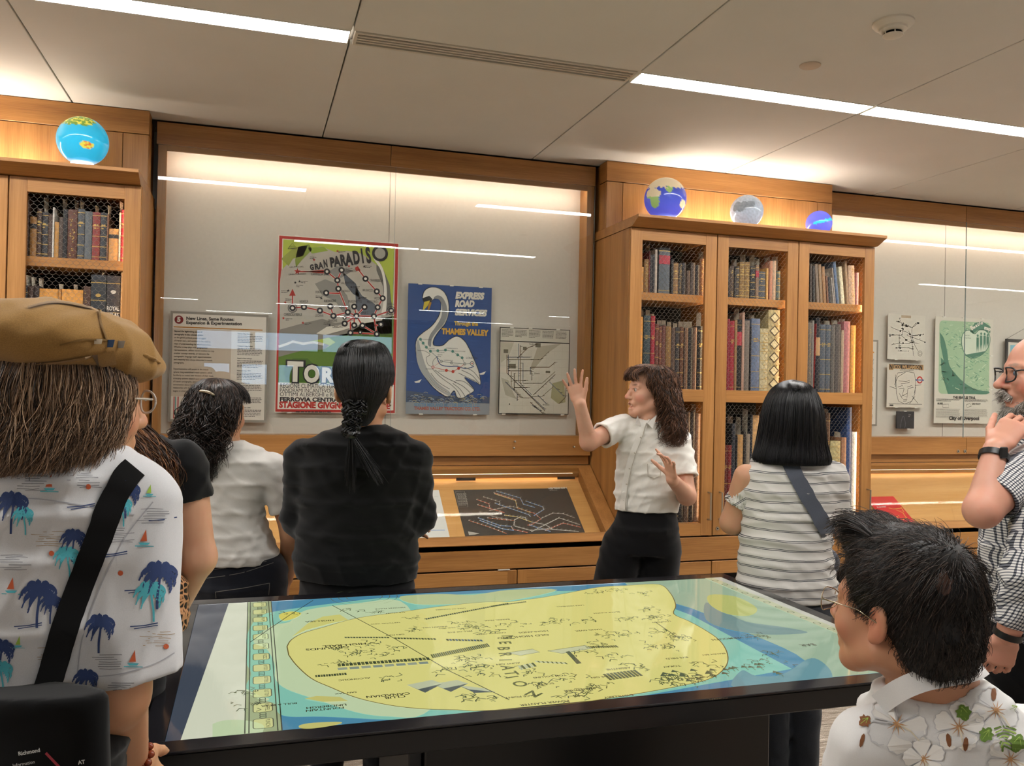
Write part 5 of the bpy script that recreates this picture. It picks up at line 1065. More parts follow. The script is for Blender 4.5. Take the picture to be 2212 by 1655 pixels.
# ------------------------------------------------------------------ globes
def globe(x, zc, r, kind, label):
    Y = 4.40; t = thing('globe', label, 'globe', (x, Y, 2.555), 'lit globes on the bookcases')
    nu, nv = 110, 64; V = np.zeros((nv+1, nu, 3)); col = np.zeros((nv+1, nu, 4)); col[..., 3] = 1
    fw = Vector((CAM.x-x, CAM.y-Y, CAM.z-zc)).normalized(); rt = Vector((-fw.y, fw.x, 0)).normalized(); up = fw.cross(rt) if fw.cross(rt).z > 0 else rt.cross(fw)
    rt = up.cross(fw)
    def blob(d, cx_, cy_, rx, ry, nzs): return ((d.dot(rt)-cx_)/rx)**2+((d.dot(up)-cy_)/ry)**2+nzs < 1
    L = {'blue': ('#25b4e6', '#2f9fc0', '#c8c04a', '#6a8a3a'), 'earth': ('#5a62e0', '#23356a', '#b8a888', '#7f9a5a'), 'moon': ('#a9b4c4', '#8f989f', '#6d7378', '#5d6266'), 'neptune': ('#6a70f0', '#5a63e0', '#3ac0f0', '#3ac0f0')}[kind]
    L = [np.array(C(q)) for q in L]
    for i in range(nv+1):
        th = PI*i/nv
        for j in range(nu):
            a = 2*PI*j/nu; d = Vector((math.sin(th)*math.cos(a), math.sin(th)*math.sin(a), math.cos(th)))
            V[i, j] = (x+r*d.x, Y+r*d.y, zc+r*d.z)
            n1 = mnoise.noise(d*3.1+Vector((x, 0, 0))*5); n2 = mnoise.noise(d*9.0+Vector((3, x, 0)))
            c = L[0]*(0.5-0.5*d.dot(up))+L[1]*(0.5+0.5*d.dot(up))  # ball colour painted brighter downwards, towards the lit base
            u_, v_ = d.dot(rt), d.dot(up); fr = d.dot(fw) > 0
            if kind == 'blue':
                if fr and (blob(d, .16, -.12, .27, .15, n2*.5)): c = L[2] if n2 < .15 else np.array(C('#c86a2c'))
                elif fr and v_ > .62+.1*n2 and u_ < .35+.2*n1: c = L[3] if n2 < .1 else L[2]
                elif (not fr) and n1 > .15: c = L[3]
            elif kind == 'earth':
                if fr and (blob(d, -.55, .25, .33, .26, n2*.5) or blob(d, -.48, -.1, .2, .32, n2*.5)): c = L[2] if v_ > .12 else L[3]
                elif fr and v_ > .52+.12*n2: c = L[2]
                elif fr and blob(d, .18, .50, .14, .22, n2*.4): c = L[3]
                elif fr and blob(d, .8, -.25, .14, .2, n2*.4): c = np.array(C('#d8cfa8'))
                elif (not fr) and n1 > .1: c = L[3]
            elif kind == 'moon':
                c = c*(0.9+0.25*n2); 
                if blob(d, -.35, .3, .4, .35, n1) or blob(d, .2, .4, .3, .2, n1): c = L[2]*(1+.3*n2)
            else:
                if fr and abs(v_-.12-.2*u_) < .1+.07*n2 and u_ > -.4: c = L[2]
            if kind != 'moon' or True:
                gl = max(0, -v_-.72)/.28; c = c*(1-gl)+np.array((1, 1, 1, 1))*gl if fr else c  # white glow of the base painted into the lower front
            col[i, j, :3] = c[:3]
    F = [(i*nu+j, (i+1)*nu+j, (i+1)*nu+(j+1) % nu, i*nu+(j+1) % nu) for i in range(nv) for j in range(nu)]
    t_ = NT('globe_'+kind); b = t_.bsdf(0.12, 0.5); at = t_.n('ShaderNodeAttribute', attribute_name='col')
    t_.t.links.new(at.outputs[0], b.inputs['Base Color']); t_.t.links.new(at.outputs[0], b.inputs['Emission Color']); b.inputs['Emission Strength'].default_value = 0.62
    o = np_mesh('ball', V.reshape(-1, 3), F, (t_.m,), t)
    ca = o.data.color_attributes.new('col', 'FLOAT_COLOR', 'POINT'); ca.data.foreach_set('color', col.reshape(-1).astype(np.float32))
    m = MB(); m.lathe([(r*.55, 0.0006), (r*.55, 0.012), (r*.42, zc-2.555-r*.88)], (x, Y, 2.555), n=32); m.build('lit_base', emat('globe_base_light', '#eef4ff', 1.6), t, smooth=35)
globe(-0.793, 2.711, 0.113, 'blue', 'bright sky blue lit globe alone on the bookcase behind the cap')
globe(2.261, 2.701, 0.122, 'earth', 'lit earth globe with dark oceans, largest on its bookcase')
globe(2.802, 2.672, 0.098, 'moon', 'lit pale grey moon globe between the earth and violet globes')
globe(3.312, 2.640, 0.078, 'neptune', 'smallest lit globe, violet with a cyan streak')

# ================================================================== TOUCH TABLE
TZ = 0.88
BLKP = mat('table_black', '#0b0b0c', 0.35, 0.5); BEZ = mat('table_bezel', '#17161a', 0.12, 0.5)
t = thing('touch_table', 'large black touch screen table showing a glowing yellow and blue map', 'table', (0.79, 2.3, 0))
TX0, TX1, TY0, TY1 = -0.195, 1.768, 1.713, 2.892; SX0, SX1, SY0, SY1 = -0.148, 1.722, 1.768, 2.832
m = MB(); m.box(TX0+.004, TX1-.004, TY0+.004, TY1-.004, TZ-.056, TZ-.006, c=.003); m.build('body', BLKP, t)
m = MB()
m.box(TX0, TX1, TY0, SY0, TZ-.006, TZ, c=.0015); m.box(TX0, TX1, SY1, TY1, TZ-.006, TZ, c=.0015); m.box(TX0, SX0, SY0, SY1, TZ-.006, TZ, c=.0015); m.box(SX1, TX1, SY0, SY1, TZ-.006, TZ, c=.0015)
m.build('bezel', BEZ, t, kind='stuff')
m = MB(); m.box(0.42, 1.39, 2.02, 2.55, 0.0, TZ-.056, c=.004); m.build('pedestal', BLKP, t)
m = MB(); m.box(0.385, 0.4195, 2.05, 2.52, 0.0, TZ-.056, c=.003); m.build('pedestal_side', mat('table_side_grey', '#1c1c1e', .5), t)
m = MB(); m.box(0.25, 1.55, 1.98, 2.60, 0.0, 0.012, c=.003); m.build('foot_plate', BLKP, t)
def em(h, k=.72):
    n = 'screen_'+h.strip('#')
    if n in _M: return _M[n]
    q = NT(n); b = q.bsdf(0.06, 0.5, 0, (0.01, 0.01, 0.01, 1)); b.inputs['Emission Color'].default_value = C(h); b.inputs['Emission Strength'].default_value = k
    _M[n] = q.m; return q.m
m = MB(); m.box(SX0, SX1, SY0, SY1, TZ-.006, TZ-.002); m.build('display', em('#3c6f92'), t)
s = Sheet((0, 0, TZ-.0018), (1, 0, 0), (0, 1, 0))
SEA, TEAL, PALE, YEL_, MARG, LINE = em('#4f94b4'), em('#8ed4bf'), em('#d2e6b8'), em('#efe98c'), em('#e6ead0'), em('#3f4a34', .5)
DK, DK2, OLV = em('#4a5a3c', .45), em('#6e7d58', .5), em('#7a8048', .5)
_A, _B = (SX0, SX1), (SY0, SY1)
s.rect((SX0, SY0), (SX1, SY1), SEA, 1, 'map_sea')
# left margin: grey band, white band, ornament border
s.poly([(SX0, SY0), (SX0+.028, SY0), (SX0+.09, SY1), (SX0, SY1)], em('#5f6c80', .35), 2, 'margin')
s.poly([(SX0+.028, SY0), (0.0, SY0), (0.0, SY1), (SX0+.09, SY1)], MARG, 2, 'margin')
s.rect((0.0, SY0), (.072, SY1), em('#a9b98a'), 2, 'border'); 
for x in (0.0, .008, .064, .072): s.line([(x, SY0), (x, SY1)], .0025, LINE, 4, 'border')
for i in range(12):
    y = SY0+.045+.089*i; s.poly(rr((.016, y-.026), (.056, y+.026), .008), em('#dfe39a'), 3, 'border'); s.line(rr((.016, y-.026), (.056, y+.026), .008), .002, LINE, 4, 'border', True)
    s.text(['PUNCH', 'RAFFEL', 'OLD TOM', 'BITTERS', 'RUM TODDY', 'FIZZ', 'SLING', 'JULEP', 'COOLER', 'FLIP', 'SOUR', 'EGG NOG'][i], (.041, y+.021), .009, LINE, w=.042, ang=-PI/2, l=5, part='border_lettering')
    for k in range(3): s.ring((.036, y+.034+.010*k), .0075, .0018, LINE, 4, 'border', 12)
s.poly(smooth_pts([(0.0200,2.6128),(0.0544,2.6813),(0.1047,2.7099),(0.1771,2.7350),(0.2842,2.7646),(0.4069,2.7933),(0.4839,2.7878)], 4)+[(0.8628,2.7885),(1.2701,2.7253),(1.3378,2.3718),(1.3346,1.8495),(0.8254,1.7597),(0.3585,1.7473)]+smooth_pts([(0.2580,1.7818),(0.1575,1.8211),(0.0896,1.8381),(0.0665,1.8676),(0.0626,1.9179),(0.0224,1.9692),(0.0004,2.0399),(0.0114,2.1313),(-0.0009,2.2241),(0.0027,2.3064),(-0.0023,2.4129),(0.0061,2.5264)], 4), TEAL, 2, 'shallows')
s.poly(smooth_pts([(0.0241,2.4387),(0.0711,2.5466),(0.1193,2.5717),(0.1747,2.6943),(0.3352,2.7425),(0.4766,2.7442),(0.4832,2.3819),(0.4613,1.9615),(0.3656,1.7831),(0.2941,1.7868),(0.2284,1.8271),(0.1475,1.9277),(0.0890,2.0069),(0.0667,2.0816),(0.0674,2.1944),(0.0492,2.3246),(0.0195,2.3767)], 4, True), PALE, 3, 'shallows')
s.poly(smooth_pts([(-0.0637,1.8355),(-0.0446,1.8487),(-0.0115,1.8450),(0.0219,1.8229),(0.0366,1.8013),(0.0346,1.7671)], 4)+[(-0.0606,1.7619)], PALE, 3, 'shallows')
s.poly(smooth_pts([(0.0005,2.0287),(0.0296,1.9780),(0.0509,1.9516),(0.0365,1.9448),(0.0080,1.9940)], 4, True), PALE, 3, 'shallows')
isl = smooth_pts([(0.1029,2.3268),(0.1162,2.3852),(0.1506,2.4421),(0.2096,2.4882),(0.3144,2.5645),(0.4476,2.6027),(0.5889,2.6432),(0.7335,2.6652),(0.8225,2.6522)], 4)
isl += smooth_pts([(0.9471,2.6820),(1.0584,2.7246),(1.1945,2.7800),(1.3138,2.7838),(1.4293,2.7741),(1.4089,2.6484),(1.3472,2.4919),(1.2880,2.3937),(1.2940,2.3083),(1.2929,2.2054),(1.2813,2.1126),(1.2461,2.0152),(1.1969,1.9300),(1.1405,1.8687),(1.0790,1.8273),(0.9886,1.8025),(0.8542,1.7784),(0.7073,1.7608),(0.5742,1.7597),(0.4746,1.7702)], 4)
isl += smooth_pts([(0.4399,1.7859),(0.3707,1.8091),(0.3037,1.8478),(0.2381,1.9105),(0.1895,1.9878),(0.1489,2.0615),(0.1192,2.1688),(0.1043,2.2538)], 4)
s.poly(isl, YEL_, 4, 'island'); s.line(isl, .003, em('#8a7a3a', .5), 5, 'island_outline', True)
s.poly([(0.1197,2.4164),(0.1704,2.5418),(0.2188,2.6053),(0.2698,2.6170),(0.2881,2.5517),(0.2367,2.5266),(0.1616,2.4733)], em('#e2de80'), 5, 'islets'); s.poly(smooth_pts([(0.0920,2.6533),(0.1239,2.6855),(0.1575,2.6581),(0.1352,2.6052),(0.1006,2.5851)], 4, True), em('#e8df6a'), 5, 'islets')
s.poly(smooth_pts([(0.4858,2.7990),(0.6238,2.8041),(0.7320,2.7686),(0.8710,2.8115),(1.0369,2.7757),(0.8269,2.6669),(0.6484,2.6621),(0.5166,2.6914)], 4, True), em('#c6d49a'), 4, 'islets')
s.poly(smooth_pts([(0.1074,1.7834),(0.1347,1.7900),(0.1885,1.7810),(0.1839,1.7686),(0.1360,1.7604),(0.1098,1.7670)], 4, True), em('#d8d27a'), 5, 'islets'); s.poly([(0.1260,1.9330),(0.1522,1.9423),(0.2025,1.9246),(0.2178,1.8946),(0.1639,1.9029)], em('#d8d27a'), 5, 'islets')
# crossing lines
s.line([(0.2570,2.7277),(0.3927,2.3285),(0.4811,2.0300),(0.5670,1.8132)], .0028, LINE, 7, 'sight_lines'); s.line([(0.0087,2.3870),(0.1167,2.6285),(0.2024,2.8047)], .0028, LINE, 7, 'sight_lines')
for r in (.11, .085, .06): s.ring((.37, SY1-.01), r, .002, DK2, 3, 'compass', 40)
# little drawings: strips of arcade, roofs, boats
def strip_(a, b, w, n, m1, m2, l=6):
    for i in range(n):
        x = a[0]+(b[0]-a[0])*i/n; y = a[1]+(b[1]-a[1])*i/n; dx = (b[0]-a[0])/n*.8; dy = (b[1]-a[1])/n*.8
        s.poly([(x, y), (x+dx, y+dy), (x+dx, y+dy+w), (x, y+w)], m1 if i % 2 else m2, l, 'drawings')
strip_((0.2185,2.1318),(0.4531,2.1288), .022, 24, DK, OLV); strip_((0.2159,2.1043),(0.4473,2.1005), .018, 8, em('#9fb0a0', .55), em('#b9c4a8', .55)); strip_((0.4600,2.1410),(0.6322,2.2019), .030, 30, DK2, OLV)
strip_((0.2593,2.3677),(0.3804,2.3394), .012, 16, DK, DK2); strip_((0.3927,2.3285),(0.5037,2.2945), .014, 14, DK, OLV); strip_((0.5291,2.2806),(0.6264,2.2499), .016, 12, em('#4a6f8a', .5), DK); strip_((0.5142,2.5002),(0.8143,2.6253), .014, 40, DK, DK2)
strip_((0.1589,2.0651),(0.2341,2.0650), .016, 12, DK, OLV)
def doodle(c, n, r, seed, l=6):
    q = random.Random(seed)
    for i in range(n):
        x, y = c[0]+q.gauss(0, r), c[1]+q.gauss(0, r*.8); a = q.uniform(0, PI); L = q.uniform(.006, .02)
        s.line([(x, y), (x+L*math.cos(a), y+L*math.sin(a)), (x+L*math.cos(a+.7)*1.4, y+L*math.sin(a+.7)*1.4)], .003, (DK, DK2, OLV)[i % 3], l, 'drawings')
for i, c in enumerate([(0.3119,2.6533),(0.3859,2.6066),(0.1325,2.6539),(0.3358,2.3024),(0.2295,2.2701),(0.3022,2.2354),(0.3782,2.2394),(0.3440,2.1897),(0.2601,2.2097),(0.4638,2.3949),(0.6341,2.3905),(0.6135,2.4404),(0.2036,2.1485),(0.5491,2.0456),(0.5330,2.1029),(0.5565,1.9929),(0.4872,1.8382),(0.5325,1.8323),(0.4771,2.0309),(0.0118,1.9105),(0.0008,1.9958),(0.3283,2.0058),(0.6705,2.3385),(0.4858,2.5256)]): doodle(c, 9, .016, i)
for a, b in (((0.3610,1.9628),(0.4250,1.9823)),((0.4192,1.9543),(0.4833,1.9680)),((0.4754,1.9348),(0.5309,1.8983))):
    s.poly([a, b, (b[0]+.02, b[1]-.03), (a[0]+.02, a[1]-.035)], em('#cfd6b0'), 6, 'drawings'); s.poly([(a[0], a[1]), (a[0]+.02, a[1]-.035), (b[0]+.02, b[1]-.03), ((a[0]+b[0])/2, a[1]-.06)], em('#6f7c78', .45), 6, 'drawings')
TXI = em('#4a4a2c', .45)
for tx, a, h, w in [('HIGH-BALL',(0.3107,2.3114),.016,None),('GROUNDS',(0.2627,2.2936),.016,None),('CANADIAN',(0.3588,1.9129),.013,None),('CLUB',(0.3457,1.8977),.013,None),('LINDBERGH',(0.2124,1.8776),.011,None),('FOUNTAIN',(0.2054,1.8623),.011,None),('BULL & BEAR',(0.1086,1.9115),.009,None),('HIGH-SEA',(0.2471,2.5610),.013,None),('ALCOHOLIC',(0.2844,2.0345),.009,None),('BARREL PEAK',(0.7619,2.4533),.009,None),('LAKE OF CHASERS',(0.6623,2.6057),.008,None),('TEETOTAL VIEW',(0.4340,2.4906),.008,None),('INDIAN HILL',(0.5605,2.4199),.009,None),('SAN TAX',(0.2424,1.9471),.008,None),('MILL OF RYE',(0.6208,2.3586),.009,None),('GIN FIZZ',(0.4256,2.3699),.009,None),('HAVANA PLACE',(0.4780,2.6574),.009,None),('ALE VALLEY',(0.4677,2.5981),.008,None),('OLD MILL',(0.5816,2.4026),.008,None),('CABBAGE CREEK',(0.7105,2.3207),.008,None)]: s.text(tx, a, h, TXI, l=7, ang=PI, bold=.02)
for c, p, a_ in zip('INEBRIATION', [(0.6886,2.3549),(0.6899,2.2915),(0.6662,2.2386),(0.6480,2.1907),(0.6383,2.1429),(0.6241,2.0906),(0.6133,2.0400),(0.6065,1.9952),(0.6010,1.9575),(0.6014,1.9197),(0.6085,1.8391)], [-1.7]*7+[-1.5, -1.4, -1.3, -.9]): s.text(c, p, .032, OLV, l=7, ang=a_, bold=.02)
for tx, a, h in [('OLD HIGHLAND',(0.8241,2.2753),.014),('HIGHLANDS',(0.8357,2.3112),.011),('HANG OVER',(0.9956,2.2900),.010),('LOOKOUT',(1.2367,2.3214),.009),('BLACK PUNCH',(1.1287,2.4571),.009),('LAKE HIGHBALL',(1.0474,2.5586),.009),('TOM COLLINS',(0.7512,1.9418),.009),('AUNT GIN',(0.6686,2.0568),.009),('SCOTCH',(0.7022,1.8950),.009),('BELLE WHISK',(0.7858,1.8393),.009),('DISTILLERY',(0.8542,1.7784),.010),('SLOE GIN',(0.8597,1.9084),.009),('ABSINTHE',(0.9303,1.9562),.010),('RYE FIELD',(1.1158,1.9968),.010),('TOKAY',(1.0625,1.9394),.010),('MOONSHINE',(1.1116,1.8472),.010),('BRANDY BAY',(1.2322,2.0018),.008),('CORDIAL',(1.0592,1.7093),.008),('PEACE POINT',(0.6421,1.8308),.009),('POWER PLANTER',(0.6970,1.7810),.010),('GULF OF VERMOUTH',(1.4420,2.1221),.013),('BAR',(1.5258,2.0189),.018)]: s.text(tx, a, h, TXI, l=7, ang=PI, bold=.02)
for i, c in enumerate([(0.6372,2.3965),(0.7621,2.3881),(0.8566,2.3871),(1.1147,2.3707),(1.1942,2.3635),(1.2123,2.3485),(0.9802,2.2201),(1.0465,2.2236),(1.1520,2.2184),(1.1657,2.1864),(1.1860,2.1349),(1.0747,2.0899),(1.1054,2.0827),(0.8635,2.0894),(0.9181,2.0281),(0.7548,1.9064),(0.6650,1.9839),(0.5542,2.0396),(0.5655,2.1202),(0.9609,1.9488),(0.9640,1.8418),(0.9910,1.8352),(1.0403,1.8505),(1.1246,1.9244),(1.0114,1.8167),(0.7882,1.8452),(0.7391,1.7946),(0.7351,1.8078),(0.6708,1.8869),(0.9241,2.1428),(0.9083,2.3963),(1.0039,2.3745),(1.2377,2.7135),(1.1486,2.7050),(1.3108,2.6698),(1.2401,2.4555),(1.4093,2.1202),(1.3586,1.9718),(1.2918,1.9072)]): doodle(c, 12, .020 if i < 38 else .03, 50+i)
strip_((0.6556,2.0005),(0.7038,2.0182), .03, 6, DK2, em('#cfd6b0', .55)); strip_((0.8840,2.1264),(0.9731,2.1139), .018, 14, DK, OLV); strip_((0.7110,2.0466),(0.7860,2.0134), .014, 14, DK2, em('#cfd6b0', .55)); strip_((0.8415,1.8784),(0.9372,1.8896), .045, 10, DK2, OLV); strip_((0.7465,2.6015),(0.8778,2.6333), .012, 20, DK, DK2)
for a, b in (((0.6578,2.1383),(0.7364,2.1528)),((0.7706,2.1280),(0.8886,2.1512))): s.poly([a, b, (b[0]+.01, b[1]-.03), (a[0]+.03, a[1]-.03)], em('#d8dcae'), 6, 'drawings'); s.line([a, b, (b[0]+.01, b[1]-.03), (a[0]+.03, a[1]-.03)], .002, DK, 7, 'drawings', True)
s.poly([(0.8147,2.1093),(0.8275,2.1145),(0.8218,2.0124),(0.8072,2.0083)], DK2, 7, 'drawings')
s.line([(1.1862,2.3223),(1.1746,2.1468)], .003, LINE, 7, 'sight_lines')
for i in range(26): q = random.Random(i); c = ((0.9474,1.8192)[0]+q.uniform(0, .34), (0.9474,1.8192)[1]+q.uniform(-.02, .06)); s.line([(c[0], c[1]), (c[0]+.004, c[1]+.022)], .002, OLV, 6, 'trees'); s.poly([(c[0]-.010, c[1]+.018), (c[0]+.012, c[1]+.016), (c[0]+.002, c[1]+.034)], DK2, 7, 'trees')
for pts, mm in (([(1.2001,1.8689),(1.2134,1.8224),(1.2871,1.8188),(1.4244,1.9070),(1.4491,1.8852),(1.4095,1.7891),(1.3279,1.7259),(1.1112,1.7529)], em('#6fa3ac')), ([(1.4656,2.5033),(1.4698,2.4040),(1.4670,2.2688),(1.5452,2.1877),(1.5811,2.1190),(1.4421,2.1317),(1.3645,2.2089),(1.3568,2.3156)], em('#7d9f9c'))): s.poly(smooth_pts(pts, 4, True), mm, 3, 'shallows')
s.poly(smooth_pts([(1.5328,2.5939),(1.6098,2.5500),(1.5935,2.4003),(1.5160,2.3240),(1.4569,2.3602),(1.4651,2.4782)], 4, True), em('#c9cf7a'), 4, 'islets')
# right margin
s.poly(smooth_pts([(1.36, SY0+.002), (1.42, 1.95), (1.40, 2.2), (1.38, 2.45), (1.30, 2.66), (1.32, SY1-.002)], 4)+[(SX1-.03, SY1-.002), (SX1-.03, SY0+.002)], em('#a9c4a6'), 2.5, 'shallows'); s.poly([(SX1-.02, SY0), (SX1, SY0), (SX1, SY1), (SX1-.035, SY1)], em('#cfcfc0'), 5, 'margin'); s.poly([(SX1-.055, SY0), (SX1-.02, SY0), (SX1-.035, SY1), (SX1-.07, SY1)], em('#c9cda6'), 5, 'margin')
for i in range(16): s.ring((SX1-.045-.010*i/16, SY0+.04+.065*i), .012, .003, DK2, 6, 'border', 12)
s.done(t)

# ================================================================== PEOPLE: distance-field modelling
V3 = lambda p: np.array(p, float)
def unit(v): v = V3(v); return v/max(1e-9, np.linalg.norm(v))
class Field:
    def __init__(s, lo, hi, h):
        s.lo = V3(lo); s.h = h; s.n = np.ceil((V3(hi)-s.lo)/h).astype(int)+1
        s.D = np.full(s.n, 0.08, np.float32); s.ax = [(s.lo[i]+h*np.arange(s.n[i])).astype(np.float32) for i in range(3)]
    def win(s, lo, hi):
        a = np.clip(np.floor((V3(lo)-s.lo)/s.h).astype(int), 0, s.n); b = np.clip(np.ceil((V3(hi)-s.lo)/s.h).astype(int)+1, 0, s.n)
        if np.any(b <= a): return None
        sl = tuple(slice(a[i], b[i]) for i in range(3))
        return sl, np.ix_(s.ax[0][sl[0]], s.ax[1][sl[1]], s.ax[2][sl[2]])
    def put(s, prim, k=0.012, op='add'):
        f, lo, hi = prim; m = k+4*s.h; w = s.win(V3(lo)-m, V3(hi)+m)
        if w is None: return
        sl, (X, Y, Z) = w; d = f(X, Y, Z).astype(np.float32); D = s.D[sl]
        if op == 'add':
            if k > 0: hh = np.clip(0.5+0.5*(D-d)/k, 0, 1); s.D[sl] = D*(1-hh)+d*hh-k*hh*(1-hh)
            else: s.D[sl] = np.minimum(D, d)
        elif op == 'sub':
            d = -d
            if k > 0: hh = np.clip(0.5-0.5*(D-d)/k, 0, 1); s.D[sl] = D*(1-hh)+d*hh+k*hh*(1-hh)
            else: s.D[sl] = np.maximum(D, d)
    def cut(s, p, n):
        """remove the half space on the side n points to"""
        X, Y, Z = np.ix_(*s.ax); n = unit(n); s.D = np.maximum(s.D, ((X-p[0])*n[0]+(Y-p[1])*n[1]+(Z-p[2])*n[2]).astype(np.float32))
    def warp(s, f):
        X, Y, Z = np.ix_(*s.ax); s.D = s.D+f(X, Y, Z).astype(np.float32)
    def mesh(s):
        D = s.D.copy(); D[0] = D[-1] = 0.05; D[:, 0] = D[:, -1] = 0.05; D[:, :, 0] = D[:, :, -1] = 0.05
        I = D < 0; c = np.zeros(np.array(D.shape)-1, np.int8); offs = [(i, j, k) for i in (0, 1) for j in (0, 1) for k in (0, 1)]
        sh = c.shape
        for o in offs: c += I[o[0]:o[0]+sh[0], o[1]:o[1]+sh[1], o[2]:o[2]+sh[2]]
        A = np.argwhere((c > 0) & (c < 8))
        if len(A) == 0: return np.zeros((0, 3)), np.zeros((0, 4), int)
        cv = np.stack([D[A[:, 0]+o[0], A[:, 1]+o[1], A[:, 2]+o[2]] for o in offs], 1).astype(np.float64)
        P = np.zeros((len(A), 3)); W = np.zeros(len(A)); O = np.array(offs, float)
        for a in range(8):
            for b in range(a+1, 8):
                if np.abs(O[a]-O[b]).sum() != 1: continue
                x = (cv[:, a] < 0) != (cv[:, b] < 0); t = np.where(x, cv[:, a]/np.where(x, cv[:, a]-cv[:, b], 1), 0)
                P += np.where(x[:, None], O[a]+(O[b]-O[a])*t[:, None], 0); W += x
        V = s.lo+s.h*(A+P/W[:, None]); idx = np.full(sh, -1, np.int32); idx[A[:, 0], A[:, 1], A[:, 2]] = np.arange(len(A))
        F = []
        for ax in range(3):
            u, v = [(1, 2), (2, 0), (0, 1)][ax]
            sa = [slice(None)]*3; sb = [slice(None)]*3; sa[ax] = slice(0, -1); sb[ax] = slice(1, None)
            a, b = I[tuple(sa)], I[tuple(sb)]; E = np.argwhere(a != b)
            ok = (E[:, u] > 0) & (E[:, v] > 0) & (E[:, u] < sh[u]) & (E[:, v] < sh[v]); E = E[ok]
            q = []
            for du, dv in ((-1, -1), (0, -1), (0, 0), (-1, 0)):
                e = E.copy(); e[:, u] += du; e[:, v] += dv; q.append(idx[e[:, 0], e[:, 1], e[:, 2]])
            q = np.stack(q, 1); fl = ~a[E[:, 0], E[:, 1], E[:, 2]]; q[fl] = q[fl][:, ::-1]; F.append(q[(q >= 0).all(1)])
        return V, np.concatenate(F)
def ecap(a, b, ra, rb, x=None, cz=None):
    """capsule from a to b; radii numbers or (rx, ry) with rx along x"""
    a, b = V3(a), V3(b); ra = (ra, ra) if not hasattr(ra, '__len__') else ra; rb = (rb, rb) if not hasattr(rb, '__len__') else rb
    R = max(max(ra), max(rb)); lo, hi = np.minimum(a, b)-R, np.maximum(a, b)+R; ab = b-a; L2 = max(1e-12, ab@ab)
    if x is None:
        def f(X, Y, Z):
            px, py, pz = X-a[0], Y-a[1], Z-a[2]; t = np.clip((px*ab[0]+py*ab[1]+pz*ab[2])/L2, 0, 1)
            return np.sqrt((px-t*ab[0])**2+(py-t*ab[1])**2+(pz-t*ab[2])**2)-(ra[0]+(rb[0]-ra[0])*t)
        return f, lo, hi
    w = ab/math.sqrt(L2); u = V3(x)-w*(V3(x)@w); u = unit(u); v = np.cross(w, u)
    def f(X, Y, Z):
        px, py, pz = X-a[0], Y-a[1], Z-a[2]; t = np.clip((px*ab[0]+py*ab[1]+pz*ab[2])/L2, 0, 1)
        qx, qy, qz = px-t*ab[0], py-t*ab[1], pz-t*ab[2]
        rx = ra[0]+(rb[0]-ra[0])*t; ry = ra[1]+(rb[1]-ra[1])*t; rm = np.minimum(rx, ry) if cz is None else cz
        du, dv, dw = qx*u[0]+qy*u[1]+qz*u[2], qx*v[0]+qy*v[1]+qz*v[2], qx*w[0]+qy*w[1]+qz*w[2]
        k0 = np.sqrt((du/rx)**2+(dv/ry)**2+(dw/rm)**2); k1 = np.sqrt((du/rx**2)**2+(dv/ry**2)**2+(dw/rm**2)**2)
        return k0*(k0-1)/np.maximum(k1, 1e-6)
    return f, lo, hi
def ell(c, r, R=None):
    c = V3(c); r = V3(r); R = np.eye(3) if R is None else np.array(R, float); m = r.max()
    def f(X, Y, Z):
        p = (X-c[0], Y-c[1], Z-c[2]); q = [(R[0, i]*p[0]+R[1, i]*p[1]+R[2, i]*p[2]) for i in range(3)]
        k0 = np.sqrt(sum((q[i]/r[i])**2 for i in range(3))); k1 = np.sqrt(sum((q[i]/r[i]**2)**2 for i in range(3)))
        return k0*(k0-1)/np.maximum(k1, 1e-6)
    return f, c-m, c+m
def chain(F, pts, radii, k=0.015, x=None, op='add'):
    for i in range(len(pts)-1): F.put(ecap(pts[i], pts[i+1], radii[i], radii[i+1], x), k, op)
def secs(F, S_, grow=0.0, k=0.02):
    """torso: sections (left point, right point, half depth, shift along depth)"""
    P = []; 
    for a, b, d, sh in S_:
        a, b = V3(a), V3(b); x = unit(b-a); nrm = unit(np.cross([0, 0, 1], x)); P.append(((a+b)/2+nrm*sh, np.linalg.norm(b-a)/2+grow, d+grow, x))
    for i in range(len(P)-1): F.put(esec(P[i], P[i+1]), k)
def esec(A, B):
    """level elliptical slice between two sections, flat ended"""
    a, b = A[0], B[0]; x = unit((A[3]+B[3])*[1, 1, 0]); y = np.cross([0, 0, 1], x); R = max(A[1], A[2], B[1], B[2]); dz = b[2]-a[2]; z0, z1 = sorted((a[2], b[2]))
    def f(X, Y, Z):
        t = np.clip((Z-a[2])/dz, 0, 1); px, py = X-(a[0]+(b[0]-a[0])*t), Y-(a[1]+(b[1]-a[1])*t); rx = A[1]+(B[1]-A[1])*t; ry = A[2]+(B[2]-A[2])*t
        du, dv = px*x[0]+py*x[1], px*y[0]+py*y[1]; k0 = np.sqrt((du/rx)**2+(dv/ry)**2); k1 = np.sqrt((du/rx**2)**2+(dv/ry**2)**2); d = k0*(k0-1)/np.maximum(k1, 1e-6); ez = np.maximum(np.maximum(z0-Z, Z-z1), 0)
        return np.where(ez > 0, np.sqrt(np.maximum(d, 0)**2+ez**2)+np.minimum(d, 0)*.0, d)
    return f, np.array((min(a[0], b[0])-R, min(a[1], b[1])-R, z0)), np.array((max(a[0], b[0])+R, max(a[1], b[1])+R, z1))
def basis(fwd, up=(0, 0, 1), roll=0.0):
    """3x3 with columns right, forward, up"""
    f = unit(fwd); r = unit(np.cross(f, up)); u = np.cross(r, f)
    if roll: r, u = r*math.cos(roll)+u*math.sin(roll), -r*math.sin(roll)+u*math.cos(roll)
    return np.stack([r, f, u], 1)
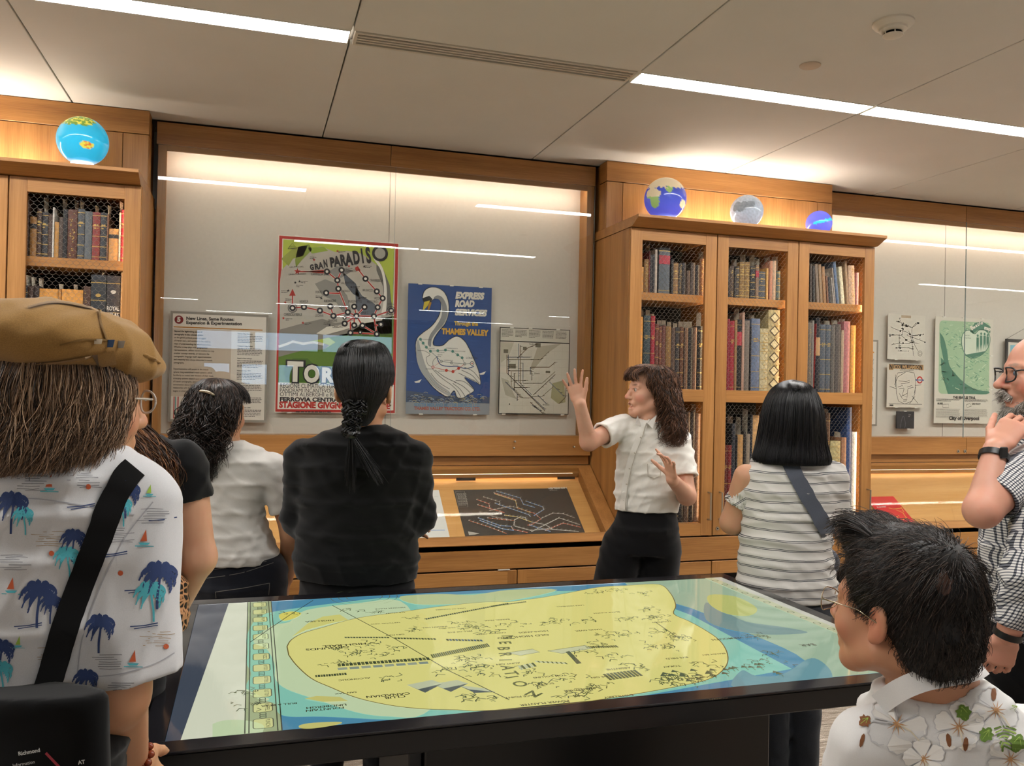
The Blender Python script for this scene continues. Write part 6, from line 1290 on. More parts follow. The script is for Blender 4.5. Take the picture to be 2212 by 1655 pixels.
class Head:
    """head in local axes (right, forward, up), centre between the ears at eye height"""
    def __init__(s, c, R, k=1.0): s.c, s.R, s.k = V3(c), np.array(R), k
    def P(s, x, y, z): return s.c+s.R@(V3((x, y, z))*s.k)
    def build(s, F, mouth=0.0, nose=1.0, jaw=1.0, ears=True):
        k = s.k; P = s.P; E = lambda c, r, kk=.012, op='add': F.put(ell(P(*c), V3(r)*k, s.R), kk*k, op)
        Cp = lambda a, b, r0, r1, kk=.01, op='add': F.put(ecap(P(*a), P(*b), r0*k, r1*k), kk*k, op)
        E((0, -.012, .032), (.074, .096, .085)); E((0, .030, -.015), (.060, .060, .086), .02)
        for q in (-1, 1):
            Cp((q*.052, .0, -.058), (q*.016, .066, -.098*jaw), .020, .018, .025); E((q*.036, .058, -.030), (.026, .026, .028), .018)
            Cp((q*.010, .083, .024), (q*.044, .070, .024), .009, .009, .012); E((q*.031, .094, .006), (.017, .013, .011), .008, 'sub'); E((q*.031, .072, .004), (.0145, .0145, .0135), .003)
            Cp((q*.017, .0870, .0125), (q*.045, .0755, .0105), .0056, .0046, .003); Cp((q*.018, .0855, -.0060), (q*.044, .0750, -.0050), .0040, .0036, .003)
        E((0, .070, -.100*jaw), (.024, .022, .020), .02)
        Cp((0, .086, .014), (0, .106*nose, -.026), .0075, .0110, .010); E((0, .108*nose, -.030), (.011, .011, .0095), .008)
        for q in (-1, 1): E((q*.011, .098, -.033), (.0075, .011, .0075), .006)
        E((0, .080, -.058), (.028, .016, .020), .012)
        Cp((-.017, .089, -.060), (.017, .089, -.060), .0055, .0055, .005); g = mouth*.010
        Cp((-.015, .087, -.0735-g), (.015, .087, -.0735-g), .0065, .0065, .005)
        if mouth: E((0, .094, -.067-g*.4), (.017, .016, .004+.008*mouth), .003, 'sub')
        else: Cp((-.021, .0965, -.0665), (.021, .0965, -.0665), .0016, .0016, .003, 'sub')
        if ears:
            for q in (-1, 1):
                Re = s.R@np.array(Matrix.Rotation(q*.35, 3, 'Z')); F.put(ell(P(q*.079, -.012, -.004), V3((.008, .019, .032))*k, Re), .006*k); F.put(ell(P(q*.088, -.006, .0), V3((.006, .010, .018))*k, Re), .004*k, 'sub'); F.put(ell(P(q*.077, -.004, -.030), V3((.007, .010, .010))*k, Re), .006*k)
    def eyes(s, parent, iris='#5a4630', look=(0, 1, 0), sides=(-1, 1)):
        W_, I_, B_ = mat('eye_white', '#b8aea6', .2), mat('iris_'+iris.strip('#'), iris, .15), mat('pupil', '#050505', .1)
        lk = s.R@unit(look)
        for q in sides:
            c = s.P(q*.031, .0755, .004); m = MB(); m.sphere(c, .0125*s.k, W_, 16, 10); n = Vector(lk)
            for r, d, mm in ((.0076, .0100, I_), (.0036, .0132, B_)): m.sphere(tuple(V3(c)+lk*(d-.0035)*s.k), r*s.k, mm, 12, 8)
            m.build('eye', None, parent, smooth=True)
def hand(F, wrist, d, n, side, curl=(.3, .3, .35, .4), spread=.18, thumb=.7, k=1.0, tc=.2):
    """wrist point, direction d to the fingers, n = back of the hand, side +1 when the thumb lies towards cross(d, n)"""
    w = V3(wrist); d = unit(d); n = unit(V3(n)-d*(V3(n)@d)); t = np.cross(d, n)*side; kn = w+d*.085*k
    F.put(ecap(w-d*.01*k, w+d*.03*k, (.026*k, .017*k), (.034*k, .015*k), t), .012); F.put(ecap(w+d*.03*k, kn, (.036*k, .014*k), (.040*k, .012*k), t), .01)
    for i, (o, L, r) in enumerate(((.030, .078, .0085), (.010, .088, .0088), (-.010, .082, .0084), (-.029, .065, .0074))):
        a = (1.5-i)*spread; dd = unit(d*math.cos(a)+t*math.sin(a)); p = kn+t*o*k-d*.006*k; c = curl[i]; ang = c*.6
        for j, fl in enumerate((.46, .31, .23)):
            q = p+(dd*math.cos(ang)-n*math.sin(ang))*L*fl*k; r1 = r*k*(1-.12*(j+1)); F.put(ecap(p, q, r*k*(1-.12*j), r1), .004); p = q; ang += c
    p = w+d*.022*k+t*.026*k; dd = unit(d*math.cos(thumb)+t*math.sin(thumb)-n*.25)
    q = p+dd*.042*k; F.put(ecap(p, q, .013*k, .0100*k), .010); e = unit(dd*math.cos(tc)+d*math.sin(tc)-n*.2*tc); q2 = q+e*.032*k; F.put(ecap(q, q2, .0100*k, .0088*k), .004); F.put(ecap(q2, q2+e*.022*k, .0088*k, .0070*k), .004)
def skinmat(name, base, blush='#c06a5a'):
    t = NT(name); b = t.bsdf(0.48, 0.35); tc = t.n('ShaderNodeTexCoord'); nz = t.n('ShaderNodeTexNoise', i_Scale=28.0, i_Detail=3.0); t.l(tc, nz, 3)
    c = C(base); bl = C(blush); r = t.ramp(nz, [(.35, c), (.75, tuple(c[i]*.82+bl[i]*.18 for i in range(3))+(1,))])
    at = t.n('ShaderNodeAttribute', attribute_name='tint'); mx = t.n('ShaderNodeMix', data_type='RGBA'); t.t.links.new(at.outputs['Alpha'], mx.inputs[0]); t.t.links.new(r.outputs[0], mx.inputs[6]); t.t.links.new(at.outputs['Color'], mx.inputs[7])
    t.t.links.new(mx.outputs[2], b.inputs['Base Color']); b.inputs['Subsurface Weight'].default_value = .12; b.inputs['Subsurface Radius'].default_value = (.02, .008, .004); b.inputs['Subsurface Scale'].default_value = .3
    nz2 = t.n('ShaderNodeTexNoise', i_Scale=420.0, i_Detail=2.0); t.l(tc, nz2, 3); t.bump(b, nz2, .12, .0006); return t.m
def tint(o, spots, org=(0, 0, 0)):
    """paint features: (centre, radius, colour hex, strength)"""
    me = o.data; n = len(me.vertices); co = np.zeros(n*3, np.float32); me.vertices.foreach_get('co', co); co = co.reshape(-1, 3)+np.array(org, np.float32)
    col = np.zeros((n, 4), np.float32)
    for c, r, h, s_ in spots:
        d = np.sqrt((((co-np.array(c))/np.array(r))**2).sum(1)); w = np.clip((1.15-d)/.4, 0, 1)*s_; cc = np.array(C(h))[:3]
        a0 = col[:, 3].copy(); a = np.maximum(a0, w); k = np.where(w > 0, w/np.maximum(a0+w, 1e-6), 0)[:, None]; col[:, :3] = col[:, :3]*(1-k)+cc*k; col[:, 3] = a
    ca = me.color_attributes.new('tint', 'FLOAT_COLOR', 'POINT'); ca.data.foreach_set('color', col.ravel())
def face_tint(o, H, org, lip='#a8524a', brow='#3a2a20', blush='#c4665a', sb=.35):
    k = H.k; sp = []
    for q in (-1, 1):
        sp += [(H.P(q*.030, .082, .028), (.014*k, .014*k, .0045*k), brow, .7), (H.P(q*.018, .086, .027), (.009*k, .009*k, .004*k), brow, .6), (H.P(q*.040, .060, -.032), (.024*k,)*3, blush, sb), (H.P(q*.078, -.01, -.01), (.02*k, .02*k, .03*k), blush, .4), (H.P(q*.031, .085, .0115), (.016*k, .012*k, .0030*k), '#3a2620', .7)]
    sp += [(H.P(0, .092, -.060), (.019*k, .012*k, .0055*k), lip, .8), (H.P(0, .092, -.0745), (.017*k, .012*k, .0065*k), lip, .8), (H.P(0, .108, -.028), (.013*k,)*3, blush, sb)]
    tint(o, sp, org)
def cloth(name, col, rough=.85, scale=900.0, amt=.15, wr=12.0, wamt=.35, spec=.15):
    """woven cloth with soft creases in the relief"""
    if name in _M: return _M[name]
    t = NT(name); b = t.bsdf(rough, spec); c = C(col); tc = t.n('ShaderNodeTexCoord')
    n1 = t.n('ShaderNodeTexNoise', i_Scale=scale, i_Detail=2.0); t.l(tc, n1, 3); n2 = t.n('ShaderNodeTexNoise', i_Scale=wr, i_Detail=4.0, i_Distortion=.8); t.l(tc, n2, 3)
    r = t.ramp(n1, [(.35, tuple(v*(1-amt) for v in c[:3])+(1,)), (.65, tuple(min(1, v*(1+amt)) for v in c[:3])+(1,))]); t.t.links.new(r.outputs[0], b.inputs['Base Color'])
    b.inputs['Sheen Weight'].default_value = .15; b1 = t.bump(b, n2, wamt, .02); b2 = t.n('ShaderNodeBump', i_Strength=.2, i_Distance=.001); t.l(n1, b2, 0, 2); t.t.links.new(b1.outputs[0], b2.inputs['Normal']); t.t.links.new(b2.outputs[0], b.inputs['Normal'])
    _M[name] = t.m; return t.m
def folds(amp, *w):
    """creases: sums of warped sines; w = (kx, ky, kz, phase)"""
    def f(X, Y, Z):
        q = .8*np.sin(9*X+5*Z+1.3)+.8*np.sin(8*Y-7*Z)+.5*np.sin(21*X-17*Z+Y*9)
        o = 0
        for kx, ky, kz, ph in w:
            s_ = kx*X+ky*Y+kz*Z+ph+q*1.7; m_ = .5+.5*np.sin(7*X+ph*2+9*Z+5*Y); o = o-m_*(.6-1.6*(1-np.abs(np.sin(s_)))**1.6)+.45*(1-m_)*np.sin(2.3*s_+ph*3)
        return -amp*1.15*o/max(1, len(w))**.75
    return f
def field_obj(F, name, m, parent, mats=None):
    V, Fc = F.mesh(); return np_mesh(name, V, Fc, mats or (m,), parent)
def tubes(P, R, name, m, parent, sides=3):
    """strand bundle: P (n, k, 3), R (n, k) radii -> one mesh"""
    n, k, _ = P.shape; T = np.gradient(P, axis=1); T /= np.maximum(np.linalg.norm(T, axis=2, keepdims=True), 1e-9)
    up = np.cross(T, np.array([.3, .5, .81])); up /= np.maximum(np.linalg.norm(up, axis=2, keepdims=True), 1e-9); w = np.cross(T, up)
    V = np.stack([P+(up*math.cos(2*PI*j/sides)+w*math.sin(2*PI*j/sides))*R[..., None] for j in range(sides)], 2)   # n,k,s,3
    idx = np.arange(n*k*sides).reshape(n, k, sides); a, b = idx[:, :-1], idx[:, 1:]
    Fq = np.stack([a, np.roll(a, -1, 2), np.roll(b, -1, 2), b], -1).reshape(-1, 4)
    return V.reshape(-1, 3), Fq
def hairmat(name, dark, mid, light, rough=.42):
    t = NT(name); b = t.bsdf(rough, .45); tc = t.n('ShaderNodeTexCoord'); nz = t.n('ShaderNodeTexNoise', i_Scale=9.0, i_Detail=4.0, i_Roughness=.7); t.l(tc, nz, 3)
    at = t.n('ShaderNodeAttribute', attribute_name='strand'); mx = t.n('ShaderNodeMix'); mx.inputs[0].default_value = .65; t.l(nz, mx, 0, 2); t.t.links.new(at.outputs['Fac'], mx.inputs[3])
    r = t.ramp(mx, [(.2, C(dark)), (.5, C(mid)), (.85, C(light))]); t.t.links.new(r.outputs[0], b.inputs['Base Color']); b.inputs['Anisotropic'].default_value = .6; return t.m
class Hair:
    """locks that follow a skin of rings; a ring = (centre, rx, ry) with shared right/forward axes"""
    def __init__(s, rings, R, seed=1):
        s.c = np.array([r[0] for r in rings], float); s.r = np.array([r[1:3] for r in rings], float); s.R = np.array(R); s.rg = np.random.RandomState(seed); s.n = len(rings)
    def at(s, th, t):
        """th (n,) or (n,k); t in 0..1 (n,k)"""
        q = np.clip(t*(s.n-1), 0, s.n-1-1e-6); i = q.astype(int); f = (q-i)[..., None]
        im, ip, i2 = np.maximum(i-1, 0), i+1, np.minimum(i+2, s.n-1)
        def cr(a): return .5*(2*a[i]+(a[ip]-a[im])*f+(2*a[im]-5*a[i]+4*a[ip]-a[i2])*f*f+(3*a[i]-a[im]-3*a[ip]+a[i2])*f**3)
        c, r = cr(s.c), np.maximum(cr(s.r), .002)
        return c, r, (np.cos(th)[..., None]*s.R[:, 0]), (np.sin(th)[..., None]*s.R[:, 1])
    def locks(s, n, th0, th1, t0, t1, k=16, depth=.10, wave=0.0, freq=6.0, twist=.15, rad=.0022, clump=0, tj=.08, puff=0.0, curl=0):
        rg = s.rg; th = rg.uniform(th0, th1, n); tab = rg.uniform(0, 6.3, (3, 400)); ci = (np.floor(th*curl).astype(int) if curl else np.arange(n)) % 400; ph1 = tab[0][ci][:, None]+rg.normal(0, .35, (n, 1)); ph2 = tab[1][ci][:, None]+rg.normal(0, .35, (n, 1)); fq = .8+.4*tab[2][ci][:, None]/6.3
        if clump: th = np.round(th*clump)/clump*.7+th*.3
        tt = np.linspace(0, 1, k)[None]; e = rg.uniform(-tj, 0, (n, 1)); b = rg.uniform(0, tj*.4, (n, 1)); t = np.clip(t0+b+(t1+e-t0-b)*tt, 0, 1)
        tw = th[:, None]+rg.normal(0, twist, (n, 1))*tt**1.5+wave*.5*np.sin(freq*tt*2*PI*fq+ph1)*np.minimum(1, tt*1.6)
        c, r, a, b_ = s.at(tw, t); dl = 1+rg.uniform(-depth, depth*.5, (n, 1, 1))+(wave*.6*np.sin(freq*tt*2*PI*fq+ph2)*np.minimum(1, tt*1.6))[..., None]+puff*tt[..., None]*rg.uniform(0, 1, (n, 1, 1))
        P = c+(a*r[..., :1]+b_*r[..., 1:])*dl
        Rr = rad*rg.uniform(.6, 1.4, (n, 1))*(1-.75*tt**3)*np.ones((n, k)); return P, Rr, np.repeat(rg.uniform(0, 1, n), k*3)
    def shell(s, th0, th1, nt=28, nth=40, shrink=.94):
        th = np.linspace(th0, th1, nth); t = np.linspace(0, 1, nt)
        TH, T = np.meshgrid(th, t, indexing='ij'); c, r, a, b = s.at(TH, T); P = c+(a*r[..., :1]+b*r[..., 1:])*shrink
        idx = np.arange(nth*nt).reshape(nth, nt); F = np.stack([idx[:-1, :-1], idx[1:, :-1], idx[1:, 1:], idx[:-1, 1:]], -1).reshape(-1, 4)
        return P.reshape(-1, 3), F
def hair_obj(name, bundles, m, parent, shells=(), rg=0):
    Vs, Fs, A = [], [], []; o = 0
    for P, R, a in bundles:
        V, F = tubes(P, R, None, None, None); Vs.append(V); Fs.append(F+o); o += len(V); A.append(a)
    for V, F in shells: Vs.append(V); Fs.append(F+o); o += len(V); A.append(np.full(len(V), .25))
    ob = np_mesh(name, np.concatenate(Vs), np.concatenate(Fs), (m,), parent, kind='stuff')
    at = ob.data.attributes.new('strand', 'FLOAT', 'POINT'); a = np.concatenate(A)
    at.data.foreach_set('value', a.astype(np.float32)); return ob
def legs(F, hips, knees, ankles, r=(.085, .058, .042), k=.03):
    for h, kn, an in zip(hips, knees, ankles): F.put(ecap(h, kn, r[0], r[1]), k); F.put(ecap(kn, an, r[1], r[2]), k*.5)
def shoe_obj(parent, at_, fw, m, side=0):
    f = unit((fw[0], fw[1], 0)); r = np.cross(f, [0, 0, 1]); a = V3((at_[0], at_[1], 0)); F = Field(a-.2, a+V3((.2, .2, .16)), .006)
    F.put(ecap(a-f*.05+V3((0, 0, .045)), a+f*.14+V3((0, 0, .034)), (.038, .040), (.042, .030), r), .02); F.put(ecap(a-f*.04+V3((0, 0, .05)), a-f*.03+V3((0, 0, .11)), .04, .042), .02); F.cut((0, 0, .002), (0, 0, -1))
    return field_obj(F, 'shoe', m, parent)

# ================================================================== THE PEOPLE
RV, CF, UP = np.array([.9557, -.2943, 0]), np.array([.2943, .9557, 0]), np.array([0, 0, 1.])
def dirv(r, c, u=0): return unit(RV*r+CF*c+UP*u)
def off(p, r=0, c=0, u=0): return V3(p)+RV*r+CF*c+UP*u
BLKC = cloth('black_sweater', '#040405', .9, 700, .3, 7, .9); BLKT = cloth('black_trousers', '#08080a', .85, 900, .3, 14, .3)
JEAN = cloth('dark_jeans', '#10121a', .85, 1200, .4, 12, .3); GREYJ = cloth('grey_jeans', '#2a2c30', .85, 1200, .4, 12, .3); TEEW = cloth('white_tee', '#c9c6c0', .9, 900, .05, 10, .9)
TEEB = cloth('black_tee', '#0d0d0f', .9, 900, .2, 10, .4); SHIRTW = cloth('white_shirt', '#dedbd3', .8, 900, .05, 11, .45); SHOEM = mat('shoe_black', '#0e0e0f', .5)
BAND = mat('black_band', '#0a0a0b', .4); METAL = mat('thin_metal', '#a89c88', .25, .5, 1.0)
LENS = NT('spectacle_lens'); _tr = LENS.n('ShaderNodeBsdfTransparent'); _gl = LENS.n('ShaderNodeBsdfGlossy', i_Roughness=0.0); _mx = LENS.n('ShaderNodeMixShader', i_0=0.08)
LENS.l(_tr, _mx, 0, 1); LENS.l(_gl, _mx, 0, 2); LENS.l(_mx, LENS.out); LENS = LENS.m
def bbox_field(pts, pad, h):
    P = np.array([V3(p) for p in pts]); return Field(P.min(0)-pad, P.max(0)+pad, h)
def lower(parent, S_, hip, knee, ank, m, name='trousers', r=(.095, .068, .052), h=.008, fw=(0, 1)):
    pts = [q for s_ in S_ for q in s_[:2]]+list(ank); F = bbox_field(pts, .2, h); secs(F, S_, 0, .03); legs(F, hip, knee, ank, r)
    F.warp(folds(.004, (10, 14, 40, 0), (30, -20, 25, 1))); o = field_obj(F, name, m, parent)
    for a in ank: shoe_obj(parent, a, fw, SHOEM)
    return o
def floorpt(p, z): p = V3(p).copy(); p[2] = z; return p
def legset(c1, c2, fwd, z=(.86, .47, .07)):
    """hips, knees, ankles straight below two points"""
    return [floorpt(c, z[0]) for c in (c1, c2)], [floorpt(V3(c)+V3(fwd)*.015, z[1]) for c in (c1, c2)], [floorpt(V3(c)-V3(fwd)*.02, z[2]) for c in (c1, c2)]
def ribbon(name, obj_org, path, width, m, parent, lift=.004, wd=None, tree=None, nrm=None):
    """flat strap laid on a surface seen along the camera rays through the path points"""
    P = [Vector(p) for p in path]; k = len(P); V = []
    for i in range(k):
        d = (P[min(i+1, k-1)]-P[max(i-1, 0)]).normalized(); v = (P[i]-CAM).normalized(); w = d.cross(v).normalized()*(width/2)
        for q in (P[i]-w, P[i]+w):
            if tree is not None:
                h_ = tree.ray_cast(CAM, (q-CAM).normalized())
                q = (h_[0]+h_[1]*lift) if h_[0] is not None else q
            V.append(q)
    B = [q-(q-CAM).normalized()*-.003 for q in V]; mb = MB()
    n = len(V); f = []
    for i in range(k-1): a = 2*i; f += [(a, a+1, a+3, a+2), (n+a, n+a+2, n+a+3, n+a+1), (a, a+2, n+a+2, n+a), (a+1, n+a+1, n+a+3, a+3)]
    f += [(0, n, n+1, 1), (n-2, n-1, 2*n-1, 2*n-2)]
    mb.add([tuple(q) for q in V]+[tuple(q) for q in B], f, m); return mb.build(name, None, parent, smooth=50)
from mathutils.bvhtree import BVHTree
def tree_of(o):
    g = Vector(ORG[o.name]) if o.name in ORG else Vector((0, 0, 0))
    return BVHTree.FromPolygons([v.co+g for v in o.data.vertices], [tuple(p.vertices) for p in o.data.polygons])
class Motif:
    """cloth print: small polygons laid on the garment"""
    def __init__(s, obj, mm, lift=.0012): s.t = tree_of(obj); s.mm = mm; s.mb = MB(); s.obj = obj; s.lift = lift
    def pt(s, O, dx, dy):
        q = Vector(O)+_r2*(dx*s.mm)-_u2*(dy*s.mm); h_ = s.t.ray_cast(CAM, (q-CAM).normalized()); return tuple(h_[0]+h_[1]*s.lift) if h_[0] is not None else None
    def poly(s, O, pts, m):
        from mathutils.geometry import tessellate_polygon
        P = [s.pt(O, *p) for p in pts]
        if any(p is None for p in P): return
        Q = [Vector(p) for p in P]
        if max((Q[i]-Q[i-1]).length for i in range(len(Q))) > 60*s.mm: return
        tri = tessellate_polygon([[Vector((p[0], -p[1], 0)) for p in pts]]); s.mb.add(P, tri, m)
    def line(s, O, pts, w, m):
        k = len(pts); A = []; B = []
        for i in range(k):
            a, b = pts[max(i-1, 0)], pts[min(i+1, k-1)]; L = math.hypot(b[0]-a[0], b[1]-a[1]) or 1; ww = w[i] if hasattr(w, '__len__') else w
            nx, ny = -(b[1]-a[1])/L*ww/2, (b[0]-a[0])/L*ww/2; A.append((pts[i][0]+nx, pts[i][1]+ny)); B.append((pts[i][0]-nx, pts[i][1]-ny))
        P = [s.pt(O, *p) for p in A]; Q = [s.pt(O, *p) for p in B]
        for i in range(k-1):
            v = [P[i], P[i+1], Q[i+1], Q[i]]
            if any(x is None for x in v): continue
            if (Vector(P[i])-Vector(P[i+1])).length > 60*s.mm: continue
            s.mb.add(v, [(0, 1, 2, 3)], m)
    def done(s, name): s.mb.build(name, None, s.obj.parent, kind='stuff')

# ---- 1: black sweater, braid
def p_black():
    t = thing('person', 'person in a loose black sweater with a black braid, arms folded, back turned', 'person', floorpt((0.379,2.993,1.310), 0)); fw = dirv(.02, 1)
    sk = skinmat('skin_one', '#b98a6a'); H = Head((0.377,2.992,1.563), basis(fw), 1.14)
    S_ = [((0.309,3.014,1.442), (0.453,2.969,1.445), .055, 0), ((0.244,3.034,1.411), (0.519,2.949,1.417), .075, 0), ((0.170,3.057,1.371), (0.565,2.935,1.379), .095, 0), ((0.153,3.063,1.288), (0.578,2.932,1.298), .12, .01), ((0.163,3.060,1.174), (0.566,2.936,1.183), .125, .01), ((0.161,3.062,1.060), (0.564,2.938,1.069), .13, .01), ((0.151,3.066,0.970), (0.571,2.937,0.979), .135, .01), ((0.162,3.063,0.900), (0.564,2.939,0.908), .125, .01)]
    la, ra = [(0.169,3.079,1.320), (0.169,3.112,1.101), (0.390,3.253,1.074)], [(0.557,2.959,1.328), (0.577,2.986,1.118), (0.443,3.257,1.099)]
    F = bbox_field([s_[i] for s_ in S_ for i in (0, 1)]+[H.c], .16, .007); secs(F, S_, -.022, .02); H.build(F); F.put(ecap(H.P(0, -.02, -.06), (0.382,3.012,1.415), .056, .062), .02)
    for a in (la, ra): chain(F, a, (.042, .038, .03), .02)
    hand(F, (0.553,3.182,1.059), dirv(.8, -.55, .05), dirv(.3, .9, 0), -1, (.25, .25, .3, .35), .10)
    body = field_obj(F, 'body', sk, t); tint(body, [])
    F = bbox_field([s_[i] for s_ in S_ for i in (0, 1)], .22, .007); secs(F, S_, .004, .03)
    for a in (la, ra): chain(F, a, (.062, .060, .050), .03)
    F.warp(folds(.008, (12, 6, 34, 0), (30, 10, -26, 2), (-26, 5, -34, 1), (18, 0, 50, .5))); chain(F, [(0.378,2.992,1.506), (0.382,3.012,1.423)], (.058, .062), .008, op='sub')
    field_obj(F, 'sweater', BLKC, t)
    b = [((0.174,3.059,0.913), (0.556,2.942,0.921), .11, .01), ((0.171,3.061,0.815), (0.558,2.942,0.823), .125, .01), ((0.205,3.051,0.701), (0.541,2.948,0.709), .12, .01)]
    lower(t, b, *legset((0.281,3.037,0.815), (0.458,2.983,0.819), fw), BLKT, fw=fw)
    R = basis(fw); hb = off
    rings = [((0.373,2.992,1.744), .004, .004), ((0.373,2.992,1.738), .050, .055), ((0.372,2.992,1.715), .082, .098), ((0.373,2.992,1.661), .102, .122), ((0.374,2.992,1.607), .104, .126), (hb((0.375,2.992,1.558), 0, -.020), .088, .108), (hb((0.376,2.992,1.512), 0, -.040), .060, .078), (hb((0.374,2.993,1.465), 0, -.062), .046, .040), (hb((0.371,2.994,1.443), 0, -.078), .03, .026)]
    hr = Hair(rings, R, 3); HM = hairmat('hair_black', '#020202', '#060606', '#18171a', .38)
    bun = [hr.locks(2600, 0, 2*PI, 0, 1, 16, .035, .012, 1, .25, .0013, tj=.03, curl=12)]
    A, B = V3(hb((0.371,2.994,1.525), 0, -.115)), V3(hb((0.363,2.997,1.417), 0, -.155)); P = []
    for j in range(3):
        for q in range(26):
            k = 22; u = np.linspace(0, 1, k)[:, None]; ph = 2*PI*(j/3+u*1.6); r0 = np.random.RandomState(j*40+q).normal(0, .006, (1, 3)); P.append(A+(B-A)*u+RV*np.sin(ph)*(.030-.012*u)+CF*np.cos(2*ph)*.010-CF*.006+r0*(1.2-.5*u))
    P = np.array(P); bun.append((P, np.full(P.shape[:2], .0045), np.repeat(np.random.RandomState(1).uniform(0, 1, len(P)), 22*3)))
    for e, n in ((hb((0.365,2.998,1.241), 0, -.155), 90), (hb((0.463,2.968,1.254), 0, -.15), 70)):
        k = 14; u = np.linspace(0, 1, k)[None, :, None]; rg = np.random.RandomState(n); P = B[None, None]+(V3(e)-B)[None, None]*u*rg.uniform(.7, 1.02, (n, 1, 1))+rg.normal(0, .007, (n, 1, 3))*(u+.5); bun.append((P, np.full((n, k), .0016)*(1-.6*u[..., 0]), np.repeat(rg.uniform(0, 1, n), k*3)))
    hair_obj('hair', bun, HM, t, [hr.shell(0, 2*PI, 20, 40, .95)])
    m = MB(); m.tube([tuple(B+V3((0, 0, .012))), tuple(B-V3((0, 0, .012)))], .019, 14); m.build('hair_tie', BAND, t, smooth=True)
    for q in (-1, 1):
        m = MB(); m.sphere(H.P(q*.082, -.004, -.042), .004, None, 10, 6); m.build('earring', METAL, t, smooth=True)
p_black()

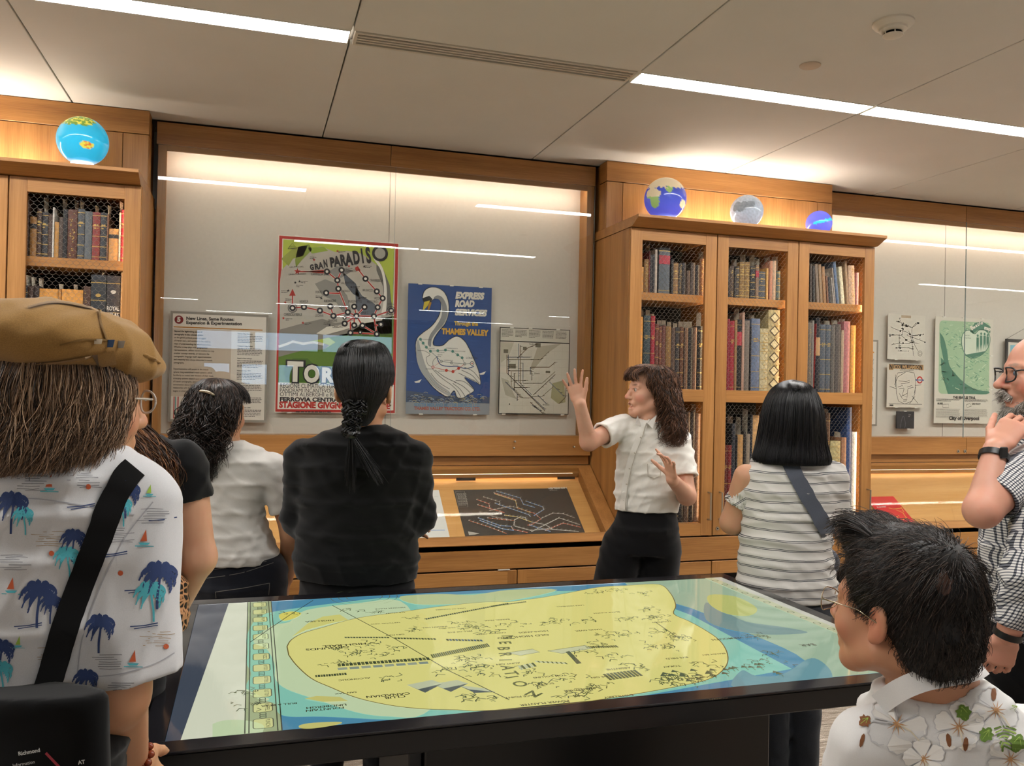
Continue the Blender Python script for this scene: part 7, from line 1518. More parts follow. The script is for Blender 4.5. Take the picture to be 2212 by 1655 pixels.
# ---- 2: white tee, dark curls
def p_white():
    t = thing('person', 'person in a plain white tee and dark jeans with dark curls clipped back', 'person', floorpt((-0.088,3.378,1.278), 0)); fw = dirv(.1, 1)
    sk = skinmat('skin_two', '#b58a68'); H = Head((-0.119,3.386,1.467), basis(dirv(.52, .85, -.05)), 1.0)
    S_ = [((-0.194,3.410,1.360), (-0.022,3.357,1.364), .058, 0), ((-0.249,3.427,1.331), (0.039,3.338,1.337), .08, 0), ((-0.273,3.435,1.283), (0.084,3.325,1.291), .11, 0), ((-0.274,3.436,1.204), (0.075,3.328,1.211), .125, 0), ((-0.260,3.432,1.098), (0.044,3.338,1.105), .13, 0), ((-0.258,3.432,1.010), (0.076,3.329,1.018), .135, 0), ((-0.248,3.430,0.940), (0.105,3.321,0.948), .14, 0), ((-0.234,3.426,0.902), (0.109,3.320,0.909), .135, 0)]
    ra = [(0.081,3.326,1.264), (0.158,3.335,1.014), (0.144,3.477,0.806)]; la = [(-0.264,3.432,1.257), (-0.300,3.477,1.004), (-0.226,3.633,0.807)]
    F = bbox_field([s_[i] for s_ in S_ for i in (0, 1)]+ra+la+[H.c], .16, .007); secs(F, S_, -.018, .02); H.build(F); F.put(ecap(H.P(0, -.02, -.06), (-0.109,3.384,1.339), .054, .06), .02)
    for a in (la, ra): chain(F, a, (.048, .044, .028), .02)
    hand(F, ra[2], dirv(-.1, .2, -1), dirv(1, 0, 0), 1, (.3, .3, .35, .4), .1); hand(F, la[2], dirv(.4, .4, -.6), dirv(-1, 0, 0), -1)
    body = field_obj(F, 'body', sk, t); face_tint(body, H, ORG[t.name])
    F = bbox_field([s_[i] for s_ in S_ for i in (0, 1)]+ra[:2], .16, .006); secs(F, S_, 0, .025)
    for a in (la, ra):
        e = V3(a[0])+(V3(a[1])-V3(a[0]))*.66; F.put(ecap(V3(a[0]), e, .060, .060), .03)
    F.warp(folds(.0055, (14, 6, 46, 0), (34, 10, -30, 2), (-20, 5, -50, 1)))
    for a in (la, ra):
        d = unit(V3(a[1])-V3(a[0])); e = V3(a[0])+(V3(a[1])-V3(a[0]))*.66; F.put((lambda X, Y, Z, e=e, d=d: np.maximum(-((X-e[0])*d[0]+(Y-e[1])*d[1]+(Z-e[2])*d[2]), np.sqrt((X-e[0])**2+(Y-e[1])**2+(Z-e[2])**2)-.085), e-.09, e+.09), .003, 'sub')
    chain(F, [(-0.111,3.384,1.418), (-0.109,3.384,1.348)], (.056, .058), .006, op='sub'); field_obj(F, 'tee', TEEW, t)
    b = [((-0.228,3.424,0.914), (0.105,3.321,0.921), .115, 0), ((-0.232,3.426,0.817), (0.128,3.315,0.825), .14, 0), ((-0.218,3.422,0.694), (0.124,3.317,0.702), .13, 0)]
    tr = lower(t, b, *legset((-0.143,3.399,0.749), (0.045,3.341,0.753), fw), JEAN, fw=fw, r=(.10, .07, .055)); T_ = tree_of(tr); ST = mat('jean_stitch', '#5d5a55', .8)
    for L in ([(-0.163,3.404,0.868), (-0.062,3.373,0.881), (0.064,3.334,0.906)], [(-0.162,3.404,0.836), (-0.028,3.363,0.860), (0.089,3.326,0.902)], [(-0.119,3.391,0.786), (-0.027,3.363,0.801), (0.077,3.330,0.824)], [(0.077,3.330,0.824), (0.075,3.332,0.780)], [(-0.117,3.391,0.785), (-0.115,3.390,0.763)]): ribbon('stitching', None, smooth_pts(L, 4), .0022, ST, tr, .002, tree=T_)
    R = basis(dirv(.52, .85)); hb = off
    rings = [((-0.128,3.388,1.598), .004, .004), ((-0.128,3.388,1.591), .048, .055), ((-0.124,3.387,1.562), .088, .098), ((-0.123,3.387,1.515), .107, .118), (hb((-0.132,3.390,1.444), 0, -.015), .112, .120), (hb((-0.149,3.396,1.374), 0, -.035), .114, .100), (hb((-0.159,3.399,1.303), 0, -.055), .108, .085), (hb((-0.162,3.401,1.241), 0, -.065), .085, .07), (hb((-0.156,3.399,1.197), 0, -.07), .06, .05)]
    hr = Hair(rings, R, 5); HM = hairmat('hair_dark_curly', '#0a0706', '#1e1411', '#4a382f', .4); hr2 = Hair(rings, R, 9)
    bun = [hr.locks(1000, PI*.84, PI*2.04, 0, .62, 18, .06, .08, 3, .15, .0020, tj=.04), hr2.locks(1000, PI*.82, PI*1.98, .26, 1.0, 30, .14, .32, 4.0, .3, .0018, tj=.30, puff=.22, curl=8), hr.locks(350, PI*.1, PI*.9, 0, .40, 14, .04, .04, 3, .1, .002, tj=.04)]
    hair_obj('hair', bun, HM, t, [hr.shell(PI*.84, PI*2.0, 18, 34, .86)])
    m = MB(); c0 = V3(hb((-0.127,3.388,1.548), 0, -.105)); m.tube([tuple(c0+RV*x+UP*(-.25*x-.9*x*x*8)-CF*(.012-x*x*6)) for x in np.linspace(-.03, .03, 9)], [.003]+[.006]*7+[.003], 8, METAL); m.build('hair_clip', None, t, smooth=True)
p_white()

# ---- 6: striped tee, black bob, sling bag
def stripemat(name, axis, ph=0.0, base='#c4c1bb'):
    t = NT(name); b = t.bsdf(.9, .15); tc = t.n('ShaderNodeTexCoord'); dp = t.n('ShaderNodeVectorMath', operation='DOT_PRODUCT'); dp.inputs[1].default_value = axis; t.l(tc, dp, 3, 0)
    nz = t.n('ShaderNodeTexNoise', i_Scale=5.0, i_Detail=2.0); t.l(tc, nz, 3); w = t.n('ShaderNodeMath', operation='MULTIPLY_ADD', i_1=.022); t.l(nz, w); t.t.links.new(dp.outputs['Value'], w.inputs[2])
    a = t.n('ShaderNodeMath', operation='MULTIPLY_ADD', i_1=1/.0345, i_2=ph); t.l(w, a); f = t.n('ShaderNodeMath', operation='FRACT'); t.l(a, f)
    r = t.ramp(f, [(0, C(base)), (.10, C('#4a4c50')), (.17, C(base)), (.24, C('#4a4c50')), (.31, C(base))], interp='CONSTANT'); t.t.links.new(r.outputs[0], b.inputs['Base Color'])
    n2 = t.n('ShaderNodeTexNoise', i_Scale=10.0, i_Detail=4.0, i_Distortion=.8); t.l(tc, n2, 3); t.bump(b, n2, .4, .02); return t.m
def p_striped():
    t = thing('person', 'person in a white tee with thin grey double stripes and a black bob', 'person', floorpt((1.925,2.705,1.326), 0)); fw = dirv(-.05, 1)
    sk = skinmat('skin_three', '#b98c6e'); H = Head((1.932,2.702,1.512), basis(fw), 1.0)
    S_ = [((1.841,2.731,1.352), (2.024,2.675,1.356), .06, 0), ((1.797,2.745,1.334), (2.052,2.666,1.339), .085, 0), ((1.762,2.756,1.288), (2.086,2.656,1.295), .11, 0), ((1.753,2.759,1.218), (2.101,2.652,1.226), .125, 0), ((1.760,2.758,1.132), (2.096,2.654,1.139), .13, 0), ((1.757,2.759,1.045), (2.078,2.660,1.052), .13, 0), ((1.752,2.761,0.958), (2.085,2.659,0.966), .135, 0), ((1.751,2.762,0.880), (2.102,2.654,0.888), .14, 0), ((1.759,2.760,0.823), (2.110,2.652,0.827), .138, 0)]
    la = [(1.772,2.753,1.271), (1.753,2.812,1.092), (2.014,2.962,1.086)]; ra = [(2.080,2.658,1.277), (2.130,2.696,1.097), (2.157,2.918,1.099)]
    F = bbox_field([s_[i] for s_ in S_ for i in (0, 1)]+[H.c]+la, .16, .007); secs(F, S_, -.018, .02); H.build(F); F.put(ecap(H.P(0, -.02, -.06), (1.936,2.702,1.352), .054, .06), .02)
    for a in (la, ra): chain(F, a, (.047, .044, .03), .02)
    hand(F, la[2], dirv(1, .1, 0), dirv(0, 1, .2), 1); hand(F, ra[2], dirv(-1, .1, 0), dirv(0, 1, .2), -1)
    body = field_obj(F, 'body', sk, t); tint(body, [])
    F = bbox_field([s_[i] for s_ in S_ for i in (0, 1)], .12, .006); secs(F, S_, 0, .025); F.put(ecap(ra[0], V3(ra[0])+(V3(ra[1])-V3(ra[0]))*.7, .06, .058), .03)
    F.warp(folds(.005, (12, 6, 56, 0), (16, 8, 70, 2), (-20, 5, -50, 1))); tee = field_obj(F, 'tee', stripemat('striped_tee', (0, 0, 1), .3), t)
    F = bbox_field(la[:2], .12, .006); e = V3(la[0])+(V3(la[1])-V3(la[0]))*.62; F.put(ecap(V3(la[0])+RV*.035-UP*.01, e, .056, .056), .02); d = unit(e-V3(la[0])+RV*-.03); F.cut(e, d); F.put(ecap(e-d*.03, e+d*.03, .050, .050), .003, 'sub')
    field_obj(F, 'sleeve', stripemat('striped_sleeve', tuple(unit(UP*.75-RV*.62)), .1), t)
    b = [((1.770,2.757,0.846), (2.097,2.656,0.853), .12, 0), ((1.760,2.761,0.768), (2.114,2.651,0.776), .14, 0), ((1.782,2.755,0.647), (2.097,2.658,0.654), .125, 0)]
    hip, kn, an = legset((1.867,2.728,0.718), (2.016,2.682,0.721), fw); kn = [floorpt((1.885,2.725,0.355), .47), floorpt((2.001,2.690,0.357), .47)]; an = [floorpt((1.891,2.723,0.355), .07), floorpt((1.996,2.691,0.357), .07)]
    tr = lower(t, b, hip, kn, an, GREYJ, fw=fw, r=(.095, .062, .054))
    R = basis(fw); hb = off
    rings = [((1.933,2.700,1.635), .004, .004), ((1.933,2.700,1.629), .034, .045), ((1.932,2.701,1.614), .060, .075), ((1.931,2.702,1.586), .083, .098), ((1.930,2.702,1.534), .103, .114), ((1.930,2.703,1.456), .114, .118), ((1.930,2.703,1.395), .124, .114), (hb((1.929,2.704,1.349), 0, -.01), .136, .113), (hb((1.928,2.704,1.324), 0, -.012), .132, .112)]
    hr = Hair(rings, R, 6); HM = hairmat('hair_black_bob', '#020202', '#060506', '#17151a', .36)
    bun = [hr.locks(3400, PI*.9, PI*2.1, 0, 1, 20, .05, .03, 1.2, .06, .0013, tj=.09, puff=.04, curl=14), hr.locks(300, 0, 2*PI, 0, .35, 12, .03, 0, 2, .1, .0023, tj=.05)]
    hair_obj('hair', bun, HM, t, [hr.shell(PI*.9, PI*2.1, 22, 40, .95)])
    # sling bag
    bg = thing('sling_bag', 'grey strap of a sling bag crossing the striped tee diagonally', 'bag', floorpt(off((1.974,2.536,1.044), .0, -.0), 1.0)); GB = cloth('bag_grey', '#4a4e58', .7, 1500, .15, 20, .1)
    T_ = tree_of(tee); L = smooth_pts([(1.913,2.709,1.343), (1.954,2.697,1.266), (2.006,2.682,1.172), (2.047,2.669,1.100), (2.067,2.664,1.055)], 5); ribbon('strap', None, L, .054, GB, bg, .008, tree=T_)
    F = Field(V3((2.215,2.902,0.902))-.2, V3((2.215,2.902,0.902))+.2, .007); c = V3((2.215,2.902,0.902)); F.put(ell(c, (.085, .04, .07), basis(fw)), .0); field_obj(F, 'pouch', GB, bg)
p_striped()

# ---- 5: presenter, white shirt, arms raised
def p_presenter():
    t = thing('person', 'person in a white short sleeved shirt speaking with both hands raised', 'person', floorpt((1.756,3.490,1.257), 0))
    sk = skinmat('skin_four', '#c99a80'); bf = dirv(-.66, -.75); hf = dirv(-.96, -.27, .03); H = Head((1.732,3.495,1.582), basis(hf), .98)
    S_ = [((1.679,3.513,1.458), (1.788,3.479,1.461), .052, 0), ((1.643,3.524,1.434), (1.829,3.467,1.438), .07, 0), ((1.611,3.534,1.391), (1.878,3.452,1.397), .095, 0), ((1.597,3.539,1.306), (1.896,3.447,1.313), .112, 0), ((1.593,3.541,1.211), (1.890,3.449,1.217), .118, 0), ((1.593,3.542,1.116), (1.880,3.453,1.122), .118, 0), ((1.596,3.541,1.046), (1.874,3.456,1.035), .118, 0)]
    ra = [(1.623,3.530,1.427), (1.425,3.456,1.354), (1.360,3.411,1.524)]; la = [(1.881,3.482,1.374), (1.874,3.382,1.116), (1.713,3.221,1.212)]
    A = [q for s_ in S_ for q in s_[:2]]
    F = bbox_field(A+[ra[1], la[1]], .16, .007); secs(F, S_, -.016, .02); F.put(ecap(H.P(0, -.02, -.06), (1.739,3.494,1.447), .048, .054), .02)
    for a, r in ((ra, (.044, .038, .026)), (la, (.044, .040, .026))): chain(F, a, r, .02)
    V, Fc = F.mesh()
    parts = [(V, Fc)]
    F = Field(H.c-.19, H.c+V3((.17, .17, .17)), .0032); F.put(ecap(H.P(0, -.02, -.06), (1.739,3.494,1.458), .048, .054), .02); H.build(F, mouth=1.0, nose=1.0); parts.append(F.mesh())
    F = bbox_field([ra[2], (1.333,3.418,1.668)], .13, .0028); chain(F, ra[1:], (.038, .026), .02); hand(F, ra[2], dirv(-.32, -.05, .95), dirv(-.25, 1, -.05), -1, (.16, .12, .16, .24), .26, .55, .9, .5); parts.append(F.mesh())
    F = bbox_field([la[2], (1.661,3.174,1.286)], .15, .0028); chain(F, la[1:], (.040, .026), .02); hand(F, la[2], dirv(-.25, -.42, .85), dirv(.85, .45, .25), 1, (.10, .35, .3, .25), .34, 1.0, .9, .2); parts.append(F.mesh())
    Vs, Fs, o = [], [], 0
    for V, Fc in parts: Vs.append(V); Fs.append(Fc+o); o += len(V)
    body = np_mesh('body', np.concatenate(Vs), np.concatenate(Fs), (sk,), t); face_tint(body, H, ORG[t.name], '#a2483f', '#4a3020', '#c8665c', .5)
    H.eyes(t, '#6a5a40', (.05, 1, .05))
    m = MB(); m.add([H.P(-.011, .0835, -.0645), H.P(.011, .0835, -.0645), H.P(.010, .0835, -.0690), H.P(-.010, .0835, -.0690)], [(0, 1, 2, 3)], mat('teeth', '#d8d2c4', .3)); m.build('teeth', None, t)
    # shirt
    F = bbox_field(A+[ra[1]], .15, .0055); secs(F, S_, 0, .02)
    es = []
    for a, q, r in ((ra, .62, .062), (la, .68, .064)):
        e = V3(a[0])+(V3(a[1])-V3(a[0]))*q; F.put(ecap(a[0], e, .055, r), .025); es.append((e, unit(V3(a[1])-V3(a[0])), r))
    F.warp(folds(.0065, (16, 10, 50, 0), (34, -26, -40, 2), (-44, 12, 36, 1)))
    for e, d, r in es: F.put((lambda X, Y, Z, e=e, d=d: np.maximum(-((X-e[0])*d[0]+(Y-e[1])*d[1]+(Z-e[2])*d[2]), np.sqrt((X-e[0])**2+(Y-e[1])**2+(Z-e[2])**2)-.085), e-.1, e+.1), .003, 'sub'); F.put(ecap(e-d*.05, e+d*.02, r-.015, r-.015), .003, 'sub')
    chain(F, [(1.736,3.494,1.510), (1.742,3.493,1.443)], (.050, .054), .006, op='sub'); F.cut((1.737,3.498,1.019), (0, 0, -1)); sh = field_obj(F, 'shirt', SHIRTW, t); T_ = tree_of(sh)
    SM = mat('shirt_seam', '#b8b2a6', .85)
    ribbon('placket', None, smooth_pts([(1.715,3.501,1.436), (1.697,3.508,1.372), (1.666,3.518,1.276), (1.644,3.525,1.170), (1.633,3.530,1.042)], 9), .030, SHIRTW, sh, .005, tree=T_); ribbon('placket_edge', None, smooth_pts([(1.724,3.499,1.436), (1.707,3.505,1.372), (1.676,3.515,1.276), (1.654,3.522,1.170), (1.643,3.527,1.043)], 9), .0035, SM, sh, .0065, tree=T_)
    for p in ((1.701,3.506,1.372), (1.676,3.515,1.302), (1.657,3.521,1.229), (1.645,3.525,1.159), (1.636,3.529,1.085)):
        h_ = T_.ray_cast(CAM, (Vector(p)-CAM).normalized())
        if h_[0] is not None: m = MB(); m.sphere(tuple(h_[0]+h_[1]*.004), .0045, mat('shirt_button', '#cfc9bd', .3), 10, 6); m.build('button', None, sh, smooth=True)
    for a, b, c in (((1.664,3.465,1.473), (1.673,3.441,1.424), (1.627,3.413,1.437)), ((1.748,3.439,1.479), (1.687,3.416,1.442), (1.702,3.391,1.418))):
        a, b, c = V3(a), V3(b), V3(c); m = MB(); n = CF*.006; m.add([a, b, c, a+n, b+n, c+n], [(0, 1, 2), (5, 4, 3), (0, 3, 4, 1), (1, 4, 5, 2), (2, 5, 3, 0)], SHIRTW); m.build('collar_leaf', None, sh)
    L = [(1.732,3.498,1.252), (1.737,3.497,1.197), (1.763,3.489,1.185), (1.789,3.480,1.198), (1.792,3.479,1.257), (1.732,3.498,1.252)]; ribbon('pocket_seam', None, [tuple(V3(L[i])+(V3(L[i+1])-V3(L[i]))*j/4) for i in range(5) for j in range(4)], .004, SM, sh, .005, tree=T_)
    b = [((1.607,3.538,1.046), (1.866,3.458,1.043), .105, 0), ((1.590,3.544,0.957), (1.871,3.457,0.963), .125, 0), ((1.566,3.552,0.850), (1.866,3.460,0.857), .125, 0)]
    lower(t, b, [(1.633,3.531,0.873), (1.794,3.481,0.876)], [floorpt((1.527,3.513,0.650), .50), floorpt((1.791,3.485,0.559), .49)], [floorpt((1.512,3.574,0.193), .07), floorpt((1.813,3.512,0.188), .07)], BLKT, fw=bf, r=(.098, .085, .08))
    # hair
    R = basis(hf); hb = lambda p, f=0, u=0: V3(p)+V3(hf)*f+UP*u
    HM = hairmat('hair_brown_curly', '#1c100a', '#4a2f20', '#8a6148', .42)
    rings = [(H.P(0, -.01, .128), .004, .004), (H.P(0, -.01, .125), .045, .055), (H.P(0, -.012, .108), .076, .092), (H.P(0, -.016, .07), .092, .108), (H.P(0, -.024, .03), .096, .106), (H.P(0, -.045, -.03), .100, .088), (H.P(0, -.062, -.10), .108, .078), (H.P(0, -.070, -.17), .118, .080), (H.P(0, -.068, -.225), .112, .078), (H.P(0, -.066, -.25), .10, .07)]
    hr = Hair(rings, R, 12); h2 = Hair(rings, R, 13)
    bun = [hr.locks(1500, PI*.80, PI*2.2, 0, .55, 18, .07, .16, 2.2, .12, .0012, tj=.05, curl=9), h2.locks(1900, PI*.84, PI*2.16, .26, 1.0, 34, .12, .34, 3.2, .22, .0013, tj=.24, puff=.22, curl=9), hr.locks(300, PI*.15, PI*.85, 0, .33, 14, .04, .10, 3, .2, .0013, tj=.05)]
    # fringe rolled over the forehead, and the lock in front of the far shoulder
    rg = np.random.RandomState(4); n, k = 420, 14; u = np.linspace(0, 1, k)[None, :, None]; x0 = rg.uniform(-.06, .06, (n, 1))
    a = np.stack([H.P(x, .060, .105) for x in x0[:, 0]]); b_ = np.stack([H.P(x*1.1, .108, .082) for x in x0[:, 0]]); c = np.stack([H.P(x*1.25, .090, .052) for x in x0[:, 0]])
    P = (1-u)**2*a[:, None]+2*u*(1-u)*b_[:, None]+u*u*c[:, None]+rg.normal(0, .004, (n, 1, 3))+np.sin(u*7+rg.uniform(0, 6, (n, 1, 1)))*.002; bun.append((P, np.full((n, k), .0012), np.repeat(rg.uniform(0, 1, n), k*3)))
    n, k = 260, 24; u = np.linspace(0, 1, k)[None, :, None]; a = H.P(.075, .0, -.03); b_ = V3((1.697,3.560,1.401)); P = a+(b_-a)*u+rg.normal(0, .012, (n, 1, 3))*(1.2-abs(u-.6))+np.sin(u*16+rg.uniform(0, 6, (n, 1, 1)))*np.array([.010, .006, .002])*u; bun.append((P, np.full((n, k), .0013), np.repeat(rg.uniform(0, 1, n), k*3)))
    hair_obj('hair', bun, HM, t, [hr.shell(PI*.82, PI*2.18, 20, 36, .86)])
    m = MB(); m.sphere(H.P(-.085, -.006, -.042), .004, METAL, 8, 6); m.build('earring', None, t, smooth=True)
p_presenter()

# ---- 3: long brown hair, black tee (left, behind the cap)
def p_long():
    t = thing('person', 'person in a black tee with long straight brown hair, bare arm beside the table', 'person', floorpt((-0.352,2.098,1.394), 0)); fw = dirv(.1, 1)
    sk = skinmat('skin_five', '#c89a7c'); H = Head((-0.396,2.110,1.590), basis(dirv(.1, 1, -.1)), 1.0)
    S_ = [((-0.423,2.119,1.471), (-0.294,2.079,1.484), .06, 0), ((-0.473,2.135,1.449), (-0.198,2.050,1.466), .08, 0), ((-0.522,2.150,1.406), (-0.144,2.034,1.420), .105, 0), ((-0.530,2.153,1.338), (-0.141,2.033,1.347), .12, 0), ((-0.508,2.147,1.255), (-0.167,2.042,1.262), .12, 0), ((-0.486,2.141,1.161), (-0.177,2.046,1.168), .115, 0), ((-0.484,2.141,1.078), (-0.180,2.047,1.084), .12, 0)]
    ra = [(-0.147,2.035,1.393), (-0.112,2.047,1.181), (-0.171,2.150,1.026)]; la = [(-0.521,2.150,1.385), (-0.542,2.179,1.172), (-0.490,2.300,1.039)]
    A = [q for s_ in S_ for q in s_[:2]]
    F = bbox_field(A+ra+la+[H.c], .15, .006); secs(F, S_, -.016, .02); H.build(F); F.put(ecap(H.P(0, -.02, -.06), (-0.353,2.098,1.462), .052, .06), .02)
    for a in (ra, la): chain(F, a, (.050, .040, .027), .02)
    hand(F, ra[2], dirv(-.5, .3, -.8), dirv(.8, .2, .3), 1, (.5, .5, .5, .5)); hand(F, la[2], dirv(.5, .3, -.8), dirv(-.8, .2, .3), -1, (.5, .5, .5, .5))
    body = field_obj(F, 'body', sk, t); tint(body, [])
    F = bbox_field(A, .16, .006); secs(F, S_, 0, .025)
    for a in (ra, la): d = V3(a[1])-V3(a[0]); F.put(ecap(a[0], V3(a[0])+d*.34, .056, .056), .03)
    F.warp(folds(.005, (14, 6, 40, 0), (30, 10, -26, 2)))
    for a in (ra, la):
        d = unit(V3(a[1])-V3(a[0])); e = V3(a[0])+(V3(a[1])-V3(a[0]))*.36; F.put((lambda X, Y, Z, e=e, d=d: np.maximum(-((X-e[0])*d[0]+(Y-e[1])*d[1]+(Z-e[2])*d[2]), np.sqrt((X-e[0])**2+(Y-e[1])**2+(Z-e[2])**2)-.085), e-.09, e+.09), .003, 'sub'); F.put(ecap(e-d*.015, e+d*.03, .042, .042), .003, 'sub')
    field_obj(F, 'tee', TEEB, t)
    b = [((-0.480,2.140,1.088), (-0.185,2.049,1.095), .115, 0), ((-0.493,2.144,0.994), (-0.181,2.048,1.001), .13, 0), ((-0.476,2.140,0.900), (-0.186,2.051,0.907), .12, 0)]
    lower(t, b, *legset((-0.411,2.120,0.923), (-0.261,2.074,0.926), fw), BLKT, fw=fw, r=(.088, .065, .055))
    HM = hairmat('hair_long_brown', '#1c0f08', '#4f2f1b', '#96653f', .38); R = basis(fw)
    rings = [((-0.398,2.110,1.717), .004, .004), ((-0.398,2.110,1.713), .055, .06), ((-0.396,2.109,1.694), .088, .095), ((-0.392,2.108,1.649), .104, .115), ((-0.386,2.107,1.587), .108, .118), (off((-0.359,2.099,1.520), 0, -.02), .115, .105), (off((-0.328,2.090,1.458), 0, -.035), .150, .10), (off((-0.297,2.081,1.406), 0, -.045), .168, .095), (off((-0.275,2.075,1.344), 0, -.045), .15, .095), (off((-0.269,2.073,1.292), 0, -.04), .13, .09)]
    hr = Hair(rings, R, 21); bun = [hr.locks(1400, PI*.92, PI*2.04, 0, .75, 22, .06, .03, 2, .12, .0019, tj=.10), hr.locks(420, PI*1.55, PI*2.02, .45, 1.0, 20, .08, .10, 2, .30, .0016, tj=.25)]
    hair_obj('hair', bun, HM, t, [hr.shell(PI*.95, PI*2.0, 16, 30, .90)] if False else [Hair(rings[:8], R, 2).shell(PI*.95, PI*1.98, 18, 30, .92)])
    # leopard bag
    q = NT('leopard_print'); b = q.bsdf(.7, .2); tc = q.n('ShaderNodeTexCoord'); vo = q.n('ShaderNodeTexVoronoi', i_Scale=62.0); vo.feature = 'DISTANCE_TO_EDGE'; q.l(tc, vo, 3); r = q.ramp(vo, [(0, C('#b98a66')), (.10, C('#a87850')), (.16, C('#14100e')), (1, C('#1c1613'))], interp='EASE'); q.t.links.new(r.outputs[0], b.inputs['Base Color'])
    bg = thing('shoulder_bag', 'leopard print shoulder bag hanging between the palm print shirt and the bare arm', 'bag', floorpt((-0.159,1.999,1.087), .95)); c = V3((-0.163,2.000,1.089)); F = Field(c-.12, c+V3((.12, .12, .13)), .005); F.put(ecap(c+UP*.035, c-UP*.035, (.034, .05), (.038, .06), RV), .0); F.warp(folds(.003, (20, 30, 70, 0))); field_obj(F, 'pouch', q.m, bg)
    m = MB(); m.tube(smooth_pts([tuple(c+UP*.07), tuple(c+UP*.16-RV*.01), (-0.193,1.987,1.282), (-0.205,1.990,1.393), (-0.229,2.028,1.451)], 4), .007, 8, BLKC); m.build('strap', None, bg, smooth=True)
p_long()

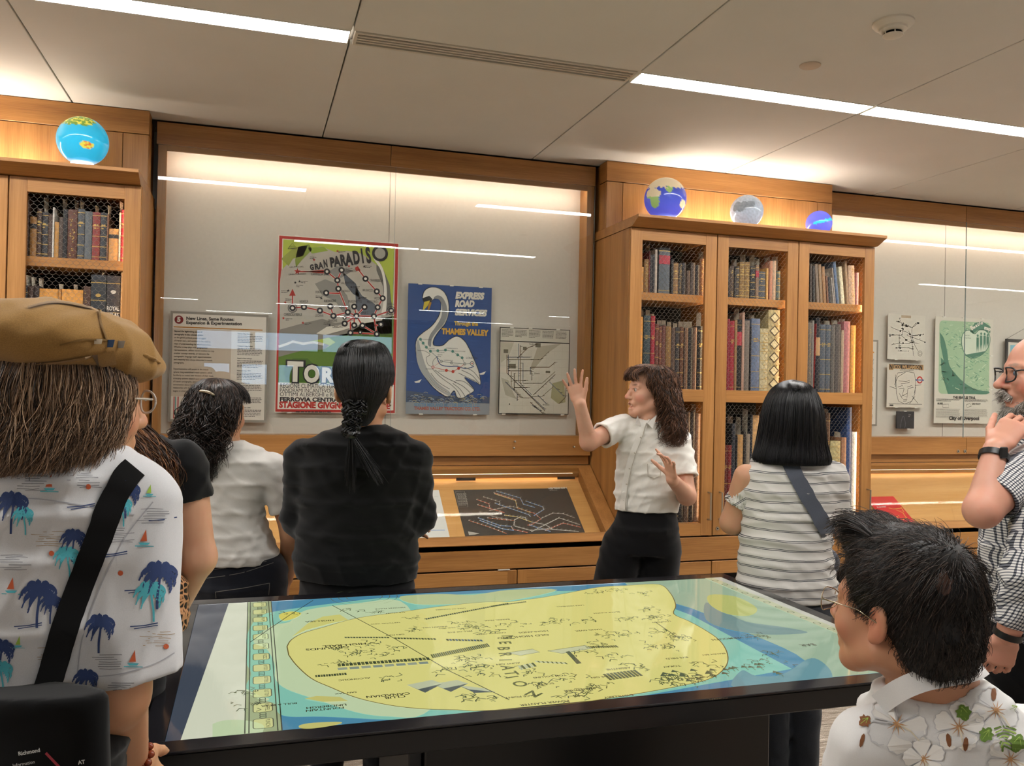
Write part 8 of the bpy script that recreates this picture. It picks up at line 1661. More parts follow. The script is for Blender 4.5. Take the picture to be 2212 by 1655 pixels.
# ---- 4: cap, palm print shirt, tote
def p_cap():
    t = thing('person', 'person in a tan flat cap and white palm tree print shirt, seen from behind', 'person', floorpt((-0.283,1.292,1.340), 0)); fw = dirv(.25, 1)
    sk = skinmat('skin_six', '#c4936f'); hf = dirv(.62, .78, -.05); H = Head((-0.239,1.277,1.554), basis(hf), .95)
    S_ = [((-0.298,1.296,1.510), (-0.193,1.263,1.512), .06, 0), ((-0.340,1.309,1.485), (-0.164,1.254,1.484), .085, 0), ((-0.394,1.326,1.454), (-0.139,1.247,1.450), .105, 0), ((-0.426,1.336,1.412), (-0.132,1.245,1.406), .118, 0), ((-0.428,1.337,1.349), (-0.144,1.249,1.355), .125, 0), ((-0.423,1.336,1.261), (-0.151,1.252,1.267), .13, 0), ((-0.418,1.335,1.185), (-0.158,1.255,1.190), .132, 0), ((-0.420,1.336,1.134), (-0.162,1.257,1.140), .132, 0)]
    ra = [(-0.143,1.259,1.414), (-0.168,1.237,1.160), (-0.166,1.416,0.997)]; la = [(-0.430,1.347,1.408), (-0.439,1.352,1.143), (-0.441,1.501,0.948)]
    A = [q for s_ in S_ for q in s_[:2]]
    F = bbox_field(A+ra+[H.c], .15, .0055); secs(F, S_, -.016, .02); F.put(ecap(H.P(0, -.02, -.06), (-0.244,1.279,1.495), .050, .058), .02)
    for a in (ra, la): chain(F, a, (.046, .042, .024), .02)
    hand(F, ra[2], dirv(.2, .5, -.8), dirv(.9, -.2, .2), -1, (.5, .5, .5, .5)); H.build(F)
    body = field_obj(F, 'body', sk, t); face_tint(body, H, ORG[t.name], '#b06a5a', '#7a5a40')
    F = bbox_field(A+ra[:2], .14, .0055); secs(F, S_, 0, .02)
    e = V3((-0.155,1.244,1.180)); d = unit(V3((-0.147,1.241,1.169))-V3((-0.172,1.258,1.405))); F.put(ecap(ra[0], e, .052, (.070)), .03); F.put(ecap(la[0], V3(la[1]), .052, .066), .03)
    F.warp(folds(.006, (10, 6, 16, 0), (26, 10, -12, 2), (-30, 5, 8, 1)))
    F.put((lambda X, Y, Z: np.maximum(-((X-e[0])*d[0]+(Y-e[1])*d[1]+(Z-e[2])*d[2]), np.sqrt((X-e[0])**2+(Y-e[1])**2+(Z-e[2])**2)-.115), e-.12, e+.12), .002, 'sub'); F.put(ecap(e-d*.02, e+d*.03, .050, .052), .003, 'sub')
    chain(F, [(-0.241,1.278,1.537), (-0.243,1.279,1.502)], (.054, .058), .006, op='sub'); F.cut((-0.285,1.294,1.157), (0, 0, -1)) if False else None
    sh = field_obj(F, 'shirt', cloth('palm_shirt_cloth', '#cfd0d2', .85, 1100, .04, 8, .7), t); T_ = tree_of(sh)
    # collar band and back yoke seam
    ribbon('collar', None, smooth_pts([(-0.292,1.294,1.499), (-0.262,1.285,1.491), (-0.225,1.273,1.491), (-0.191,1.263,1.503)], 5), .028, cloth('palm_shirt_cloth', '#cfd0d2'), sh, .004, tree=T_); SM = mat('shirt_seam_grey', '#a9aab0', .9)
    ribbon('yoke_seam', None, smooth_pts([(-0.339,1.309,1.417), (-0.278,1.290,1.417), (-0.218,1.272,1.409), (-0.151,1.251,1.398)], 5), .0016, SM, sh, .0008, tree=T_); ribbon('armhole_seam', None, smooth_pts([(-0.127,1.244,1.416), (-0.162,1.255,1.367), (-0.191,1.264,1.304), (-0.215,1.272,1.227), (-0.221,1.274,1.161)], 5), .0016, SM, sh, .0008, tree=T_); ribbon('cuff_seam', None, smooth_pts([(-0.215,1.252,1.182), (-0.167,1.237,1.186), (-0.120,1.222,1.201), (-0.093,1.214,1.217)], 5), .0014, SM, sh, .0008, tree=T_)
    mo = Motif(sh, 1.15/FPX); NV, TQ, OR, GR, YG, BR = [mat('print_'+n, c_, .85) for n, c_ in (('navy', '#2c3f6e'), ('teal', '#4fb0bd'), ('orange', '#c05a34'), ('grey', '#6a6a70'), ('lime', '#9cc04a'), ('sand', '#a08660'))]
    def palm(O, s_, c_, lean=4):
        mo.line(O, smooth_pts([(0, 0), (-lean*.3*s_, 16*s_), (-lean*s_, 38*s_), (-lean*1.1*s_, 60*s_)], 4), 4.2*s_, c_)
        for a, L in ((-10, 26), (18, 30), (48, 24), (100, 22), (140, 28), (170, 32), (198, 28), (225, 24), (-38, 24)):
            a = math.radians(a); dx, dy = math.cos(a)*L*s_, -math.sin(a)*L*s_; P_ = smooth_pts([(0, 0), (dx*.5, dy*.6-4*s_), (dx*.85, dy*.8+3*s_), (dx, dy+10*s_)], 4); k = len(P_); mo.line(O, P_, [max(.6, 9*s_*math.sin(PI*min(1, .18+.8*i/(k-1)))) for i in range(k)], c_)
            for i in range(2, k, 2): mo.line(O, [P_[i], (P_[i][0]-3*s_, P_[i][1]+8*s_)], 2.4*s_, c_)
    def boat(O, s_=1, c_=OR): mo.poly(O, [(-9*s_, 0), (4*s_, -26*s_), (6*s_, 0)], c_); mo.poly(O, [(-13*s_, 3*s_), (13*s_, 3*s_), (8*s_, 8*s_), (-8*s_, 8*s_)], TQ); mo.line(O, [(-20*s_, 10*s_), (20*s_, 11*s_)], 2*s_, TQ)
    def sea(O, n=6, w=50, c_=GR, sd=1):
        q = random.Random(sd)
        for i in range(n): x = q.uniform(-w*.5, 0); mo.line(O, [(x, i*5), (x+q.uniform(.3, .6)*w, i*5+q.uniform(-2, 2)), (x+w*.8, i*5)], 1.1, c_)
    def horiz(O, w=60): mo.line(O, [(-w/2, 4), (0, 2), (w/2, -4)], 2.4, NV); mo.line(O, [(-w/2+8, 9), (w/2, 1)], 1.8, NV)
    for O, s_, c_ in (((-0.309,1.300,1.412), 1.15, NV), ((-0.295,1.295,1.396), .75, TQ), ((-0.272,1.289,1.290), 1.3, NV), ((-0.256,1.284,1.277), .8, NV), ((-0.191,1.265,1.248), 1.05, NV), ((-0.116,1.241,1.319), 1.3, NV), ((-0.127,1.245,1.294), 1.1, TQ), ((-0.161,1.254,1.431), 1.0, NV), ((-0.168,1.256,1.412), .8, TQ), ((-0.229,1.275,1.366), .9, NV), ((-0.237,1.278,1.342), .9, TQ), ((-0.320,1.305,1.212), 1.0, NV), ((-0.320,1.305,1.184), .9, TQ), ((-0.208,1.270,1.175), .9, NV), ((-0.170,1.256,1.494) if False else (-0.291,1.294,1.460), .5, GR)): palm(O, s_, c_, 4 if c_ is NV else -5)
    for O in ((-0.262,1.285,1.434), (-0.309,1.301,1.293), (-0.137,1.247,1.362), (-0.148,1.252,1.197)): boat(O)
    for O in ((-0.132,1.245,1.428), (-0.298,1.298,1.218)): boat(O, .7, YG)
    for O in ((-0.258,1.285,1.343), (-0.167,1.257,1.318), (-0.106,1.239,1.219), (-0.212,1.270,1.435)): mo.poly(O, [(6*math.cos(i*.7), 6*math.sin(i*.7)) for i in range(9)], OR)
    for i, O in enumerate(((-0.291,1.294,1.447), (-0.222,1.272,1.453), (-0.268,1.287,1.372), (-0.310,1.301,1.339), (-0.178,1.260,1.379), (-0.123,1.244,1.239), (-0.188,1.264,1.206), (-0.163,1.257,1.168), (-0.259,1.286,1.214), (-0.133,1.246,1.406))): sea(O, 7, 60, BR if i % 3 == 2 else GR, i)
    for O in ((-0.221,1.273,1.409), (-0.177,1.260,1.345), (-0.286,1.294,1.245), (-0.143,1.249,1.297), (-0.135,1.248,1.248), (-0.114,1.240,1.393)): horiz(O)
    mo.done('palm_print')
    b = [((-0.417,1.335,1.147), (-0.162,1.257,1.152), .115, 0), ((-0.419,1.336,1.084), (-0.161,1.257,1.089), .13, 0), ((-0.408,1.333,1.008), (-0.167,1.259,1.013), .12, 0)]
    lower(t, b, *legset((-0.354,1.317,1.022), (-0.221,1.276,1.025), fw), BLKT, fw=fw, r=(.09, .066, .055))
    # hair under the cap
    HM = hairmat('hair_ash_brown', '#241a14', '#77593f', '#cdae90', .42); R = basis(dirv(.35, .94))
    rings = [(off((-0.254,1.281,1.634), 0, 0), .070, .075), ((-0.252,1.281,1.600), .086, .090), ((-0.254,1.281,1.568), .096, .098), (off((-0.257,1.283,1.536), 0, -.01), .096, .092), (off((-0.261,1.284,1.508), 0, -.02), .095, .090), (off((-0.267,1.286,1.479), 0, -.03), .093, .088), (off((-0.274,1.289,1.457), 0, -.034), .09, .085)]
    hr = Hair(rings, R, 31); bun = [hr.locks(4200, PI*.85, PI*2.10, 0, 1, 16, .14, .10, 1.3, .16, .00055, clump=22, tj=.28, puff=.08), Hair(rings, R, 32).locks(1100, PI*1.75, PI*2.16, .02, .98, 16, .06, .14, 1.3, .14, .00055, clump=26, tj=.25, puff=.12)]
    hair_obj('hair', bun, HM, t, [hr.shell(PI*.9, PI*2.08, 14, 30, .86)])
    # glasses at the far cheek
    g = thing('spectacles', 'clear framed spectacles just visible at the cheek below the tan cap', 'glasses', tuple(H.P(.05, .06, .0))); CL = mat('clear_frame', '#b9b0a4', .2, .6)
    for q in (-1, 1): m = MB(); m.tube([H.P(q*.034+.022*math.cos(a), .096+.004*abs(math.cos(a)), .002+.017*math.sin(a)) for a in np.linspace(0, 2*PI, 18)], .0016, 6, CL); m.build('rim', None, g, smooth=True); m = MB(); m.tube([H.P(q*.057, .094, .006), H.P(q*.079, .03, .006), H.P(q*.080, -.02, .0)], .0016, 6, CL); m.build('temple_arm', None, g, smooth=True)
    m = MB(); m.tube([H.P(-.013, .107, .004), H.P(0, .112, .007), H.P(.013, .107, .004)], .0015, 6, CL); m.build('bridge', None, g, smooth=True)
    # cap
    cp = thing('flat_cap', 'tan flat cap with three small pins near its peak', 'hat', (-0.256,1.282,1.628)); TAN = cloth('tan_twill', '#94713f', .9, 700, .12, 16, .5)
    Rc = basis(hf); c = V3((-0.263,1.284,1.632)); F = Field(c-.19, c+V3((.19, .19, .15)), .0045); ax = dirv(.96, .2, .0); up2 = unit(UP+ax*.12)
    F.put(ell(c+UP*.004, (.122, .124, .054), np.stack([unit(RV+UP*-.10), CF, unit(UP+RV*.10)], 1)), 0); F.put(ell(c+RV*.065+CF*.045-UP*.012, (.070, .075, .030), np.stack([unit(RV-UP*.42), CF, unit(UP+RV*.42)], 1)), .03); F.warp(folds(.0032, (36, 30, 20, 0), (-46, 24, 40, 2)))
    F.put(ell(V3((-0.248,1.280,1.550)), (.088, .098, .106), np.eye(3)), .006, 'sub'); crown = field_obj(F, 'crown', TAN, cp); T2 = tree_of(crown)
    F = Field(c-.2, c+.22, .0045); v0 = V3((-0.184,1.312,1.617)); F.put(ell(v0, (.055, .075, .007), np.stack([unit(hf-UP*.30), unit(np.cross(UP, hf)), unit(UP+V3(hf)*.30)], 1)), 0); field_obj(F, 'peak', TAN, cp)
    ribbon('band', None, smooth_pts([(-0.339,1.255,1.597), (-0.293,1.241,1.593), (-0.247,1.227,1.597), (-0.201,1.213,1.606), (-0.174,1.204,1.612)], 5), .017, TAN, cp, .003, tree=T2)
    for L in ([(-0.195,1.210,1.674), (-0.192,1.210,1.654), (-0.185,1.208,1.633)], [(-0.283,1.237,1.672), (-0.249,1.227,1.680), (-0.202,1.212,1.673)], [(-0.185,1.208,1.633), (-0.213,1.216,1.633), (-0.242,1.225,1.626)]): ribbon('seam', None, smooth_pts(L, 4), .0022, cloth('tan_dark', '#76592f'), cp, .0025, tree=T2)
    for i, (p, w, col) in enumerate((((-0.197,1.211,1.631), 12, '#d6c7ae'), ((-0.181,1.206,1.629), 9, '#2f4f7a'), ((-0.168,1.202,1.628), 9, '#a89f90'))):
        h_ = T2.ray_cast(CAM, (Vector(p)-CAM).normalized())
        if h_[0] is None: continue
        pn = thing('pin', ['cream oblong pin on the tan cap, left of three', 'blue square pin on the tan cap, middle of three', 'grey folded pin on the tan cap, nearest the peak'][i], 'pin', tuple(h_[0]), 'pins on the cap'); q = h_[0]+h_[1]*.001; u = _r2; v = (_u2+_r2*.25).normalized(); n = h_[1]; a, b_ = w*.00045, (6 if i == 0 else 9)*.00055
        m = MB(); V = [tuple(q+u*x*a+v*y*b_+n*z) for z in (0, .003) for x, y in ((-1, -1), (1, -1), (1, 1), (-1, 1))]; m.add(V, [(3, 2, 1, 0), (4, 5, 6, 7), (0, 1, 5, 4), (1, 2, 6, 5), (2, 3, 7, 6), (3, 0, 4, 7)], mat('pin_%d' % i, col, .3)); m.build('pin_face', None, pn)
    # tote bag with printed text, hung on the shoulder by a wide strap
    tb = thing('tote_bag', 'large black tote bag with white lettering slung on the palm print shirt', 'bag', floorpt((-0.265,1.216,1.057), .6)); TB = cloth('tote_black', '#050506', .9, 900, .3, 9, .3)
    F = bbox_field([(-0.416,1.177,1.214), (-0.164,1.101,0.988)], .08, .006); F.put(ecap((-0.290,1.159,1.189), (-0.285,1.160,0.996), (.140, .040), (.140, .05), RV), 0); F.warp(folds(.004, (14, 10, 20, 1))); F.cut((-0.285,1.158,1.204), (.0, 0, 1)); bag = field_obj(F, 'pouch', TB, tb); TT = tree_of(bag)
    ribbon('strap', None, smooth_pts([(-0.153,1.251,1.461), (-0.165,1.255,1.446), (-0.183,1.261,1.411), (-0.201,1.267,1.354), (-0.221,1.274,1.297), (-0.241,1.280,1.233), (-0.254,1.285,1.182), (-0.260,1.287,1.160)], 6), .034, TB, tb, .004, tree=T_)
    mo = Motif(bag, 1.0/FPX, .001); WH, OG, RD_ = mat('tote_white', '#c9c9c6', .8), mat('tote_orange', '#b8763a', .8), mat('tote_red', '#a03440', .8)
    mo.line((-0.221,1.118,1.140), [(0, 0), (44, 44)], 14, OG); mo.line((-0.225,1.119,1.137), [(0, 0), (40, 42)], 6, RD_)
    def word(O, tx, h, ang, col, bold=.03):
        x = 0
        for ch in tx:
            v, f, a = glyph(ch, bold)
            if len(v):
                P = [mo.pt(O, (x+p[0]*h)*math.cos(ang)+p[1]*h*math.sin(ang), (x+p[0]*h)*math.sin(ang)-p[1]*h*math.cos(ang)) for p in v]
                if all(p is not None for p in P): mo.mb.add(P, f, col)
            x += a*h
    word((-0.256,1.129,1.133), 'Richmond', 8, -.18, WH); word((-0.262,1.131,1.119), 'Information', 7, -.18, WH, .0); word((-0.188,1.108,1.124), 'AT', 8, -.15, WH)
    mo.done('tote_lettering')
    # bead bracelet
    br = thing('bracelet', 'amber bead bracelet on the wrist below the palm print sleeve', 'bracelet', (-0.161,1.372,1.020)); a = V3(ra[1]); d = unit(V3(ra[2])-a); c = V3(ra[2])-d*.012; u = unit(np.cross(d, UP)); v = np.cross(d, u); AM = mat('amber_bead', '#7a2f10', .2, .6)
    for k in range(14): m = MB(); m.sphere(tuple(c+(u*math.cos(k*PI/7)+v*math.sin(k*PI/7))*.028), .0062, AM, 10, 8); m.build('bead', None, br, smooth=True)
p_cap()

# ---- 7: seated, dark hair, hibiscus shirt
def p_seated():
    t = thing('person', 'seated person with short dark hair and a white shirt of pale flowers and green leaves', 'person', floorpt((1.169,1.163,0.911), 0)); fw = dirv(-.62, .78)
    sk = skinmat('skin_seven', '#bd8a6a'); hf = dirv(-.57, .80, .03); H = Head((1.072,1.190,1.212), basis(hf), 1.08)
    S_ = [((1.070,1.192,1.086), (1.214,1.147,1.113), .062, 0), ((1.044,1.200,1.058), (1.253,1.135,1.080), .09, .01), ((1.023,1.207,1.018), (1.297,1.122,1.037), .12, .015), ((1.012,1.210,0.970), (1.321,1.115,0.984), .135, .02), ((1.009,1.212,0.891), (1.321,1.116,0.898), .14, .02), ((1.020,1.210,0.748), (1.317,1.118,0.754), .145, .03), ((1.026,1.209,0.621), (1.316,1.119,0.627), .15, .04)]
    la = [(1.003,1.182,0.992), (1.024,1.261,0.694), (1.175,1.531,0.387)]; ra = [(1.326,1.135,0.985), (1.487,1.224,0.643), (1.567,1.463,0.362)]
    A = [q for s_ in S_ for q in s_[:2]]
    F = bbox_field(A+la+ra+[H.c], .17, .006); secs(F, S_, -.016, .02)
    for a in (la, ra): chain(F, a, (.048, .042, .028), .02)
    F.put(ecap(H.P(0, -.028, -.05), (1.143,1.180,1.066), .062, .068), .02); V, Fc = F.mesh(); parts = [(V, Fc)]
    F = Field(H.c-.17, H.c+.17, .0032); F.put(ecap(H.P(0, -.028, -.05), (1.141,1.180,1.070), .062, .067), .02); H.build(F, jaw=.93); parts.append(F.mesh())
    for a, s_ in ((la, 1), (ra, -1)): F = bbox_field([a[2]], .22, .005); hand(F, a[2], dirv(-.3*s_+.2, .9, -.2), UP, s_); parts.append(F.mesh())
    hip = [floorpt((1.134,1.227,0.721), .52), floorpt((1.291,1.179,0.725), .52)]; kn = [V3(h)+V3(fw)*.42 for h in hip]; an = [floorpt(V3(k)-V3(fw)*.03, .07) for k in kn]
    F = bbox_field(hip+kn+an, .14, .009); legs(F, hip, kn, an, (.085, .055, .042)); parts.append(F.mesh())
    Vs, Fs, o = [], [], 0
    for V, Fc in parts: Vs.append(V); Fs.append(Fc+o); o += len(V)
    body = np_mesh('body', np.concatenate(Vs), np.concatenate(Fs), (sk,), t); face_tint(body, H, ORG[t.name], '#a85a4c', '#241a14', '#b8604e', .5); H.eyes(t)
    F = bbox_field(A, .15, .0055); secs(F, S_, 0, .02)
    for a in (la, ra): e = V3(a[0])+(V3(a[1])-V3(a[0]))*.7; F.put(ecap(a[0], e, .062, .075), .03)
    F.warp(folds(.007, (14, 8, 20, 0), (26, -16, -14, 2), (-22, 12, 16, 1))); F.put(ecap(H.P(0, -.028, -.05), (1.138,1.181,1.084), .066, .071), .006, op='sub'); sh = field_obj(F, 'shirt', cloth('flower_shirt_cloth', '#d9d8d6', .8, 1100, .03, 8, .7), t); T_ = tree_of(sh)
    # collar standing round the neck
    cp = smooth_pts([(1.021,1.176,1.061), (1.023,1.133,1.099), (1.044,1.105,1.123), (1.085,1.092,1.133), (1.137,1.097,1.135), (1.203,1.140,1.125)], 6); ribbon('collar', None, cp, .034, cloth('flower_shirt_cloth', '#d9d8d6'), sh, .003)
    mo = Motif(sh, 1.40/FPX); PET, PE2, GRN, GR2, BRN_, STM = [mat('flower_'+n, c_, .85) for n, c_ in (('petal', '#e3e0da'), ('petal_grey', '#c4c3c4'), ('leaf', '#5f7d2c'), ('leaf_light', '#94b04e'), ('bud', '#7c4e2c'), ('throat', '#b98a5c'))]
    def flower(O, s_, rot):
        for k in range(5):
            a = rot+k*2*PI/5; P_ = [(0, 0)]
            for i in range(9): u = i/8; b = a-.55+1.1*u; r_ = s_*(42+9*math.sin(PI*u)+(3 if i % 2 else 0)); P_.append((r_*math.cos(b), r_*math.sin(b)))
            mo.lift = .0012+.0002*k; mo.line(O, P_+[P_[0]], 2.2*s_, PE2); mo.poly(O, P_, PET)
        mo.lift = .0026
        for k in range(10): a = rot+k*.628; mo.line(O, [(0, 0), (20*s_*math.cos(a), 20*s_*math.sin(a))], [3.2*s_, .4], STM)
        a = rot+.3; mo.line(O, [(0, 0), (26*s_*math.cos(a), 26*s_*math.sin(a)), (46*s_*math.cos(a+.1), 46*s_*math.sin(a+.1))], [2.4, 3.2, 2.6], mat('flower_stamen', '#d9cdb4', .8)); mo.lift = .0012
    def leaf(O, s_, rot, c_=None):
        P_ = [(0, -24), (8, -20), (10, -13), (20, -12), (18, -3), (24, 4), (14, 10), (10, 20), (0, 24), (-9, 18), (-12, 9), (-22, 5), (-17, -4), (-20, -12), (-10, -12), (-7, -20)]; ca, sa = math.cos(rot), math.sin(rot); R_ = lambda p: ((p[0]*ca-p[1]*sa)*s_, (p[0]*sa+p[1]*ca)*s_); mo.lift = .003; mo.poly(O, [R_(p) for p in P_], c_ or GRN); mo.lift = .0034
        for q in ((0, 18), (10, 2), (-9, 4)): mo.line(O, [R_((0, -16)), R_(q)], [2.6*s_, .8], GR2)
        mo.lift = .0012
    flower((1.036,1.150,1.036), 1.25, .2); flower((1.134,1.120,1.033), 1.05, 1.0); flower((1.192,1.102,1.062), 1.0, .5); flower((1.080,1.137,0.979), .9, .8); flower((1.216,1.095,0.982), 1.0, .1)
    leaf((1.130,1.121,1.117), 1.15, .5); leaf((1.048,1.146,1.095), .9, 1.8); leaf((1.080,1.136,1.078), .7, .2); leaf((1.140,1.118,1.057), .75, -.3); leaf((1.177,1.107,1.021), .75, .6); leaf((1.218,1.094,1.067), .5, 1.2); leaf((0.985,1.166,1.039), .6, .9, BRN_); leaf((1.226,1.092,1.009), .8, .4)
    for O, r_ in (((1.188,1.103,1.089), 0), ((1.146,1.117,1.005), .2), ((0.981,1.167,1.008), .7), ((1.119,1.125,1.011), -.4)): mo.poly(O, [(6*math.cos(i*.785+r_), 15*math.sin(i*.785)) for i in range(8)], BRN_)
    for i in range(7): mo.line((1.215,1.095,1.024), smooth_pts([(-34+i*3, i*8-10), (-12, i*7-16), (14, i*8-8)], 4), [3+(j % 2) for j in range(9)], GR2 if i % 2 else GRN)
    mo.done('flower_print')
    b = [((1.043,1.224,0.688), (1.332,1.135,0.695), .15, .03), ((1.052,1.222,0.600), (1.330,1.136,0.606), .15, .04)]; F = bbox_field([b[0][0], b[0][1]]+hip+kn+an, .17, .009); secs(F, b, 0, .03); legs(F, hip, kn, an, (.10, .072, .058)); field_obj(F, 'trousers', BLKT, t)
    for a in an: shoe_obj(t, a, fw, SHOEM)
    # hair: short, thick, parted from the crown, thin spot at the back
    HM = hairmat('hair_short_dark', '#060403', '#17100d', '#4a3a30', .5); F = Field(H.c-.17, H.c+.19, .0045); E = lambda c, r, kk=.02, op='add': F.put(ell(H.P(*c), V3(r)*H.k, H.R), kk, op)
    E((0, -.020, .048), (.088, .104, .092)); E((0, -.062, -.02), (.072, .062, .075)); E((0, .045, .108), (.055, .045, .028), .03); E((0, .120, -.03), (.12, .075, .105), .012, 'sub'); E((0, .10, -.03), (.2, .07, .09), .008, 'sub')
    for q in (-1, 1): E((q*.088, .008, -.036), (.022, .034, .046), .008, 'sub')
    F.cut(H.P(0, -.03, -.095), H.R@unit((0, -.25, -1))); V, Fc = F.mesh(); rg = np.random.RandomState(5)
    N = np.zeros_like(V); a = np.cross(V[Fc[:, 1]]-V[Fc[:, 0]], V[Fc[:, 2]]-V[Fc[:, 0]])
    for j in range(4): np.add.at(N, Fc[:, j], a)
    N /= np.maximum(np.linalg.norm(N, axis=1, keepdims=True), 1e-9); N *= np.sign(((V-H.c)*N).sum(1, keepdims=True))
    L_ = (V-H.c)@H.R/H.k; ix = rg.choice(np.where((L_[:, 2] > -.085) & ((L_[:, 1] < .045) | (L_[:, 2] > .06)))[0], 9500); crown = H.P(.0, -.075, .098)
    mn_ = lambda q: np.array(mnoise.noise_vector(Vector(q))); k = 7; u = np.linspace(0, 1, k)[None, :, None]; p0 = V[ix]; n0 = N[ix]; dd = p0-crown; dd -= n0*(dd*n0).sum(1, keepdims=True); dd /= np.maximum(np.linalg.norm(dd, axis=1, keepdims=True), 1e-6); dd += rg.normal(0, .22, dd.shape)+.5*np.stack([mn_(p*26) for p in p0]); Ln = (rg.uniform(.012, .030, len(ix))*np.clip(.75+L_[ix][:, 2]*6, .45, 1.5))[:, None, None]
    P = p0[:, None]-n0[:, None]*.004+dd[:, None]*u*Ln+n0[:, None]*(.007*np.sin(u*2.7))*rg.uniform(.4, 1.7, (len(ix), 1, 1))-np.array([0, 0, .006])*u*u
    bun = [(P, np.full((len(ix), k), .00055)*(1.2-.8*u[..., 0]), np.repeat(rg.uniform(0, 1, len(ix)), k*3))]
    n = 500; k = 10; u = np.linspace(0, 1, k)[None, :, None]; x0 = rg.uniform(-.06, .06, (n, 1)); a = np.stack([H.P(x, .02, .122) for x in x0[:, 0]]); b_ = np.stack([H.P(x-.005, .066, .150) for x in x0[:, 0]]); c = np.stack([H.P(x-.012, .084, .128) for x in x0[:, 0]]); P = (1-u)**2*a[:, None]+2*u*(1-u)*b_[:, None]+u*u*c[:, None]+rg.normal(0, .006, (n, 1, 3))*(u+.3); bun.append((P, np.full((n, k), .0006), np.repeat(rg.uniform(0, .8, n), k*3)))
    hair_obj('hair', bun, HM, t, [(V, Fc)])
    F = Field(V3((1.035,1.054,1.291))-.05, V3((1.035,1.054,1.291))+.05, .004); tr_ = BVHTree.FromPolygons([tuple(v) for v in V], [tuple(f) for f in Fc]); h_ = tr_.ray_cast(CAM, (Vector((1.035,1.054,1.289))-CAM).normalized())
    if h_[0] is not None:
        mb = MB(); n_ = 22; rgp = random.Random(3); ring_ = []
        for i in range(n_): a = 2*PI*i/n_; q = Vector((1.035,1.054,1.289))+_r2*(.014*math.cos(a)*rgp.uniform(.5, 1.2))-_u2*(.019*math.sin(a)*rgp.uniform(.5, 1.2)); hh_ = tr_.ray_cast(CAM, (q-CAM).normalized()); ring_.append(tuple(hh_[0]+hh_[1]*.0016) if hh_[0] is not None else tuple(q))
        mb.add(ring_, [tuple(range(n_))], mat('scalp_skin', '#5c3c2c', .5)); mb.build('thin_spot', None, t)
    # wire spectacles
    g = thing('spectacles', 'thin metal wire spectacles on the seated person', 'glasses', tuple(H.P(0, .11, .0)))
    for q in (-1, 1):
        c = lambda a, r=1.0: H.P(q*.034+.026*r*math.cos(a), .110-.010*abs(math.cos(a)), -.002+.019*r*math.sin(a))
        m = MB(); m.tube([c(a) for a in np.linspace(0, 2*PI, 22)], .0011, 6, METAL); m.build('rim', None, g, smooth=True); m = MB(); m.add([c(a, .97) for a in np.linspace(0, 2*PI, 20)[:-1]], [tuple(range(19))], LENS); m.build('lens', None, g)
        m = MB(); m.tube([H.P(q*.060, .098, .006), H.P(q*.076, .086, .008), H.P(q*.083, .02, .008), H.P(q*.085, -.015, -.004)], .0013, 6, METAL); m.build('temple_arm', None, g, smooth=True)
    m = MB(); m.tube([H.P(-.010, .108, .002), H.P(0, .113, .006), H.P(.010, .108, .002)], .0011, 6, METAL); m.build('bridge', None, g, smooth=True)
    # the chair that carries the person
    ch = thing('chair', 'black chair carrying the seated person in the flower shirt', 'chair', floorpt((1.213,1.203,0.723), 0)); c = V3(floorpt((1.213,1.203,0.723), 0)); Rr, Ff = basis(fw)[:, 0], basis(fw)[:, 1]
    def obox(name, o, hx, hy, z0, z1): m = MB(); P_ = [c+Rr*(o[0]+sx*hx)+Ff*(o[1]+sy*hy) for sx, sy in ((-1, -1), (1, -1), (1, 1), (-1, 1))]; m.add([(p[0], p[1], z0) for p in P_]+[(p[0], p[1], z1) for p in P_], [(3, 2, 1, 0), (4, 5, 6, 7), (0, 1, 5, 4), (1, 2, 6, 5), (2, 3, 7, 6), (3, 0, 4, 7)], BLKP); return m.build(name, None, ch)
    obox('seat', (0, .10), .22, .21, .385, .415)
    for sx in (-1, 1):
        for y in (-.08, .28): obox('leg', (sx*.19, y), .014, .014, 0, .385)
p_seated()

# ---- 8: bald, beard, checked shirt
def checkmat(name, u, v, pitch=.0078):
    t = NT(name); b = t.bsdf(.85, .15); tc = t.n('ShaderNodeTexCoord'); nz = t.n('ShaderNodeTexNoise', i_Scale=7.0, i_Detail=2.0, i_Distortion=.6); t.l(tc, nz, 3); out = []
    for ax in (u, v):
        dp = t.n('ShaderNodeVectorMath', operation='DOT_PRODUCT'); dp.inputs[1].default_value = tuple(ax); t.l(tc, dp, 3, 0); w = t.n('ShaderNodeMath', operation='MULTIPLY_ADD', i_1=.010); t.l(nz, w); t.t.links.new(dp.outputs['Value'], w.inputs[2])
        a = t.math('MULTIPLY', w, v=1/pitch); f = t.n('ShaderNodeMath', operation='FRACT'); t.l(a, f); out.append(t.math('LESS_THAN', f, v=.36))
    s_ = t.math('ADD', out[0], out[1]); d = t.math('MULTIPLY', s_, v=.5); r = t.ramp(d, [(0, C('#d9d7d3')), (.4, C('#6a6c74')), (.9, C('#1e2028'))], interp='CONSTANT'); t.t.links.new(r.outputs[0], b.inputs['Base Color'])
    n2 = t.n('ShaderNodeTexNoise', i_Scale=9.0, i_Detail=4.0, i_Distortion=.8); t.l(tc, n2, 3); t.bump(b, n2, .6, .02); return t.m
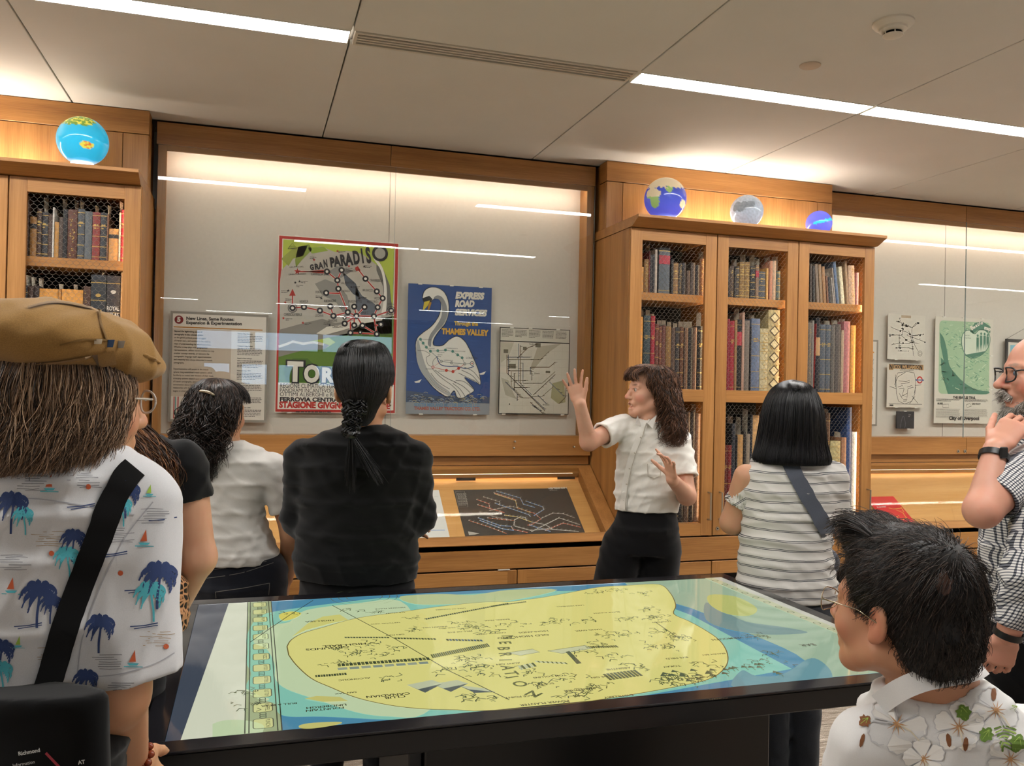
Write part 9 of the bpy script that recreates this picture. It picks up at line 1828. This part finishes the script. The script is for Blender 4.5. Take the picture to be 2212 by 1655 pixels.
def p_beard():
    t = thing('person', 'bald bearded person in a black and white checked shirt, hand at the chin', 'person', floorpt((2.236,1.931,1.119), 0)); hf = dirv(-.985, .10, -.02); bf = dirv(-.9, .35)
    sk = skinmat('skin_eight', '#c8937c', '#c8665a'); H = Head((2.237,1.927,1.655), basis(hf), 1.05)
    S_ = [((2.170,1.949,1.468), (2.294,1.910,1.477), .06, 0), ((2.140,1.958,1.433), (2.334,1.898,1.448), .085, 0), ((2.119,1.965,1.377), (2.369,1.888,1.383), .12, 0), ((2.104,1.970,1.267), (2.378,1.886,1.273), .135, 0), ((2.089,1.976,1.143), (2.380,1.886,1.149), .14, 0), ((2.086,1.978,1.047), (2.380,1.887,1.053), .14, 0), ((2.109,1.972,0.951), (2.379,1.888,0.957), .138, 0), ((2.119,1.969,0.852), (2.374,1.891,0.858), .135, 0)]
    a1 = [(2.131,1.857,1.388), (1.912,1.820,1.276), (2.010,1.873,1.437)]; a2 = [(2.116,1.799,1.367), (2.001,1.752,1.113), (1.985,1.800,0.936)]
    A = [q for s_ in S_ for q in s_[:2]]; F = bbox_field(A+a1+a2+[H.c], .16, .0065); secs(F, S_, -.016, .02)
    for a in (a1, a2): chain(F, a, (.050, .046, .030), .02)
    F.put(ecap(H.P(0, -.03, -.05), (2.236,1.929,1.449), .062, .068), .02); parts = [F.mesh()]
    F = Field(H.c-.19, H.c+.19, .0036); F.put(ecap(H.P(0, -.03, -.05), (2.236,1.929,1.455), .062, .068), .02); H.build(F, nose=1.08); parts.append(F.mesh())
    F = bbox_field([a1[2], (2.082,1.871,1.505)], .14, .0032); chain(F, a1[1:], (.046, .030), .02); hand(F, a1[2], dirv(.62, .05, .80), dirv(-.62, -.55, .55), -1, (.75, .80, .85, .9), .04, .7, 1.08, .6); parts.append(F.mesh())
    F = bbox_field([a2[2]], .16, .004); chain(F, a2[1:], (.046, .028), .02); hand(F, a2[2], dirv(-.1, .3, -1), dirv(-.2, -1, 0), 1, (.5, .5, .5, .5), .05); parts.append(F.mesh())
    Vs, Fs, o = [], [], 0
    for V, Fc in parts: Vs.append(V); Fs.append(Fc+o); o += len(V)
    body = np_mesh('body', np.concatenate(Vs), np.concatenate(Fs), (sk,), t); face_tint(body, H, ORG[t.name], '#a85a50', '#8d7d70', '#c45a4e', .65); H.eyes(t, '#5a6a78')
    Ux, Uz = tuple(RV), (0, 0, 1); F = bbox_field(A, .13, .0055); secs(F, S_, 0, .02); F.warp(folds(.006, (12, 8, 40, 0), (36, -16, -34, 2), (-28, 12, 50, 1))); chain(F, [H.P(0, -.03, -.06), (2.236,1.929,1.460)], (.064, .069), .006, op='sub'); sh = field_obj(F, 'shirt', checkmat('check_cloth', Ux, Uz), t)
    for a, q0, q1, nm in ((a1, 0, .80, 'check_sleeve_upper'), (a2, 0, 1, 'check_sleeve_long')):
        P_ = [V3(a[0]), V3(a[1])] if nm.endswith('upper') else [V3(x) for x in a]; d = unit(P_[-1]-P_[-2]); e = P_[0]+(P_[1]-P_[0])*.74 if nm.endswith('upper') else P_[2]-d*.035
        pts = [P_[0], e] if len(P_) == 2 else [P_[0], P_[1], e]; F = bbox_field(pts, .11, .005); chain(F, pts, (.072, .062) if len(pts) == 2 else (.072, .062, .048), .03); F.warp(folds(.006, (20, 12, 44, 0), (30, -20, -36, 2)))
        F.put((lambda X, Y, Z: np.maximum(-((X-e[0])*d[0]+(Y-e[1])*d[1]+(Z-e[2])*d[2]), np.sqrt((X-e[0])**2+(Y-e[1])**2+(Z-e[2])**2)-.085), e-.09, e+.09), .003, 'sub'); F.put(ecap(e-d*.03, e+d*.02, .050 if len(pts) == 2 else .036, .050 if len(pts) == 2 else .036), .003, 'sub')
        ax = unit(P_[1]-P_[0]); field_obj(F, 'sleeve', checkmat(nm, ax, unit(np.cross(ax, CF))), t)
    b = [((2.121,1.968,0.871), (2.371,1.892,0.877), .115, 0), ((2.110,1.973,0.772), (2.383,1.888,0.778), .135, 0), ((2.126,1.969,0.649), (2.375,1.892,0.654), .125, 0)]; lower(t, b, *legset((2.186,1.950,0.705), (2.318,1.909,0.708), bf), BLKT, fw=bf, r=(.10, .07, .056))
    # beard and moustache, short grey hair at the side
    BM = hairmat('beard_white', '#5d564f', '#938c83', '#d0cbc3', .55); rg = np.random.RandomState(8); F = Field(H.c-.16, H.c+.16, .0045); Cp = lambda a, b_, r0, r1: F.put(ecap(H.P(*a), H.P(*b_), r0*H.k, r1*H.k), .012)
    for q in (-1, 1): Cp((q*.060, .0, -.045), (q*.045, .045, -.085), .016, .020); Cp((q*.045, .045, -.085), (0, .078, -.112), .020, .024); Cp((0, .104, -.048), (q*.026, .094, -.066), .0065, .006)
    F.put(ell(H.P(0, .089, -.072), V3((.022, .016, .011))*H.k, H.R), .006, 'sub'); V, Fc = F.mesh(); ix = rg.choice(len(V), 2600); k = 6; u = np.linspace(0, 1, k)[None, :, None]; o_ = V[ix]-H.P(0, .02, -.06); o_ /= np.linalg.norm(o_, axis=1, keepdims=True); dd = o_*.7+np.array([0, 0, -.7])+rg.normal(0, .35, o_.shape); P = V[ix][:, None]+dd[:, None]*u*.012*rg.uniform(.5, 1.3, (len(ix), 1, 1)); hair_obj('beard', [(P, np.full((len(ix), k), .0008), np.repeat(rg.uniform(0, 1, len(ix)), k*3))], BM, t, [(V, Fc)])
    # black spectacles
    g = thing('spectacles', 'thick black framed spectacles on the bald bearded person', 'glasses', tuple(H.P(0, .11, .0)))
    for q in (-1, 1):
        c = lambda a: H.P(q*.034+.027*np.sign(math.cos(a))*abs(math.cos(a))**.6, .108-.012*abs(math.cos(a)), .0+.020*np.sign(math.sin(a))*abs(math.sin(a))**.7); m = MB(); m.tube([c(a) for a in np.linspace(0, 2*PI, 25)], .0026, 6, BAND); m.build('rim', None, g, smooth=True); m = MB(); m.add([c(a) for a in np.linspace(0, 2*PI, 22)[:-1]], [tuple(range(21))], LENS); m.build('lens', None, g)
        m = MB(); m.tube([H.P(q*.062, .096, .010), H.P(q*.078, .09, .012), H.P(q*.083, .0, .010), H.P(q*.084, -.02, -.002)], .0024, 6, BAND); m.build('temple_arm', None, g, smooth=True)
    m = MB(); m.tube([H.P(-.010, .106, .008), H.P(0, .110, .010), H.P(.010, .106, .008)], .0024, 6, BAND); m.build('bridge', None, g, smooth=True)
    for a, q, r, nm, lab in ((a1, .88, .036, 'wristwatch', 'black band watch on the raised wrist of the bearded person'), (a2, .97, .034, 'wristband', 'black band at the lowered wrist below the checked cuff')):
        e = V3(a[1])+(V3(a[2])-V3(a[1]))*q; d = unit(V3(a[2])-V3(a[1])); w = thing(nm, lab, 'watch' if nm == 'wristwatch' else 'band', tuple(e)); u_ = unit(np.cross(d, CF)); v_ = np.cross(d, u_); m = MB(); n = 24; P_ = []
        for hh in (-.009, .009):
            for rr_ in (r, r+.003): P_ += [tuple(e+d*hh+(u_*math.cos(2*PI*i/n)+v_*math.sin(2*PI*i/n))*rr_) for i in range(n)]
        ff = []
        for i in range(n): j = (i+1) % n; ff += [(i, j, 2*n+j, 2*n+i), (n+j, n+i, 3*n+i, 3*n+j), (j, i, n+i, n+j), (2*n+i, 2*n+j, 3*n+j, 3*n+i)]
        m.add(P_, ff, BAND); m.build('strap', None, w, smooth=40)
        if nm == 'wristwatch': m = MB(); ce = e-v_*(r+.004) if (v_@CF) > 0 else e+v_*(r+.004); m.box(*(ce[0]-.013, ce[0]+.013, ce[1]-.004, ce[1]+.004, ce[2]-.016, ce[2]+.016), BAND, .003); m.build('watch_case', None, w)
p_beard()
bg = thing('form', 'rounded grey backpack partly hidden behind the checked shirt', 'bag', floorpt((2.426,2.208,1.057), .95)); c = V3((2.434,2.205,1.061)); F = Field(c-.24, c+.24, .008); F.put(ecap(c+UP*.07, c-UP*.07, (.095, .08), (.10, .085), RV), 0); field_obj(F, 'pouch', cloth('form_grey', '#6b6c70', .8, 1200, .1, 12, .2), bg)  # stands in for an unidentified grey form, built like a rounded bag
